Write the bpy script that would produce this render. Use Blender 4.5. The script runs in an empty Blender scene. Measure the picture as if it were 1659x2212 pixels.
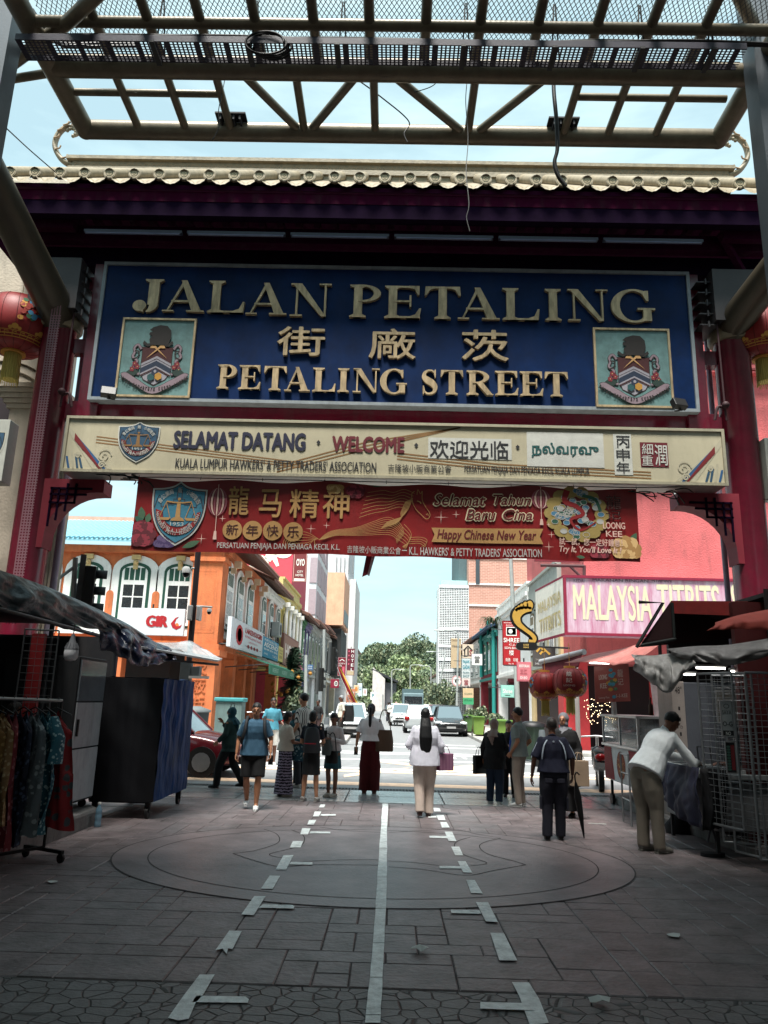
import bpy, bmesh, math, random
from mathutils import Vector, Matrix, Euler, noise
sc = bpy.context.scene
COL = sc.collection
R = math.radians
random.seed(7)
# ---------------------------------------------------------------- camera, sky, sun, exposure
F, PIT, ROL, YAW, CX, CY, H = 1642.3, 0.24526, 0.026585, -0.0161, 829.5, 1106, 1.6
def _basis():
    s, c = math.sin, math.cos
    fw = Vector((s(YAW)*c(PIT), c(YAW)*c(PIT), s(PIT))); r0 = Vector((c(YAW), -s(YAW), 0)); u0 = r0.cross(fw)
    return fw, c(ROL)*r0 + s(ROL)*u0, -s(ROL)*r0 + c(ROL)*u0
FW, RT, UP = _basis()
def ray(u, v): return FW + RT*((u-CX)/F) - UP*((v-CY)/F)
def P(u, v, Y):                      # the point of the plane y = Y seen at photo position u, v
    d = ray(u, v); t = Y/d.y; return Vector((d.x*t, Y, H+d.z*t))
def G(u, v, z=0.0):
    d = ray(u, v); t = (z-H)/d.z; return Vector((d.x*t, d.y*t, z))
def PX(u, v, X):
    d = ray(u, v); t = X/d.x; return Vector((X, d.y*t, H+d.z*t))
cam = bpy.data.cameras.new('camera'); camo = bpy.data.objects.new('camera', cam); COL.objects.link(camo)
cam.sensor_fit = 'HORIZONTAL'; cam.sensor_width = 36; cam.lens = 36*F/1659; cam.clip_start = .05; cam.clip_end = 3000
camo.matrix_world = Matrix(((RT.x, UP.x, -FW.x, 0), (RT.y, UP.y, -FW.y, 0), (RT.z, UP.z, -FW.z, H), (0, 0, 0, 1)))
sc.camera = camo
SUN_EL, SUN_AZ = R(70), R(-165)        # azimuth from +Y towards +X: high, behind the photographer
wd = bpy.data.worlds.new('World'); sc.world = wd; wd.use_nodes = True
nt = wd.node_tree; bg = nt.nodes['Background']; bg.inputs[1].default_value = 0.05
sky = nt.nodes.new('ShaderNodeTexSky'); sky.sky_type = 'NISHITA'; sky.sun_disc = False
sky.sun_elevation = SUN_EL; sky.sun_rotation = SUN_AZ; sky.air_density = 1.0; sky.dust_density = 1.5; sky.ozone_density = 1.0
tc = nt.nodes.new('ShaderNodeTexCoord'); mp = nt.nodes.new('ShaderNodeMapping'); mp.inputs['Scale'].default_value = (1.6, 1.6, 7)
nz = nt.nodes.new('ShaderNodeTexNoise'); nz.inputs['Scale'].default_value = 2.2; nz.inputs['Detail'].default_value = 7; nz.inputs['Roughness'].default_value = .55
cr = nt.nodes.new('ShaderNodeValToRGB'); cr.color_ramp.elements[0].position = .38; cr.color_ramp.elements[1].position = .72
cr.color_ramp.elements[0].color = (.55, .55, .55, 1)
mx = nt.nodes.new('ShaderNodeMix'); mx.data_type = 'RGBA'; mx.inputs[7].default_value = (6.0, 7.9, 8.2, 1)
tint = nt.nodes.new('ShaderNodeMix'); tint.data_type = 'RGBA'; tint.blend_type = 'MULTIPLY'; tint.inputs[0].default_value = 1; tint.inputs[7].default_value = (.95, 1.42, 1.22, 1)
L = nt.links.new
L(tc.outputs['Generated'], mp.inputs[0]); L(mp.outputs[0], nz.inputs['Vector']); L(nz.outputs['Fac'], cr.inputs[0])
L(sky.outputs[0], tint.inputs[6]); L(tint.outputs[2], mx.inputs[6]); L(cr.outputs[0], mx.inputs[0]); L(mx.outputs[2], bg.inputs[0])
sun = bpy.data.lights.new('sun', 'SUN'); sun.energy = 3.8; sun.angle = R(18); sun.color = (1, .96, .9)
suno = bpy.data.objects.new('sun', sun); COL.objects.link(suno)
sd = Vector((math.sin(SUN_AZ)*math.cos(SUN_EL), math.cos(SUN_AZ)*math.cos(SUN_EL), math.sin(SUN_EL)))
suno.rotation_euler = (-sd).to_track_quat('-Z', 'Y').to_euler()
sc.view_settings.view_transform = 'Standard'; sc.view_settings.look = 'None'; sc.view_settings.exposure = 1.6; sc.view_settings.gamma = 1
sc.cycles.max_bounces = 6; sc.cycles.diffuse_bounces = 3; sc.cycles.transparent_max_bounces = 12
sc.cycles.use_denoising = True
# ---------------------------------------------------------------- helpers
_M = {}
def M(name, col, rough=.7, metal=0, var=.12, ns=6, bump=.15, bs=40, spec=.4, stretch=None, emit=0, dirt=0, coat=0, bd=.01):
    """procedural paint / cloth / plaster: base colour broken up by noise, fine bump"""
    if name in _M: return _M[name]
    m = bpy.data.materials.new(name); m.use_nodes = True; n = m.node_tree; b = n.nodes['Principled BSDF']; l = n.links.new
    b.inputs['Roughness'].default_value = rough; b.inputs['Metallic'].default_value = metal; b.inputs['Specular IOR Level'].default_value = spec
    if coat: b.inputs['Coat Weight'].default_value = coat
    t = n.nodes.new('ShaderNodeTexCoord'); mp_ = n.nodes.new('ShaderNodeMapping'); l(t.outputs['Object'], mp_.inputs[0])
    if stretch: mp_.inputs['Scale'].default_value = stretch
    q = n.nodes.new('ShaderNodeTexNoise'); q.inputs['Scale'].default_value = ns; q.inputs['Detail'].default_value = 6; q.inputs['Roughness'].default_value = .65
    l(mp_.outputs[0], q.inputs['Vector'])
    r = n.nodes.new('ShaderNodeMapRange'); r.inputs[1].default_value = .3; r.inputs[2].default_value = .7
    r.inputs[3].default_value = 1-var; r.inputs[4].default_value = 1+var*.7; l(q.outputs['Fac'], r.inputs[0])
    x = n.nodes.new('ShaderNodeMix'); x.data_type = 'RGBA'; x.blend_type = 'MULTIPLY'; x.inputs[0].default_value = 1
    x.inputs[6].default_value = (*col, 1); l(r.outputs[0], x.inputs[7]); out = x.outputs[2]
    if dirt:
        q3 = n.nodes.new('ShaderNodeTexNoise'); q3.inputs['Scale'].default_value = 2.3; q3.inputs['Detail'].default_value = 8; q3.inputs['Roughness'].default_value = .75
        mp3 = n.nodes.new('ShaderNodeMapping'); mp3.inputs['Scale'].default_value = (2, 2, .35); l(t.outputs['Object'], mp3.inputs[0]); l(mp3.outputs[0], q3.inputs['Vector'])
        r3 = n.nodes.new('ShaderNodeMapRange'); r3.inputs[1].default_value = .5; r3.inputs[2].default_value = .72; r3.inputs[4].default_value = dirt; l(q3.outputs['Fac'], r3.inputs[0])
        y = n.nodes.new('ShaderNodeMix'); y.data_type = 'RGBA'; l(r3.outputs[0], y.inputs[0]); l(out, y.inputs[6]); y.inputs[7].default_value = (.05, .045, .04, 1); out = y.outputs[2]
    l(out, b.inputs['Base Color'])
    if emit: l(out, b.inputs['Emission Color']); b.inputs['Emission Strength'].default_value = emit
    if bump:
        q2 = n.nodes.new('ShaderNodeTexNoise'); q2.inputs['Scale'].default_value = bs; q2.inputs['Detail'].default_value = 4
        l(mp_.outputs[0], q2.inputs['Vector'])
        bp = n.nodes.new('ShaderNodeBump'); bp.inputs['Strength'].default_value = bump; bp.inputs['Distance'].default_value = bd
        l(q2.outputs['Fac'], bp.inputs['Height']); l(bp.outputs[0], b.inputs['Normal'])
    _M[name] = m; return m
def srgb(h):
    h = h.lstrip('#'); return tuple((lambda c: c/12.92 if c <= .04045 else ((c+.055)/1.055)**2.4)(int(h[i:i+2], 16)/255) for i in (0, 2, 4))
def C(h, **k):                         # plain paint from a hex colour
    return M(('paint_'+h if not k else 'paint_'+h+'_'+str(sorted(k.items()))), srgb(h), **k)
def add_brick(m, sx, sy, mortar, ms=.02, cols=None):
    n = m.node_tree; b = n.nodes['Principled BSDF']; l = n.links.new
    return n, b, l
class MB:
    def __init__(s): s.v = []; s.f = []; s.m = []; s.s = []
    def add(s, vs, fs, m=0, sm=False):
        o = len(s.v); s.v += [tuple(p) for p in vs]; s.f += [tuple(i+o for i in f) for f in fs]; s.m += [m]*len(fs); s.s += [sm]*len(fs); return s
    def box(s, lo, hi, m=0, rz=0, piv=None):
        x0, y0, z0 = lo; x1, y1, z1 = hi
        vs = [(x0, y0, z0), (x1, y0, z0), (x1, y1, z0), (x0, y1, z0), (x0, y0, z1), (x1, y0, z1), (x1, y1, z1), (x0, y1, z1)]
        if rz:
            p = piv or ((x0+x1)/2, (y0+y1)/2); c, n = math.cos(rz), math.sin(rz)
            vs = [(p[0]+(x-p[0])*c-(y-p[1])*n, p[1]+(x-p[0])*n+(y-p[1])*c, z) for x, y, z in vs]
        return s.add(vs, [(0, 3, 2, 1), (4, 5, 6, 7), (0, 1, 5, 4), (1, 2, 6, 5), (2, 3, 7, 6), (3, 0, 4, 7)], m)
    def cb(s, c, d, m=0, rz=0): return s.box([c[i]-d[i]/2 for i in range(3)], [c[i]+d[i]/2 for i in range(3)], m, rz)
    def beam(s, a, b, w, h, m=0):      # square bar from a to b
        a = Vector(a); b = Vector(b); d = (b-a).normalized(); x = d.cross(Vector((0, 0, 1)))
        if x.length < 1e-3: x = Vector((1, 0, 0))
        x.normalize(); z = x.cross(d); vs = []
        for p in (a, b):
            for i, j in ((-1, -1), (1, -1), (1, 1), (-1, 1)): vs.append(p + x*(i*w/2) + z*(j*h/2))
        return s.add(vs, [(0, 1, 2, 3), (7, 6, 5, 4), (0, 4, 5, 1), (1, 5, 6, 2), (2, 6, 7, 3), (3, 7, 4, 0)], m)
    def tube(s, pts, r, n=8, m=0, cap=True, sm=True, flat=1.0):
        pts = [Vector(p) for p in pts]; k = len(pts); rs = r if isinstance(r, (list, tuple)) else [r]*k
        d = (pts[1]-pts[0]).normalized(); up = Vector((0, 0, 1)) if abs(d.z) < .95 else Vector((1, 0, 0)); x = d.cross(up).normalized(); vs = []; fs = []
        for i, p in enumerate(pts):
            d = (pts[min(i+1, k-1)]-pts[max(i-1, 0)]).normalized(); x = (x-d*x.dot(d)).normalized(); y = d.cross(x)
            for j in range(n):
                a = 2*math.pi*j/n; vs.append(p + x*(math.cos(a)*rs[i]) + y*(math.sin(a)*rs[i]*flat))
        for i in range(k-1):
            for j in range(n): q = (j+1) % n; fs.append((i*n+j, i*n+q, (i+1)*n+q, (i+1)*n+j))
        s.add(vs, fs, m, sm)
        if cap: s.add(vs[:n], [tuple(range(n))[::-1]], m); s.add(vs[-n:], [tuple(range(n))], m)
        return s
    def lathe(s, prof, c=(0, 0, 0), n=20, m=0, sm=True, sx=1, sy=1):
        vs = []; fs = []; k = len(prof)
        for r, z in prof:
            for j in range(n): a = 2*math.pi*j/n; vs.append((c[0]+r*sx*math.cos(a), c[1]+r*sy*math.sin(a), c[2]+z))
        for i in range(k-1):
            for j in range(n): q = (j+1) % n; fs.append((i*n+j, i*n+q, (i+1)*n+q, (i+1)*n+j))
        s.add(vs, fs, m, sm); s.add(vs[:n], [tuple(range(n))[::-1]], m); s.add(vs[-n:], [tuple(range(n))], m); return s
    def ball(s, c, r, m=0, nu=14, nv=10, mat=None):
        r = (r, r, r) if not isinstance(r, (tuple, list)) else r; vs = []; fs = []
        for i in range(1, nv):
            t = math.pi*i/nv
            for j in range(nu):
                a = 2*math.pi*j/nu; p = Vector((r[0]*math.sin(t)*math.cos(a), r[1]*math.sin(t)*math.sin(a), r[2]*math.cos(t)))
                if mat: p = mat @ p
                vs.append(p+Vector(c))
        a = Vector((0, 0, r[2])); b = -a
        if mat: a = mat @ a; b = mat @ b
        vs += [a+Vector(c), b+Vector(c)]; T = len(vs)-2
        for i in range(nv-2):
            for j in range(nu): q = (j+1) % nu; fs.append((i*nu+j, (i+1)*nu+j, (i+1)*nu+q, i*nu+q))
        for j in range(nu): q = (j+1) % nu; fs.append((T, j, q)); fs.append((T+1, (nv-2)*nu+q, (nv-2)*nu+j))
        return s.add(vs, fs, m, True)
    def loft(s, rings, n=18, m=0, cap=True, sm=True):   # rings: (x, y, z, rx, ry)
        vs = []; fs = []; k = len(rings)
        for x, y, z, rx, ry in rings:
            for j in range(n): a = 2*math.pi*j/n; vs.append((x+rx*math.cos(a), y+ry*math.sin(a), z))
        for i in range(k-1):
            for j in range(n): q = (j+1) % n; fs.append((i*n+j, i*n+q, (i+1)*n+q, (i+1)*n+j))
        s.add(vs, fs, m, sm)
        if cap: s.add(vs[:n], [tuple(range(n))[::-1]], m); s.add(vs[-n:], [tuple(range(n))], m)
        return s
    def prism(s, poly, fr, d0, d1, m=0, side=True):  # 2D polygon in frame fr(a,b,c) between depths
        n = len(poly); vs = [fr(a, b, d0) for a, b in poly]+[fr(a, b, d1) for a, b in poly]
        fs = [tuple(range(n, 2*n))]
        if side: fs += [tuple(range(n))[::-1]]+[(i, (i+1) % n, n+(i+1) % n, n+i) for i in range(n)]
        return s.add(vs, fs, m)
    def flat(s, poly, fr, d, m=0): return s.prism(poly, fr, 0, d, m, side=False) if False else s.add([fr(a, b, d) for a, b in poly], [tuple(range(len(poly)))], m)
    def build(s, name, mats, parent=None, bevel=0, solid=0, smooth=None):
        me = bpy.data.meshes.new(name); me.from_pydata(s.v, [], s.f)
        if not isinstance(mats, (list, tuple)): mats = [mats]
        for m in mats: me.materials.append(m)
        me.polygons.foreach_set('material_index', s.m); me.polygons.foreach_set('use_smooth', s.s if smooth is None else [smooth]*len(s.f)); me.update()
        o = bpy.data.objects.new(name, me); COL.objects.link(o)
        if parent is not None: o.parent = parent
        if solid: q = o.modifiers.new('s', 'SOLIDIFY'); q.thickness = solid; q.offset = 0
        if bevel: q = o.modifiers.new('b', 'BEVEL'); q.width = bevel; q.segments = 2; q.limit_method = 'ANGLE'
        return o
def th(name, label, cat, loc=(0, 0, 0), rz=0, group=None):
    o = bpy.data.objects.new(name, None); COL.objects.link(o); o.location = loc; o.rotation_euler = (0, 0, rz); o['label'] = label; o['category'] = cat
    o.empty_display_size = .1
    if group: o['group'] = group
    return o
def tag(o, label, cat, group=None, kind=None):
    if label: o['label'] = label
    if cat: o['category'] = cat
    if group: o['group'] = group
    if kind: o['kind'] = kind
    return o
def kids(o): return [c for c in bpy.data.objects if c.parent == o]
def clone(o, loc=None, rz=None, label=None, parent=None, group=None, sc_=None):
    c = o.copy(); COL.objects.link(c); c.parent = parent
    if loc is not None: c.location = loc
    if rz is not None: c.rotation_euler = (0, 0, rz)
    if sc_: c.scale = sc_
    if label: c['label'] = label
    if group: c['group'] = group
    for k in kids(o): clone(k, parent=c)
    return c
_T = {}
def glyphs(s, bold=0., shear=0.):
    k = (s, bold, shear)
    if k not in _T:
        t = bpy.data.curves.new('t', 'FONT'); t.body = s; t.offset = bold; t.shear = shear; t.resolution_u = 3
        o = bpy.data.objects.new('t', t); COL.objects.link(o)
        me = bpy.data.meshes.new_from_object(o.evaluated_get(bpy.context.evaluated_depsgraph_get())) if False else None
        bpy.context.view_layer.update(); e = o.evaluated_get(bpy.context.evaluated_depsgraph_get()); me = e.to_mesh()
        vs = [(v.co.x, v.co.y) for v in me.vertices]; fs = [tuple(p.vertices) for p in me.polygons]
        e.to_mesh_clear(); bpy.data.objects.remove(o); bpy.data.curves.remove(t)
        # all faces wound counter-clockwise
        def ar(f): return sum(vs[f[i]][0]*vs[f[(i+1) % len(f)]][1]-vs[f[(i+1) % len(f)]][0]*vs[f[i]][1] for i in range(len(f)))
        fs = [f if ar(f) > 0 else f[::-1] for f in fs]; _T[k] = (vs, fs)
    return _T[k]
def text(mb, s, fr, x0, y0, x1, y1, d=.003, m=0, bold=0., thick=0, shear=0., fit=True):
    """letters of s stretched to the rectangle x0..x1, y0..y1 of frame fr, at depth d"""
    if bold > 0:      # thicken by overlaid copies a hair apart in depth
        e = bold*(.35 if any(ord(c) > 0x2e80 for c in s) else .75)*(y1-y0); x0 += e; x1 -= e; y0 += e; y1 -= e
        for i, (a, b) in enumerate(((0, 0), (-e, 0), (e, 0), (0, -e), (0, e))): text(mb, s, fr, x0+a, y0+b, x1+a, y1+b, d+i*.0003, m, 0, thick, shear)
        return
    vs, fs = glyphs(s, bold, shear)
    if not vs: return
    a0 = min(p[0] for p in vs); a1 = max(p[0] for p in vs); b0 = min(p[1] for p in vs); b1 = max(p[1] for p in vs)
    q = [(x0+(a-a0)/(a1-a0)*(x1-x0), y0+(b-b0)/(b1-b0)*(y1-y0)) for a, b in vs]
    mb.add([fr(a, b, d) for a, b in q], fs, m)
    if thick:
        ec = {}
        for f in fs:
            for i in range(len(f)): e = (f[i], f[(i+1) % len(f)]); ec[e] = 1
        ed = [e for e in ec if (e[1], e[0]) not in ec]; n = len(q)
        mb.add([fr(a, b, d) for a, b in q]+[fr(a, b, d-thick) for a, b in q], [(e[1], e[0], e[0]+n, e[1]+n) for e in ed], m)
def arctext(mb, s, fr, cx, cy, r, a0, a1, h, d=.003, m=0, bold=0., wf=.8, up=True):
    """characters along an arc, angles in degrees (90 = top), reading a0 -> a1"""
    n = len(s)
    for i, ch in enumerate(s):
        if ch == ' ': continue
        a = R(a0+(a1-a0)*(i/(n-1) if n > 1 else .5)); px, py = cx+r*math.cos(a), cy+r*math.sin(a); rot = a-math.pi/2 if up else a+math.pi/2
        w = h*wf*(.35 if ch in "I'.1" else 1); c_, s_ = math.cos(rot), math.sin(rot)
        f2 = lambda x, y, dd, px=px, py=py, c_=c_, s_=s_: fr(px+x*c_-y*s_, py+x*s_+y*c_, dd)
        text(mb, ch, f2, -w/2, -h/2, w/2, h/2 if ch != '.' else -h/4, d, m, bold)
def frame(o, ax, ay, nrm=None):        # 3D frame with origin o, axes ax, ay, depth along the normal
    o = Vector(o); ax = Vector(ax).normalized(); ay = Vector(ay).normalized(); n = Vector(nrm).normalized() if nrm else ax.cross(ay)
    return lambda a, b, c=0: o+ax*a+ay*b+n*c
def front(Y): return lambda a, b, c=0: Vector((a, Y-c, b))           # faces the photographer: a = x, b = z
def sideL(X): return lambda a, b, c=0: Vector((X+c, a, b))            # faces +x, a = y (left row of the street)
def sideR(X): return lambda a, b, c=0: Vector((X-c, a, b))            # faces -x
def circ(cx, cy, rx, ry=None, n=24, a0=0, a1=360):
    ry = rx if ry is None else ry; e = n if a1-a0 >= 360 else n+1
    return [(cx+rx*math.cos(R(a0+(a1-a0)*i/n)), cy+ry*math.sin(R(a0+(a1-a0)*i/n))) for i in range(e)]
def rect(x0, y0, x1, y1): return [(x0, y0), (x1, y0), (x1, y1), (x0, y1)]
def ribbon(mb, pts, w, fr, d, m=0, closed=False):     # flat line of width w (number or list)
    pts = [Vector(p) for p in pts]; n = len(pts); L_ = []; R_ = []
    for i, p in enumerate(pts):
        a = pts[(i-1) % n if closed else max(i-1, 0)]; b = pts[(i+1) % n if closed else min(i+1, n-1)]; t = b-a
        t = t.normalized() if t.length > 1e-9 else Vector((1, 0)); nn = Vector((-t.y, t.x)); ww = (w[i] if isinstance(w, (list, tuple)) else w)/2
        L_.append(p+nn*ww); R_.append(p-nn*ww)
    vs = [fr(q.x, q.y, d) for q in L_]+[fr(q.x, q.y, d) for q in R_]
    mb.add(vs, [(n+i, n+(i+1) % n, (i+1) % n, i) for i in range(n if closed else n-1)], m)
def spline(pts, k=6):                  # Catmull-Rom through 2D/3D points
    pts = [Vector(p) for p in pts]; out = []
    for i in range(len(pts)-1):
        p0, p1, p2, p3 = pts[max(i-1, 0)], pts[i], pts[i+1], pts[min(i+2, len(pts)-1)]
        for j in range(k):
            t = j/k; out.append(.5*((2*p1)+(p2-p0)*t+(2*p0-5*p1+4*p2-p3)*t*t+(3*p1-p0-3*p2+p3)*t**3))
    return out+[pts[-1]]
WHITE = C('e8e8e4', rough=.5); BLACK = C('0d0d0f', rough=.5); DGREY = C('26282b', rough=.6); STEEL = M('galvanised_steel', (.42, .43, .44), .35, .8, bump=.05)
GLASS_D = M('dark_glass', (.02, .025, .03), .08, 0, var=.3, bump=0, spec=.8)
# ================================================================ ground
def struct(name, mb, mats, **k): return tag(mb.build(name, mats, **k), None, None, kind='structure')
GR = M('mortar_joint', (.055, .05, .05), .9, bump=.5)
SL = [M('stamped_concrete_%s' % k, c, .5, var=.42, ns=3.4, bump=.8, bs=22, dirt=.6, spec=.4, bd=.012) for k, c in (('rose', (.180, .146, .148)), ('grey', (.175, .150, .152)), ('brown', (.165, .132, .133)))]
RINGM = M('smooth_stamped_concrete', (.195, .16, .163), .45, var=.35, ns=1.8, bump=.4, bs=30, dirt=.35, bd=.01)
CONC = M('wet_concrete', (.30, .31, .31), .22, var=.3, ns=1.5, bump=.35, bs=18, dirt=.35, spec=.6)
ASPH = M('asphalt', (.20, .205, .21), .55, var=.2, ns=3, bump=.6, bs=60, dirt=.15)
PAINT = M('worn_road_paint', (.74, .78, .77), .5, var=.25, ns=14, bump=.5, bs=60, dirt=.55)
PAINTW = M('white_road_paint', (.75, .76, .75), .5, var=.12, dirt=.3)
PAINTO = M('faded_orange_road_paint', (.75, .52, .36), .6, var=.2, dirt=.3)
KERB = M('kerb_concrete', (.17, .165, .16), .8, var=.35, ns=4, bump=.8, bs=20, dirt=.6)
PAVE = M('far_pavement', (.36, .35, .33), .6, var=.2, ns=2, dirt=.3)
g = MB(); g.box((-900, -60, -1.2), (900, 1500, -.06)); struct('ground', g, M('far_ground', (.2, .2, .19), .9))
g = MB(); g.box((-12, -12, -.05), (12, 13.24, -.007)); struct('plaza_base', g, GR)
# slabs of many sizes, as cast
g = MB(); U = .215; NX, NY = 84, 39; used = set(); rnd = random.Random(3); RC = (-.16, 8.72); RA, RB = 2.70, 2.06
sizes = [(2, 1), (1, 2), (2, 2), (3, 2), (2, 3), (1, 1), (3, 1), (2, 2)]
for j in range(NY):
    for i in range(NX):
        if (i, j) in used: continue
        ss = sizes[:]; rnd.shuffle(ss)
        for a, b in ss+[(1, 1)]:
            cells = [(i+p, j+q) for p in range(a) for q in range(b)]
            if any(c in used or c[0] >= NX or c[1] >= NY for c in cells): continue
            used.update(cells); e = .009; x0 = -9.03+i*U+e; x1 = -9.03+(i+a)*U-e; y0 = 4.93+j*U*.99+e; y1 = 4.93+(j+b)*U*.99-e; y1 = min(y1, 13.23)
            if y1-y0 < .02: break
            mxr = ((x0+x1)/2-RC[0])/RA, ((y0+y1)/2-RC[1])/RB
            if mxr[0]**2+mxr[1]**2 < .86: break
            w = lambda: rnd.uniform(-.004, .004); o = .006; m_ = rnd.choice((0, 0, 1, 2)); z = rnd.uniform(-.0012, .0012)
            vs = [(x0+w(), y0+w(), z), (x1+w(), y0+w(), z), (x1+w(), y1+w(), z), (x0+w(), y1+w(), z)]
            lo = [(x0-o, y0-o, -.0068), (x1+o, y0-o, -.0068), (x1+o, y1+o, -.0068), (x0-o, y1+o, -.0068)]
            g.add(vs+lo, [(0, 1, 2, 3), (0, 4, 5, 1), (1, 5, 6, 2), (2, 6, 7, 3), (3, 7, 4, 0)], m_); break
struct('plaza_paving', g, SL)
flo = lambda z: (lambda a, b, c=0: Vector((a, b, z+c)))
g = MB(); g.prism(circ(*RC, RA, RB, 96), flo(0), -.0065, .0035)
struct('plaza_ring', g, RINGM)
g = MB(); ribbon(g, circ(*RC, RA, RB, 120), .016, flo(0), .0062, closed=True); ribbon(g, circ(*RC, RA-.36, RB-.30, 120), .013, flo(0), .0062, closed=True)
def gl(pts, ox, oy, w=.013, s=.5):
    q = [G(x*s+ox, y*s+oy) for x, y in pts]; ribbon(g, spline([(p.x, p.y) for p in q], 5), w, flo(0), .0064)
gl([(1140, 197), (1190, 215), (1208, 240), (1190, 262), (1100, 290), (1005, 303)], 0, 1693.5)
gl([(1005, 303), (1195, 358), (1350, 351), (1650, 353)], 0, 1693.5)
gl([(1258, 200), (1305, 220), (1315, 245), (1290, 272), (1165, 305), (1220, 322)], 0, 1693.5)
gl([(1380, 188), (1500, 203), (1650, 212)], 0, 1693.5); gl([(1265, 340), (1480, 330), (1650, 330)], 0, 1693.5)
gl([(20, 335), (130, 342), (280, 360), (345, 370)], 829.5, 1693.5); gl([(20, 360), (170, 372), (350, 397), (480, 375), (612, 352)], 829.5, 1693.5)
gl([(612, 352), (560, 335), (480, 315), (430, 295), (413, 268), (445, 250), (505, 236)], 829.5, 1693.5); gl([(505, 236), (400, 218), (290, 198), (20, 212)], 829.5, 1693.5)
gl([(373, 232), (320, 248), (305, 272), (350, 310), (444, 343), (375, 355)], 829.5, 1693.5)
struct('ring_grooves', g, GR)
# fan cobbles in the foreground
m = M('fan_cobbles', (.15, .145, .145), .55, var=.3, ns=5, bump=.6, bs=40, dirt=.4); n = m.node_tree; b = n.nodes['Principled BSDF']
t = n.nodes.new('ShaderNodeTexCoord'); nn = n.nodes.new('ShaderNodeTexNoise'); nn.inputs['Scale'].default_value = 1.3
va = n.nodes.new('ShaderNodeVectorMath'); va.operation = 'MULTIPLY_ADD'; va.inputs[1].default_value = (.25, .25, 0)
vo = n.nodes.new('ShaderNodeTexVoronoi'); vo.feature = 'DISTANCE_TO_EDGE'; vo.inputs['Scale'].default_value = 8.6; vo.inputs['Randomness'].default_value = .62
mr = n.nodes.new('ShaderNodeMapRange'); mr.inputs[1].default_value = .0; mr.inputs[2].default_value = .06
l = n.links.new; l(t.outputs['Object'], nn.inputs['Vector']); l(nn.outputs['Color'], va.inputs[0]); l(t.outputs['Object'], va.inputs[2]); l(va.outputs[0], vo.inputs['Vector']); l(vo.outputs['Distance'], mr.inputs[0])
old = b.inputs['Base Color'].links[0].from_socket; mm = n.nodes.new('ShaderNodeMix'); mm.data_type = 'RGBA'; mm.inputs[6].default_value = (.055, .052, .05, 1); l(old, mm.inputs[7]); l(mr.outputs[0], mm.inputs[0]); l(mm.outputs[2], b.inputs['Base Color'])
bp = n.nodes.new('ShaderNodeBump'); bp.inputs['Strength'].default_value = .8; bp.inputs['Distance'].default_value = .02; l(mr.outputs[0], bp.inputs['Height']); l(b.inputs['Normal'].links[0].from_socket, bp.inputs['Normal']); l(bp.outputs[0], b.inputs['Normal'])
g = MB(); g.box((-9.05, -10, -.006), (9.05, 4.90, 0)); struct('cobbled_paving', g, m)
g = MB(); g.box((-9, 13.245, -.05), (9, 14.98, .004)); struct('crossing_apron', g, CONC)
g = MB()
for x in (-7.6, -5.8, -4.1, -2.55, -.75, .9, 2.35, 3.6, 5.3, 7): g.add([(x, 13.25, .0075), (x+.02, 13.25, .0075), (x+.02, 14.97, .0075), (x, 14.97, .0075)], [(0, 1, 2, 3)])
g.add([(-9, 14.12, .0079), (9, 14.05, .0079), (9, 14.07, .0079), (-9, 14.14, .0079)], [(0, 1, 2, 3)]); struct('apron_joints', g, GR)
g = MB(); g.box((-9, 14.985, -.04), (9, 15.27, -.01))
for k in range(300): g.box((-8.9+k*.06, 15.0, -.008), (-8.875+k*.06, 15.25, .006), 1)
for k in range(9): g.box((-8.9+k*2.1, 14.99, .001), (-8.82+k*2.1, 15.26, .009), 2)
g.box((-9, 14.985, .0), (9, 15.0, .0085), 2); g.box((-9, 15.25, .0), (9, 15.268, .0085), 2)
struct('drain_grating', g, [BLACK, M('grating_iron', (.09, .1, .1), .5, .5), KERB])
g = MB(); g.box((-300, 15.275, -.05), (300, 500, .002)); struct('road', g, ASPH)
# painted lines on the plaza
g = MB()
QN = [0]
def q4(pts, z=.009, m=0):
    QN[0] += 1; z += .0007*(QN[0] % 5); p = [G(u, v) for u, v in pts]; g.add([(a.x, a.y, z) for a in p], [tuple(range(len(p)))], m)
def hexp(*pp): return pp
e = [(826, 1737), (822, 1800), (817, 1870), (812, 1950), (806, 2040), (797, 2130), (787, 2230)]; f_ = [(838, 1737), (836, 1800), (836, 1870), (834, 1950), (830, 2040), (826, 2130), (820, 2230)]
rnd = random.Random(5); A_ = []; B_ = []
for k in range(len(e)-1):
    for t in range(6):
        s = t/6; A_.append((e[k][0]+(e[k+1][0]-e[k][0])*s+rnd.uniform(-.6, .6), e[k][1]+(e[k+1][1]-e[k][1])*s)); B_.append((f_[k][0]+(f_[k+1][0]-f_[k][0])*s+rnd.uniform(-.6, .6), f_[k][1]+(f_[k+1][1]-f_[k][1])*s))
for k in range(len(A_)-1): q4([A_[k+1], B_[k+1], B_[k], A_[k]])
s_ = lambda pts, ox: [(x*.5+ox, y*.5+1693.5) for x, y in pts]
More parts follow.
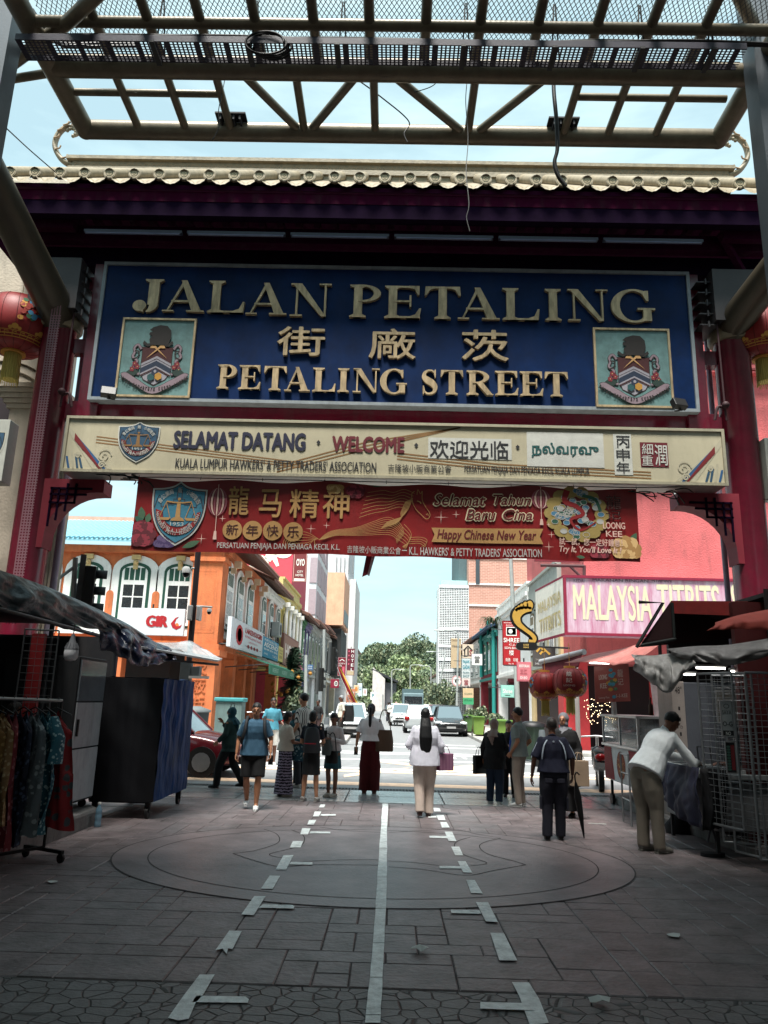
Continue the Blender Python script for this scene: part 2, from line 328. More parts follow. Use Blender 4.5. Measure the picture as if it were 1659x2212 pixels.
for d in ([(1385, 91), (1405, 91), (1400, 104), (1378, 104)], [(1360, 122), (1388, 122), (1378, 143), (1352, 143)], [(1335, 159), (1366, 159), (1355, 179), (1327, 179)], [(1305, 195), (1342, 195), (1330, 222), (1297, 222)],
          [(1265, 250), (1310, 250), (1298, 278), (1252, 278)], [(1225, 311), (1268, 311), (1236, 374), (1190, 374)], [(1165, 400), (1210, 402), (1178, 459), (1127, 457)], [(1098, 490), (1147, 491), (1096, 573), (1042, 570)],
          [(990, 641), (1044, 643), (1004, 722), (985, 718), (978, 742), (962, 720), (930, 726)], [(862, 830), (927, 830), (876, 920), (845, 952), (815, 1022), (770, 1030), (725, 1018), (790, 925)],
          [(1388, 133), (1450, 133), (1450, 140), (1384, 140)], [(1342, 208), (1427, 210), (1427, 217), (1336, 217)], [(1258, 341), (1350, 343), (1350, 354), (1250, 352)], [(1136, 527), (1262, 529), (1272, 536), (1268, 545), (1116, 541)],
          [(848, 922), (1060, 926), (1075, 938), (1070, 953), (830, 950)]): q4(s_(d, 0)[::-1])
for d in ([(212, 105), (240, 107), (246, 122), (218, 122)], [(225, 137), (258, 137), (266, 160), (236, 160)], [(243, 168), (270, 168), (284, 192), (250, 192)], [(262, 210), (294, 210), (313, 251), (279, 250)], [(290, 274), (325, 274), (342, 312), (308, 312)],
          [(318, 337), (352, 338), (382, 388), (342, 386)], [(355, 419), (392, 420), (426, 478), (376, 476)], [(397, 516), (450, 517), (492, 603), (440, 600)], [(459, 650), (518, 651), (576, 771), (498, 770)],
          [(553, 863), (626, 864), (670, 935), (712, 1040), (630, 1050), (585, 925)], [(195, 227), (272, 228), (276, 238), (197, 236)], [(240, 358), (332, 360), (337, 370), (240, 369)], [(288, 549), (412, 551), (420, 567), (291, 564)],
          [(416, 952), (590, 956), (640, 955), (648, 988), (500, 984), (416, 980)], [(190, 140), (225, 140), (228, 148), (192, 148)]): q4(s_(d, 829.5)[::-1])
struct('bay_markings', g, PAINT)
g = MB(); s3 = lambda pts: [(743+x*.2083, 1486+y*.2083) for x, y in pts]
for a, b_, c_, d_, m_ in ((-900, 950, 2800, 1110, 0), (-900, 1000, 2800, 1160, 0)): pass
def band(y0, y1, x0, x1, m_=0, sk=0): g.add([(x0, y0, .0065), (x1, y0+sk, .0065), (x1, y1+sk, .0065), (x0, y1, .0065)], [(0, 1, 2, 3)], m_)
band(16.15, 16.75, -14, 14, 1, -.35*2); band(19.3, 19.75, -14, 14, 1, -1.2); band(20.1, 20.5, -14, 14, 0, -1.2)
band(22.6, 22.95, -3, 6, 0); band(25.3, 25.6, -10, 9, 0); band(26.2, 26.4, -10, 9, 0); band(29.5, 29.9, -1.3, 3.4, 0); band(31.6, 31.9, -1.3, 3.4, 0)
for k in range(9): band(24.1, 25.0, 1.9+k*.33, 2.0+k*.33, 0, 0)
for p_ in ([(1350, 800), (1000, 830), (1100, 880), (1350, 850)], [(0, 905), (380, 850), (700, 830), (380, 880), (0, 930)], [(380, 745), (700, 790), (700, 810), (380, 775)]):
    q = [G(u, v) for u, v in s3(p_)]; g.add([(a.x, a.y, .0078) for a in q][::-1], [tuple(range(len(q)))], 1)
for k in range(12): band(36+k*9, 39+k*9, .95, 1.07, 0)
struct('road_markings', g, [PAINTW, PAINTO])
# raised pavements
def slab(name, poly, z0, z1, mats, bevel=.04):
    g = MB(); g.prism(poly, flo(0), z0, z1); return struct(name, g, mats, bevel=bevel)
slab('left_step', [(-9.2, 3), (-3.86, 3), (-3.74, 9.2), (-3.72, 10.35), (-3.9, 10.6), (-9.2, 10.6)], -.05, .2, KERB)
slab('right_kerb_pavement', [(9.2, 3), (9.2, 14.6), (4.4, 14.6), (3.93, 14.3), (3.86, 13.2), (3.95, 11.6), (4.12, 9.7), (4.2, 7.8), (4.3, 3)], -.05, .15, KERB, .06)
slab('left_pavement', [(-40, 27.6), (-3.5, 27.2), (-2.2, 28.2), (-1.7, 30.5), (-1.9, 40), (-2.9, 60), (-3.1, 220), (-40, 220)], -.05, .15, PAVE)
slab('right_pavement', [(40, 24.5), (40, 220), (4.6, 220), (4.5, 60), (4.0, 44), (3.85, 33), (4.2, 29.6), (5.2, 28), (6.6, 26.5)], -.05, .15, PAVE)
# litter
for i, (u, v, s, lab, ang) in enumerate(((906, 2058, .05, 'crumpled white tissue lying near the right dashes', .4), (1457, 2024, .055, 'torn white paper scrap on the right side paving', .1), (1293, 2171, .05, 'crumpled pale paper on the front cobbles', 1), (112, 1908, .05, 'flat white paper scrap on the dark left paving', .2), (1290, 1781, .14, 'thin white straw lying beside the umbrella tip', 0))):
    p = G(u, v); g = MB(); rnd = random.Random(i); pts = []
    if i == 4: g.beam((p.x-.12, p.y, .012), (p.x+.12, p.y-.02, .012), .012, .008)
    else:
        for k in range(9): a = k*2*math.pi/9; r_ = s*(.55+.6*rnd.random()); pts.append((p.x+r_*math.cos(a)*1.2, p.y+r_*math.sin(a), .012+(rnd.random()*.03 if i in (0, 2) else .002)))
        pts.append((p.x, p.y, .05 if i in (0, 2) else .014)); g.add(pts, [(k, (k+1) % 9, 9) for k in range(9)])
    tag(g.build('straw' if i == 4 else 'paper_scrap', C('c8cac6'), solid=.002), lab, 'litter', 'litter on the paving')
# ================================================================ the gate
YG = 12.0; YF = 11.86
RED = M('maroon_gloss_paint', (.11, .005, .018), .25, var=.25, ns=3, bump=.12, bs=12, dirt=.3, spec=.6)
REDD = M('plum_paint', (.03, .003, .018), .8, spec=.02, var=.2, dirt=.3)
GOLD = M('weathered_gold_glaze', (.23, .19, .125), .55, var=.3, ns=7, bump=.5, bs=22, dirt=.45)
GOLDL = M('brushed_gold_leaf', (.46, .35, .21), .42, .35, var=.5, ns=10, bump=.3, dirt=.35, stretch=(1, 1, .25))
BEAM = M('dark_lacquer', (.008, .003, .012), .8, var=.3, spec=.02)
gate = th('entrance_gate', 'huge maroon gate with golden tiled roof spanning the street', 'gate', (0, YG, 0))
gp = lambda mb, n, m, **k: (lambda o: (setattr(o, 'location', (0, -YG, 0)), o)[1])(mb.build(n, m, gate, **k))
for x in (-5.93, 5.70):
    g = MB(); g.lathe([(.34, 0), (.34, .25), (.29, .3), (.285, 8.1), (.33, 8.14), (.33, 8.3)], (x, YG+.05, 0), 32); gp(g, 'pillar', RED)
    g = MB(); g.lathe([(.335, 7.72), (.37, 7.76), (.37, 7.9), (.335, 7.94)], (x, YG+.05, 0), 32); gp(g, 'collar', GOLD)
    s = 1 if x < 0 else -1            # curved bracket below the light box
    g = MB(); arc = [(.29+.78*(1-math.cos(R(a))), 4.0+.78*math.sin(R(a))) for a in range(0, 91, 10)]
    pl = [(x+s*a, b) for a, b in [(.1, 3.86)]+[(.29, 3.86)]+arc[1:]+[(1.18, 4.78), (1.18, 5.0), (.1, 5.0)]]
    g.prism(pl if s > 0 else pl[::-1], front(YG), -.2, .16)
    for a0, b0, a1, b1 in ((.32, 4.72, .92, 4.75), (.32, 4.82, 1.0, 4.85), (.32, 4.58, .75, 4.61), (.33, 4.2, .36, 4.85), (.45, 4.3, .48, 4.85), (.58, 4.45, .61, 4.92), (.72, 4.58, .75, 4.92)):
        lo, hi = sorted((x+s*a0, x+s*a1)); g.box((lo, YG-.19, b0), (hi, YG-.162, b1), 1)
    gp(g, 'bracket', [M('bracket_red', (.17, .008, .02), .65), BEAM])
    # second post beside the sign, tied to the pillar
    xi = x+s*.62; g = MB(); g.box((xi-.1 if s > 0 else xi-.24, YG-.05, 5.9), (xi+.24 if s > 0 else xi+.1, YG+.25, 9.0)); gp(g, 'side_post', RED)
    for z in (6.25, 7.45, 8.65):
        lo, hi = sorted((x+s*.2, xi)); g = MB(); g.box((lo, YG+.02, z-.13), (hi, YG+.2, z+.13)); gp(g, 'tie', RED)
g = MB(); g.box((-5.6, YG+.04, 6.1), (5.38, YG+.3, 6.44)); gp(g, 'lower_beam', RED)
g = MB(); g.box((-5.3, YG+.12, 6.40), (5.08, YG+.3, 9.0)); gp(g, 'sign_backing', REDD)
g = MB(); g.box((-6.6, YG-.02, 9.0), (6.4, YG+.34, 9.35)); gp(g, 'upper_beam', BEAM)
g = MB(); g.box((-6.5, YG-.42, 9.24), (6.3, YG-.25, 9.52)); gp(g, 'purlin', REDD)
g = MB(); g.box((-6.4, YG-.92, 9.4), (6.2, YG-.76, 9.72)); gp(g, 'purlin', BEAM)
# roof underside
g = MB(); sl = (10.32-9.62)/(2.2)
fr_ = lambda a, b, c=0: Vector((a, 12.6-b, 9.62+b*.0+1.9*(1-b/2.35)**1.2*.55+c))
YE, ZE, YR, ZR = 11.02, 9.96, 12.25, 10.93                    # eave and ridge lines
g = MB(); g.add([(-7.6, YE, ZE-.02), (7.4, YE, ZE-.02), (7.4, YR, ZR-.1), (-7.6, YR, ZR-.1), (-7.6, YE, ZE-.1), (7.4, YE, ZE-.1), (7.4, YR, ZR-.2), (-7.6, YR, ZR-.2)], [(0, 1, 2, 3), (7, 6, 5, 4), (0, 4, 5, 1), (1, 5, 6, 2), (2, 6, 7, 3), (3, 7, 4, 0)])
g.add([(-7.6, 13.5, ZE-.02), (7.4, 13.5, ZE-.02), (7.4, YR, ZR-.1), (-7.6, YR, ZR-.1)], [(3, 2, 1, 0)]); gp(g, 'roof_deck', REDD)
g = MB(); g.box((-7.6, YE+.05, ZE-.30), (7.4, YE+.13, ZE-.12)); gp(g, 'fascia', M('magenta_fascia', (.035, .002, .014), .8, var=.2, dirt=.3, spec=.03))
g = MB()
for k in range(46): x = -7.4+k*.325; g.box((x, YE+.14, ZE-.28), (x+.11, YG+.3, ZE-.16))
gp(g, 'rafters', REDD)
for x0, x1 in ((-7.2, -5.6), (5.4, 7.0)):
    g = MB(); g.box((x0, YE+.3, 9.3), (x1, YE+.45, 9.52)); g.beam((x0, YE+.4, 9.45), (x0+.9*(1 if x0 < 0 else 1), YG, 8.4), .1, .1); gp(g, 'bracket_arm', REDD)
# glazed tiles: rolls with round ends, drip tiles between
g = MB(); N = 35; x0 = -7.45; dx = 14.7/N; dirv = Vector((0, YR-YE, ZR-ZE)); 
for k in range(N+1):
    x = x0+k*dx; p0 = Vector((x, YE-.06, ZE+.13)); g.tube([p0, p0+dirv*.99], .092, 12, 0, cap=False)
    fr1 = frame(p0+Vector((0, -.005, 0)), (1, 0, 0), (0, 0, 1), (0, -1, 0)); g.prism(circ(0, 0, .10, n=20), fr1, -.05, .012); g.add([], [])
    ribbon(g, circ(0, 0, .075, n=18), .012, fr1, .018, 1, True); ribbon(g, circ(0, 0, .038, n=12), .014, fr1, .018, 1, True)
    ribbon(g, [(-.035, -.035), (.035, .035)], .012, fr1, .02, 1); ribbon(g, [(-.035, .035), (.035, -.035)], .012, fr1, .02, 1)
    if k < N:
        xm = x+dx/2; n_ = 10; top = []; bot = []
        for i in range(n_+1):
            t = i/n_; xx = xm+(t-.5)*(dx-.06); sag = .115*math.sin(math.pi*t)**.7; top.append((xx, YE-.02+.0*t, ZE+.10-sag*.35)); bot.append((xx, YE-.10, ZE+.06-sag*1.15-.008*abs(math.sin(5*math.pi*t))))
        g.add(top+bot, [(i, n_+1+i, n_+2+i, i+1) for i in range(n_)], 0, True)
        g.add(top+[(q[0], q[1]+dirv.y*.98, q[2]+dirv.z*.98) for q in top], [(i, i+1, n_+2+i, n_+1+i) for i in range(n_)], 0, True)
        for i in range(4): ribbon(g, [(xm-.1+i*.02, ZE-.01-.012*i), (xm, ZE-.03-.02*i), (xm+.1-i*.02, ZE-.01-.012*i)], .008, lambda a, b, c=0: Vector((a, YE-.115, b)), 0, 1)
gp(g, 'roof_tiles', [GOLD, M('tile_relief', (.45, .36, .22), .6)])
# ridge with a band of relief and curled finials
g = MB(); xs = [-6.25+k*.5 for k in range(26)]
zz = lambda x: ZR-.02
g.box((-6.2, YR-.12, ZR-.12), (6.0, YR+.12, ZR+.1)); g.box((-6.25, YR-.16, ZR+.1), (6.05, YR+.16, ZR+.2)); g.box((-6.2, YR-.1, ZR+.2), (6.0, YR+.1, ZR+.36)); g.box((-6.3, YR-.17, ZR+.36), (6.1, YR+.17, ZR+.43))
rnd = random.Random(2)
for k in range(150): x = -6.15+k*.081; ribbon(g, [(x, ZR+.22+rnd.random()*.04), (x+.03, ZR+.31), (x+.07, ZR+.23+rnd.random()*.06)], .02, front(YR-.105), .004, 1)
for k in range(24): g.box((-6.2+k*.51, YR-.13, ZR-.12), (-6.19+k*.51, YR-.12, ZR+.1), 1)
gp(g, 'ridge', [GOLD, M('relief_brown', (.3, .2, .12), .7)])
for s, xe in ((-1, -6.0), (1, 5.8)):
    g = MB(); q_ = .62; pts = spline([(xe-s*.6, ZR+.25), (xe+s*.05, ZR+.27), (xe+s*.42, ZR+.42), (xe+s*.62, ZR+.72), (xe+s*.60, ZR+1.0), (xe+s*.46, ZR+1.17), (xe+s*.28, ZR+1.16), (xe+s*.22, ZR+1.04), (xe+s*.30, ZR+.98)], 6)
    n_ = len(pts); g.tube([(p[0], YR, p[1]) for p in pts], [.10-.065*(i/n_) for i in range(n_)], 10, flat=.6)
    g.tube([(xe+s*.45, YR, ZR+1.12), (xe+s*.47, YR, ZR+1.24), (xe+s*.39, YR, ZR+1.3), (xe+s*.41, YR, ZR+1.36)], [.03, .022, .016, .008], 6)
    for k in range(7): a = R(30+k*35); g.ball((xe+s*(.34+.09*math.cos(a)), YR-.03, ZR+1.03+.09*math.sin(a)), (.035, .035, .035), 0, 8, 6)
    for k in range(6): q = pts[int(n_*(.25+.09*k))]; g.tube([(q[0], YR-.08, q[1]), (q[0]-s*.09, YR-.09, q[1]+.02), (q[0]-s*.10, YR-.08, q[1]+.08)], .016, 6, 1)
    gp(g, 'finial', [GOLD, M('relief_brown', (.3, .2, .12), .7)])
# ---------------------------------------------------------------- blue street sign
BLUE = M('deep_blue_enamel', (.001, .017, .075), .5, var=.35, ns=2, bump=.03, dirt=.1, spec=.12)
sign = th('street_sign', 'long dark blue name board with raised gold lettering', 'sign', (0, YG, 0))
sp = lambda mb, n, m, par=sign, **k: (lambda o: (setattr(o, 'location', (0, -YG, 0) if par is sign or par is gate else (0, 0, 0)), o)[1])(mb.build(n, m, par, **k))
SX0, SX1, SZ0, SZ1 = -5.15, 4.93, 6.44, 8.92
g = MB(); g.box((SX0, YF, SZ0), (SX1, YG+.02, SZ1)); sp(g, 'panel', BLUE)
g = MB(); w = .055
for lo, hi in (((SX0-w, SZ0-w), (SX1+w, SZ0)), ((SX0-w, SZ1), (SX1+w, SZ1+w)), ((SX0-w, SZ0), (SX0, SZ1)), ((SX1, SZ0), (SX1+w, SZ1))): g.box((lo[0], YF-.04, lo[1]), (hi[0], YG+.025, hi[1]))
sp(g, 'frame', M('dull_white_trim', (.22, .25, .27), .5, var=.2, dirt=.4))
class Glyph:      # serif capitals built of strokes in a unit box
    pass
def serif(mb, ch, x0, x1, z0, z1, Y, dep=.06):
    W = x1-x0; Hh = z1-z0; k = [0]
    def pc(poly):           # one piece, each a hair prouder than the last
        k[0] += 1; q = [(x0+a*W, z0+b*Hh) for a, b in poly]; A = sum(q[i][0]*q[(i+1) % len(q)][1]-q[(i+1) % len(q)][0]*q[i][1] for i in range(len(q)))
        if A < 0: q = q[::-1]
        mb.prism(q, front(Y), 0, dep+.0021*k[0])
    r = Hh/W; T = .235*r; t = .055; tv = .055*r
    def stem(c, w, a=0, b=1, s1=True, s2=True, sw=.16):
        pc([(c-w/2, a), (c+w/2, a), (c+w/2, b), (c-w/2, b)])
        if s1: pc([(c-w/2-sw*r*.7, a), (c+w/2+sw*r*.7, a), (c+w/2+sw*r*.7, a+t*.7), (c+w/2, a+t*1.8), (c-w/2, a+t*1.8), (c-w/2-sw*r*.7, a+t*.7)])
        if s2: pc([(c-w/2-sw*r*.7, b-t*.7), (c-w/2, b-t*1.8), (c+w/2, b-t*1.8), (c+w/2+sw*r*.7, b-t*.7), (c+w/2+sw*r*.7, b), (c-w/2-sw*r*.7, b)])
    def arcp(cx, cy, rx, ry, th_, tv_, a0, a1, n=18):
        o = []; i_ = []
        for j in range(n+1):
            a = R(a0+(a1-a0)*j/n); o.append((cx+rx*math.cos(a), cy+ry*math.sin(a))); i_.append((cx+(rx-th_)*math.cos(a), cy+(ry-tv_)*math.sin(a)))
        pc(o+i_[::-1])
    def bar(y, xa, xb, th_=t): pc([(xa, y-th_/2), (xb, y-th_/2), (xb, y+th_/2), (xa, y+th_/2)])
    e = .16*r*.7
    if ch == 'I': stem(.5, T)
    elif ch == 'L':
        stem(e+T/2, T); bar(t/2, e+T/2, .97); pc([(.6, 0), (.97, 0), (1, .34), (.95, .34), (.86, .12), (.7, t)])
    elif ch in 'EF':
        stem(e+T/2, T); bar(1-t/2, e+T/2, .95); bar(.52, e+T/2, .7); bar(t/2, e+T/2, .97)
        pc([(.66, 1), (.95, 1), (.95, .72), (.9, .72), (.82, .9), (.66, 1-t)]); pc([(.6, 0), (.95, 0), (1, .3), (.95, .3), (.84, .11), (.7, t)]); pc([(.68, .34), (.73, .34), (.73, .70), (.68, .70)]) 
    elif ch == 'T':
        stem(.5, T, s2=False); bar(1-t/2, .03, .97); pc([(.02, 1), (.3, 1), (.3, 1-t), (.15, .9), (.05, .72), (0, .72)]); pc([(.98, 1), (.7, 1), (.7, 1-t), (.85, .9), (.95, .72), (1, .72)])
    elif ch in 'PR':
        stem(e+T/2, T); cx = e+T+.02; rx = (.93 if ch == 'P' else .86)-cx; arcp(cx, .735, rx, .265, T*.85, t, -90, 90); bar(1-t/2, e+T/2, cx+.02); bar(.47+t/2, e+T/2, cx+.02)
        if ch == 'R': pc([(cx+.02, .47), (cx+.02+T, .5), (.97, .03), (1.02, .03), (1.02, 0), (.97-T*.9, 0)])
    elif ch == 'A':
        pc([(.10, t*.6), (.10+tv*.8, t*.6), (.50, .9), (.46, 1)]); pc([(.40, 1), (.54, 1), (.93, t*.6), (.93-T*1.15, t*.6)]); bar(.33, .2, .72)
        for a, b in ((0, .27), (.58, 1.0)): pc([(a, 0), (b, 0), (b, t*.8), (a, t*.8)])
    elif ch == 'N':
        pc([(.13, .03), (.13+tv, .03), (.13+tv, .97), (.13, .97)]); pc([(.83, 0), (.83+tv, 0), (.83+tv, .97), (.83, .97)]); pc([(.04, 1), (.04+T*1.1, 1), (.83+tv, .0), (.83-T*.3, 0)])
        for a, b, z in ((0, .3, 0), (0, .22, 1-t*.8), (.7, 1.0, 1-t*.8)): pc([(a, z), (b, z), (b, z+t*.8), (a, z+t*.8)])
    elif ch == 'J':
        stem(.64, T*1.25, .2, 1, s1=False); arcp(.64+T*.625-.36, .24, .36, .27, T, t, -90, 5); arcp(.22, .17, .22, .17, .2, .16, 0, 359); 
        pc([(.2, .02), (.36, -.03), (.36, .03), (.2, .1)])
    elif ch == 'G':
        arcp(.52, .5, .52, .53, T*1.05, t*1.1, 48, 312, 30); pc([(.80, .98), (.86, .98), (.86, .66), (.81, .66), (.74, .85), (.68, .94)]); stem(.82, T, .03, .40, s1=False, s2=False); bar(.40, .6, 1.0, t*1.1)
    elif ch == 'S':
        c = spline([(.82, .80), (.66, .95), (.42, .96), (.22, .86), (.20, .69), (.38, .57), (.62, .46), (.80, .30), (.76, .12), (.55, .035), (.32, .05), (.14, .2)], 5); n = len(c); o = []; i_ = []
        for j, p in enumerate(c):
            d = (c[min(j+1, n-1)]-c[max(j-1, 0)]); d = Vector((d.x*W, d.y*Hh)).normalized(); f = j/(n-1); w_ = (.03+.105*math.exp(-((f-.5)/.2)**2))*Hh; nn = Vector((-d.y, d.x))
            o.append((p.x+nn.x*w_/W, p.y+nn.y*w_/Hh)); i_.append((p.x-nn.x*w_/W, p.y-nn.y*w_/Hh))
        pc(o+i_[::-1]); pc([(.78, 1), (.84, 1), (.84, .68), (.78, .68), (.72, .88)]); pc([(.18, 0), (.12, 0), (.12, .34), (.18, .34), (.25, .14)])
g = MB()
c3 = lambda x, y: (x*.5, y*.5+553); c4 = lambda x, y: (x*.5+829.5, y*.5+553)
def put(ch, cf, xa, ya, xb, yb):
    (ua, va), (ub, vb) = cf(xa, ya), cf(xb, yb); a = P(ua, (va+vb)/2, YF); b = P(ub, (va+vb)/2, YF); t_ = P((ua+ub)/2, va, YF); q = P((ua+ub)/2, vb, YF)
    serif(g, ch, a.x, b.x, q.z, t_.z, YF)
for a in (('J', c3, 583, 108, 715, 246), ('A', c3, 711, 113, 889, 248), ('L', c3, 903, 116, 1062, 252), ('A', c3, 1068, 124, 1243, 260), ('N', c3, 1257, 128, 1432, 268), ('P', c3, 1512, 133, 1655, 272),
          ('E', c4, 3, 138, 160, 276), ('T', c4, 175, 141, 330, 279), ('A', c4, 318, 145, 497, 281), ('L', c4, 510, 148, 668, 284), ('I', c4, 685, 151, 770, 286), ('N', c4, 791, 153, 964, 288), ('G', c4, 977, 155, 1165, 291),
          ('P', c3, 942, 476, 1032, 579), ('E', c3, 1035, 479, 1130, 582), ('T', c3, 1142, 483, 1240, 586), ('A', c3, 1232, 486, 1342, 589), ('L', c3, 1352, 490, 1452, 592), ('I', c3, 1457, 492, 1512, 593), ('N', c3, 1526, 493, 1640, 595), ('G', c3, 1642, 496, 1758, 599),
          ('S', c4, 158, 497, 235, 603), ('T', c4, 243, 500, 341, 604), ('R', c4, 355, 502, 468, 606), ('E', c4, 478, 504, 578, 608), ('E', c4, 585, 506, 685, 610), ('T', c4, 692, 508, 792, 612)):
    put(*a)
for ch, (ua, va), (ub, vb) in (('街', c3(1199, 312), c3(1405, 436)), ('廠', (797, 713), (898, 778)), ('茨', c4(335, 326), c4(536, 460))):
    a = P(ua, (va+vb)/2, YF); b = P(ub, (va+vb)/2, YF); text(g, ch, front(YF), a.x, P((ua+ub)/2, vb, YF).z, b.x, P((ua+ub)/2, va, YF).z, .06, 0, .035, .06)
sp(g, 'lettering', GOLDL)
# crest plaques
MINT = M('mint_enamel', (.11, .21, .205), .5, var=.3, ns=5, dirt=.25)
CRM = [MINT, C('3a0407'), C('0b2038'), C('8d8a92'), C('b58c5a'), C('18120f'), C('7d6c74'), C('0e2a22'), C('6d1020'), C('a87a2a'), C('15474a')]
for cx_, lab in ((-4.29, 0), (4.06, 1)):
    x0, x1 = (P(262, 780, YF).x, P(414, 780, YF).x) if lab == 0 else (P(1287, 790, YF).x, P(1444, 790, YF).x); z0, z1 = (P(335, 856, YF).z, P(342, 694, YF).z) if lab == 0 else (P(1368, 878, YF).z, P(1363, 716, YF).z)
    W = x1-x0; Z = z1-z0; f = lambda a, b, c=0: Vector((x0+a*W, YF-.03-c, z0+b*Z))
    pq = MB(); pq.box((x0, YF-.03, z0), (x1, YF-.001, z1)); po = sp(pq, 'crest_plaque', CRM[0])
    fr = MB(); w = .035
    for lo, hi in (((x0-w, z0-w), (x1+w, z0)), ((x0-w, z1), (x1+w, z1+w)), ((x0-w, z0), (x0, z1)), ((x1, z0), (x1+w, z1))): fr.box((lo[0], YF-.055, lo[1]), (hi[0], YF-.002, hi[1]))
    sp(fr, 'frame', GOLDL, po)
    c = MB(); D = [.002]
    def fl(poly, m): D[0] += .0012; c.flat(poly, f, D[0], m)
    fl([(.27, .64), (.76, .64), (.73, .58), (.73, .3), (.66, .2), (.5, .12), (.34, .2), (.29, .3), (.29, .58)], 5)
    fl([(.29, .63), (.74, .63), (.72, .57), (.72, .31), (.65, .21), (.5, .14), (.35, .21), (.30, .31), (.30, .57)], 3)
    fl([(.29, .63), (.74, .63), (.72, .57), (.72, .42), (.51, .52), (.30, .42), (.30, .57)], 1)
    for k, (m_, o_) in enumerate(((1, .0), (3, -.0), (2, -.045), (3, -.115), (1, -.14))):
        t_ = (.02, .015, .075, .02, .015)[k]; y = .50+o_-(.0 if k else -.0); fl([(.30, y-.10-t_), (.51, y-t_), (.72, y-.10-t_), (.72, y-.10), (.51, y), (.30, y-.10)], m_)
    for s in (1, -1):
        X = lambda a: .51+s*(a-.51)
        fl([(X(.42), .67), (X(.40), .62), (X(.47), .62), (X(.66), .48), (X(.52), .61), (X(.45), .68)][::s], 4)
        pl = [(X(.28), .60), (X(.23), .66), (X(.18), .62), (X(.19), .56), (X(.17), .50), (X(.24), .44), (X(.19), .38), (X(.22), .30), (X(.29), .27)]
        ribbon(c, spline(pl, 5), .045, f, .011, 5); ribbon(c, spline([(a, b+.005) for a, b in pl], 5), .028, f, .013, 6)
        ribbon(c, spline([(X(.19), .58), (X(.25), .57), (X(.24), .50), (X(.17), .47)], 4), .02, f, .0142, 5)
        for a, b in ((.21, .41), (.18, .34), (.25, .37)):
            for q in range(5): an = R(q*72+10); c.flat(circ(X(a)+.022*math.cos(an), b+.022*math.sin(an), .016, n=8), f, .0155+.0004*q, 8)
            c.flat(circ(X(a), b, .008, n=6), f, .018, 4)
        fl([(X(.28), .30), (X(.18), .36), (X(.10), .30), (X(.14), .26), (X(.22), .25)][::s if False else 1], 7)
        fl([(X(.42), .69), (X(.36), .68), (X(.31), .72), (X(.29), .68), (X(.36), .64), (X(.42), .65)], 5)
    fl([(.40, .66), (.38, .74), (.42, .78), (.37, .80), (.38, .83), (.43, .84), (.37, .86), (.42, .90), (.52, .93), (.62, .92), (.68, .86), (.69, .76), (.65, .66)], 5)
    for k in range(7): ribbon(c, spline([(.46+.03*k, .69), (.50+.026*k, .78), (.46+.032*k, .88)], 4), .014, f, .0195, 6)
    ribbon(c, spline([(.40, .82), (.46, .83), (.50, .80)], 4), .012, f, .0197, 3); ribbon(c, spline([(.41, .88), (.50, .90), (.6, .89)], 4), .012, f, .0198, 6)
    for a, b, m_ in ((.455, .235, 10), (.51, .30, 2), (.56, .245, 9)): fl(circ(a, b, .055, .052, 6, 30, 390), m_)
    fl(circ(.51, .31, .02, .02, 10), 3)
    ribbon(c, spline([(.04, .24), (.10, .25), (.25, .17), (.5, .055), (.77, .17), (.92, .25), (.97, .24)], 7), .085, f, .0225, 5); ribbon(c, spline([(.05, .24), (.10, .25), (.25, .17), (.5, .055), (.77, .17), (.92, .25), (.96, .24)], 7), .073, f, .0235, 6)
    f2 = lambda a, b, cc=0: f(a, b, cc)
    arctext(c, 'Dewan Bandaraya Kuala Lumpur', f, .505, .86, .785, 233, 307, .05, .026, 5, .05, wf=.5, up=False)
    sp(c, 'crest', CRM, po)
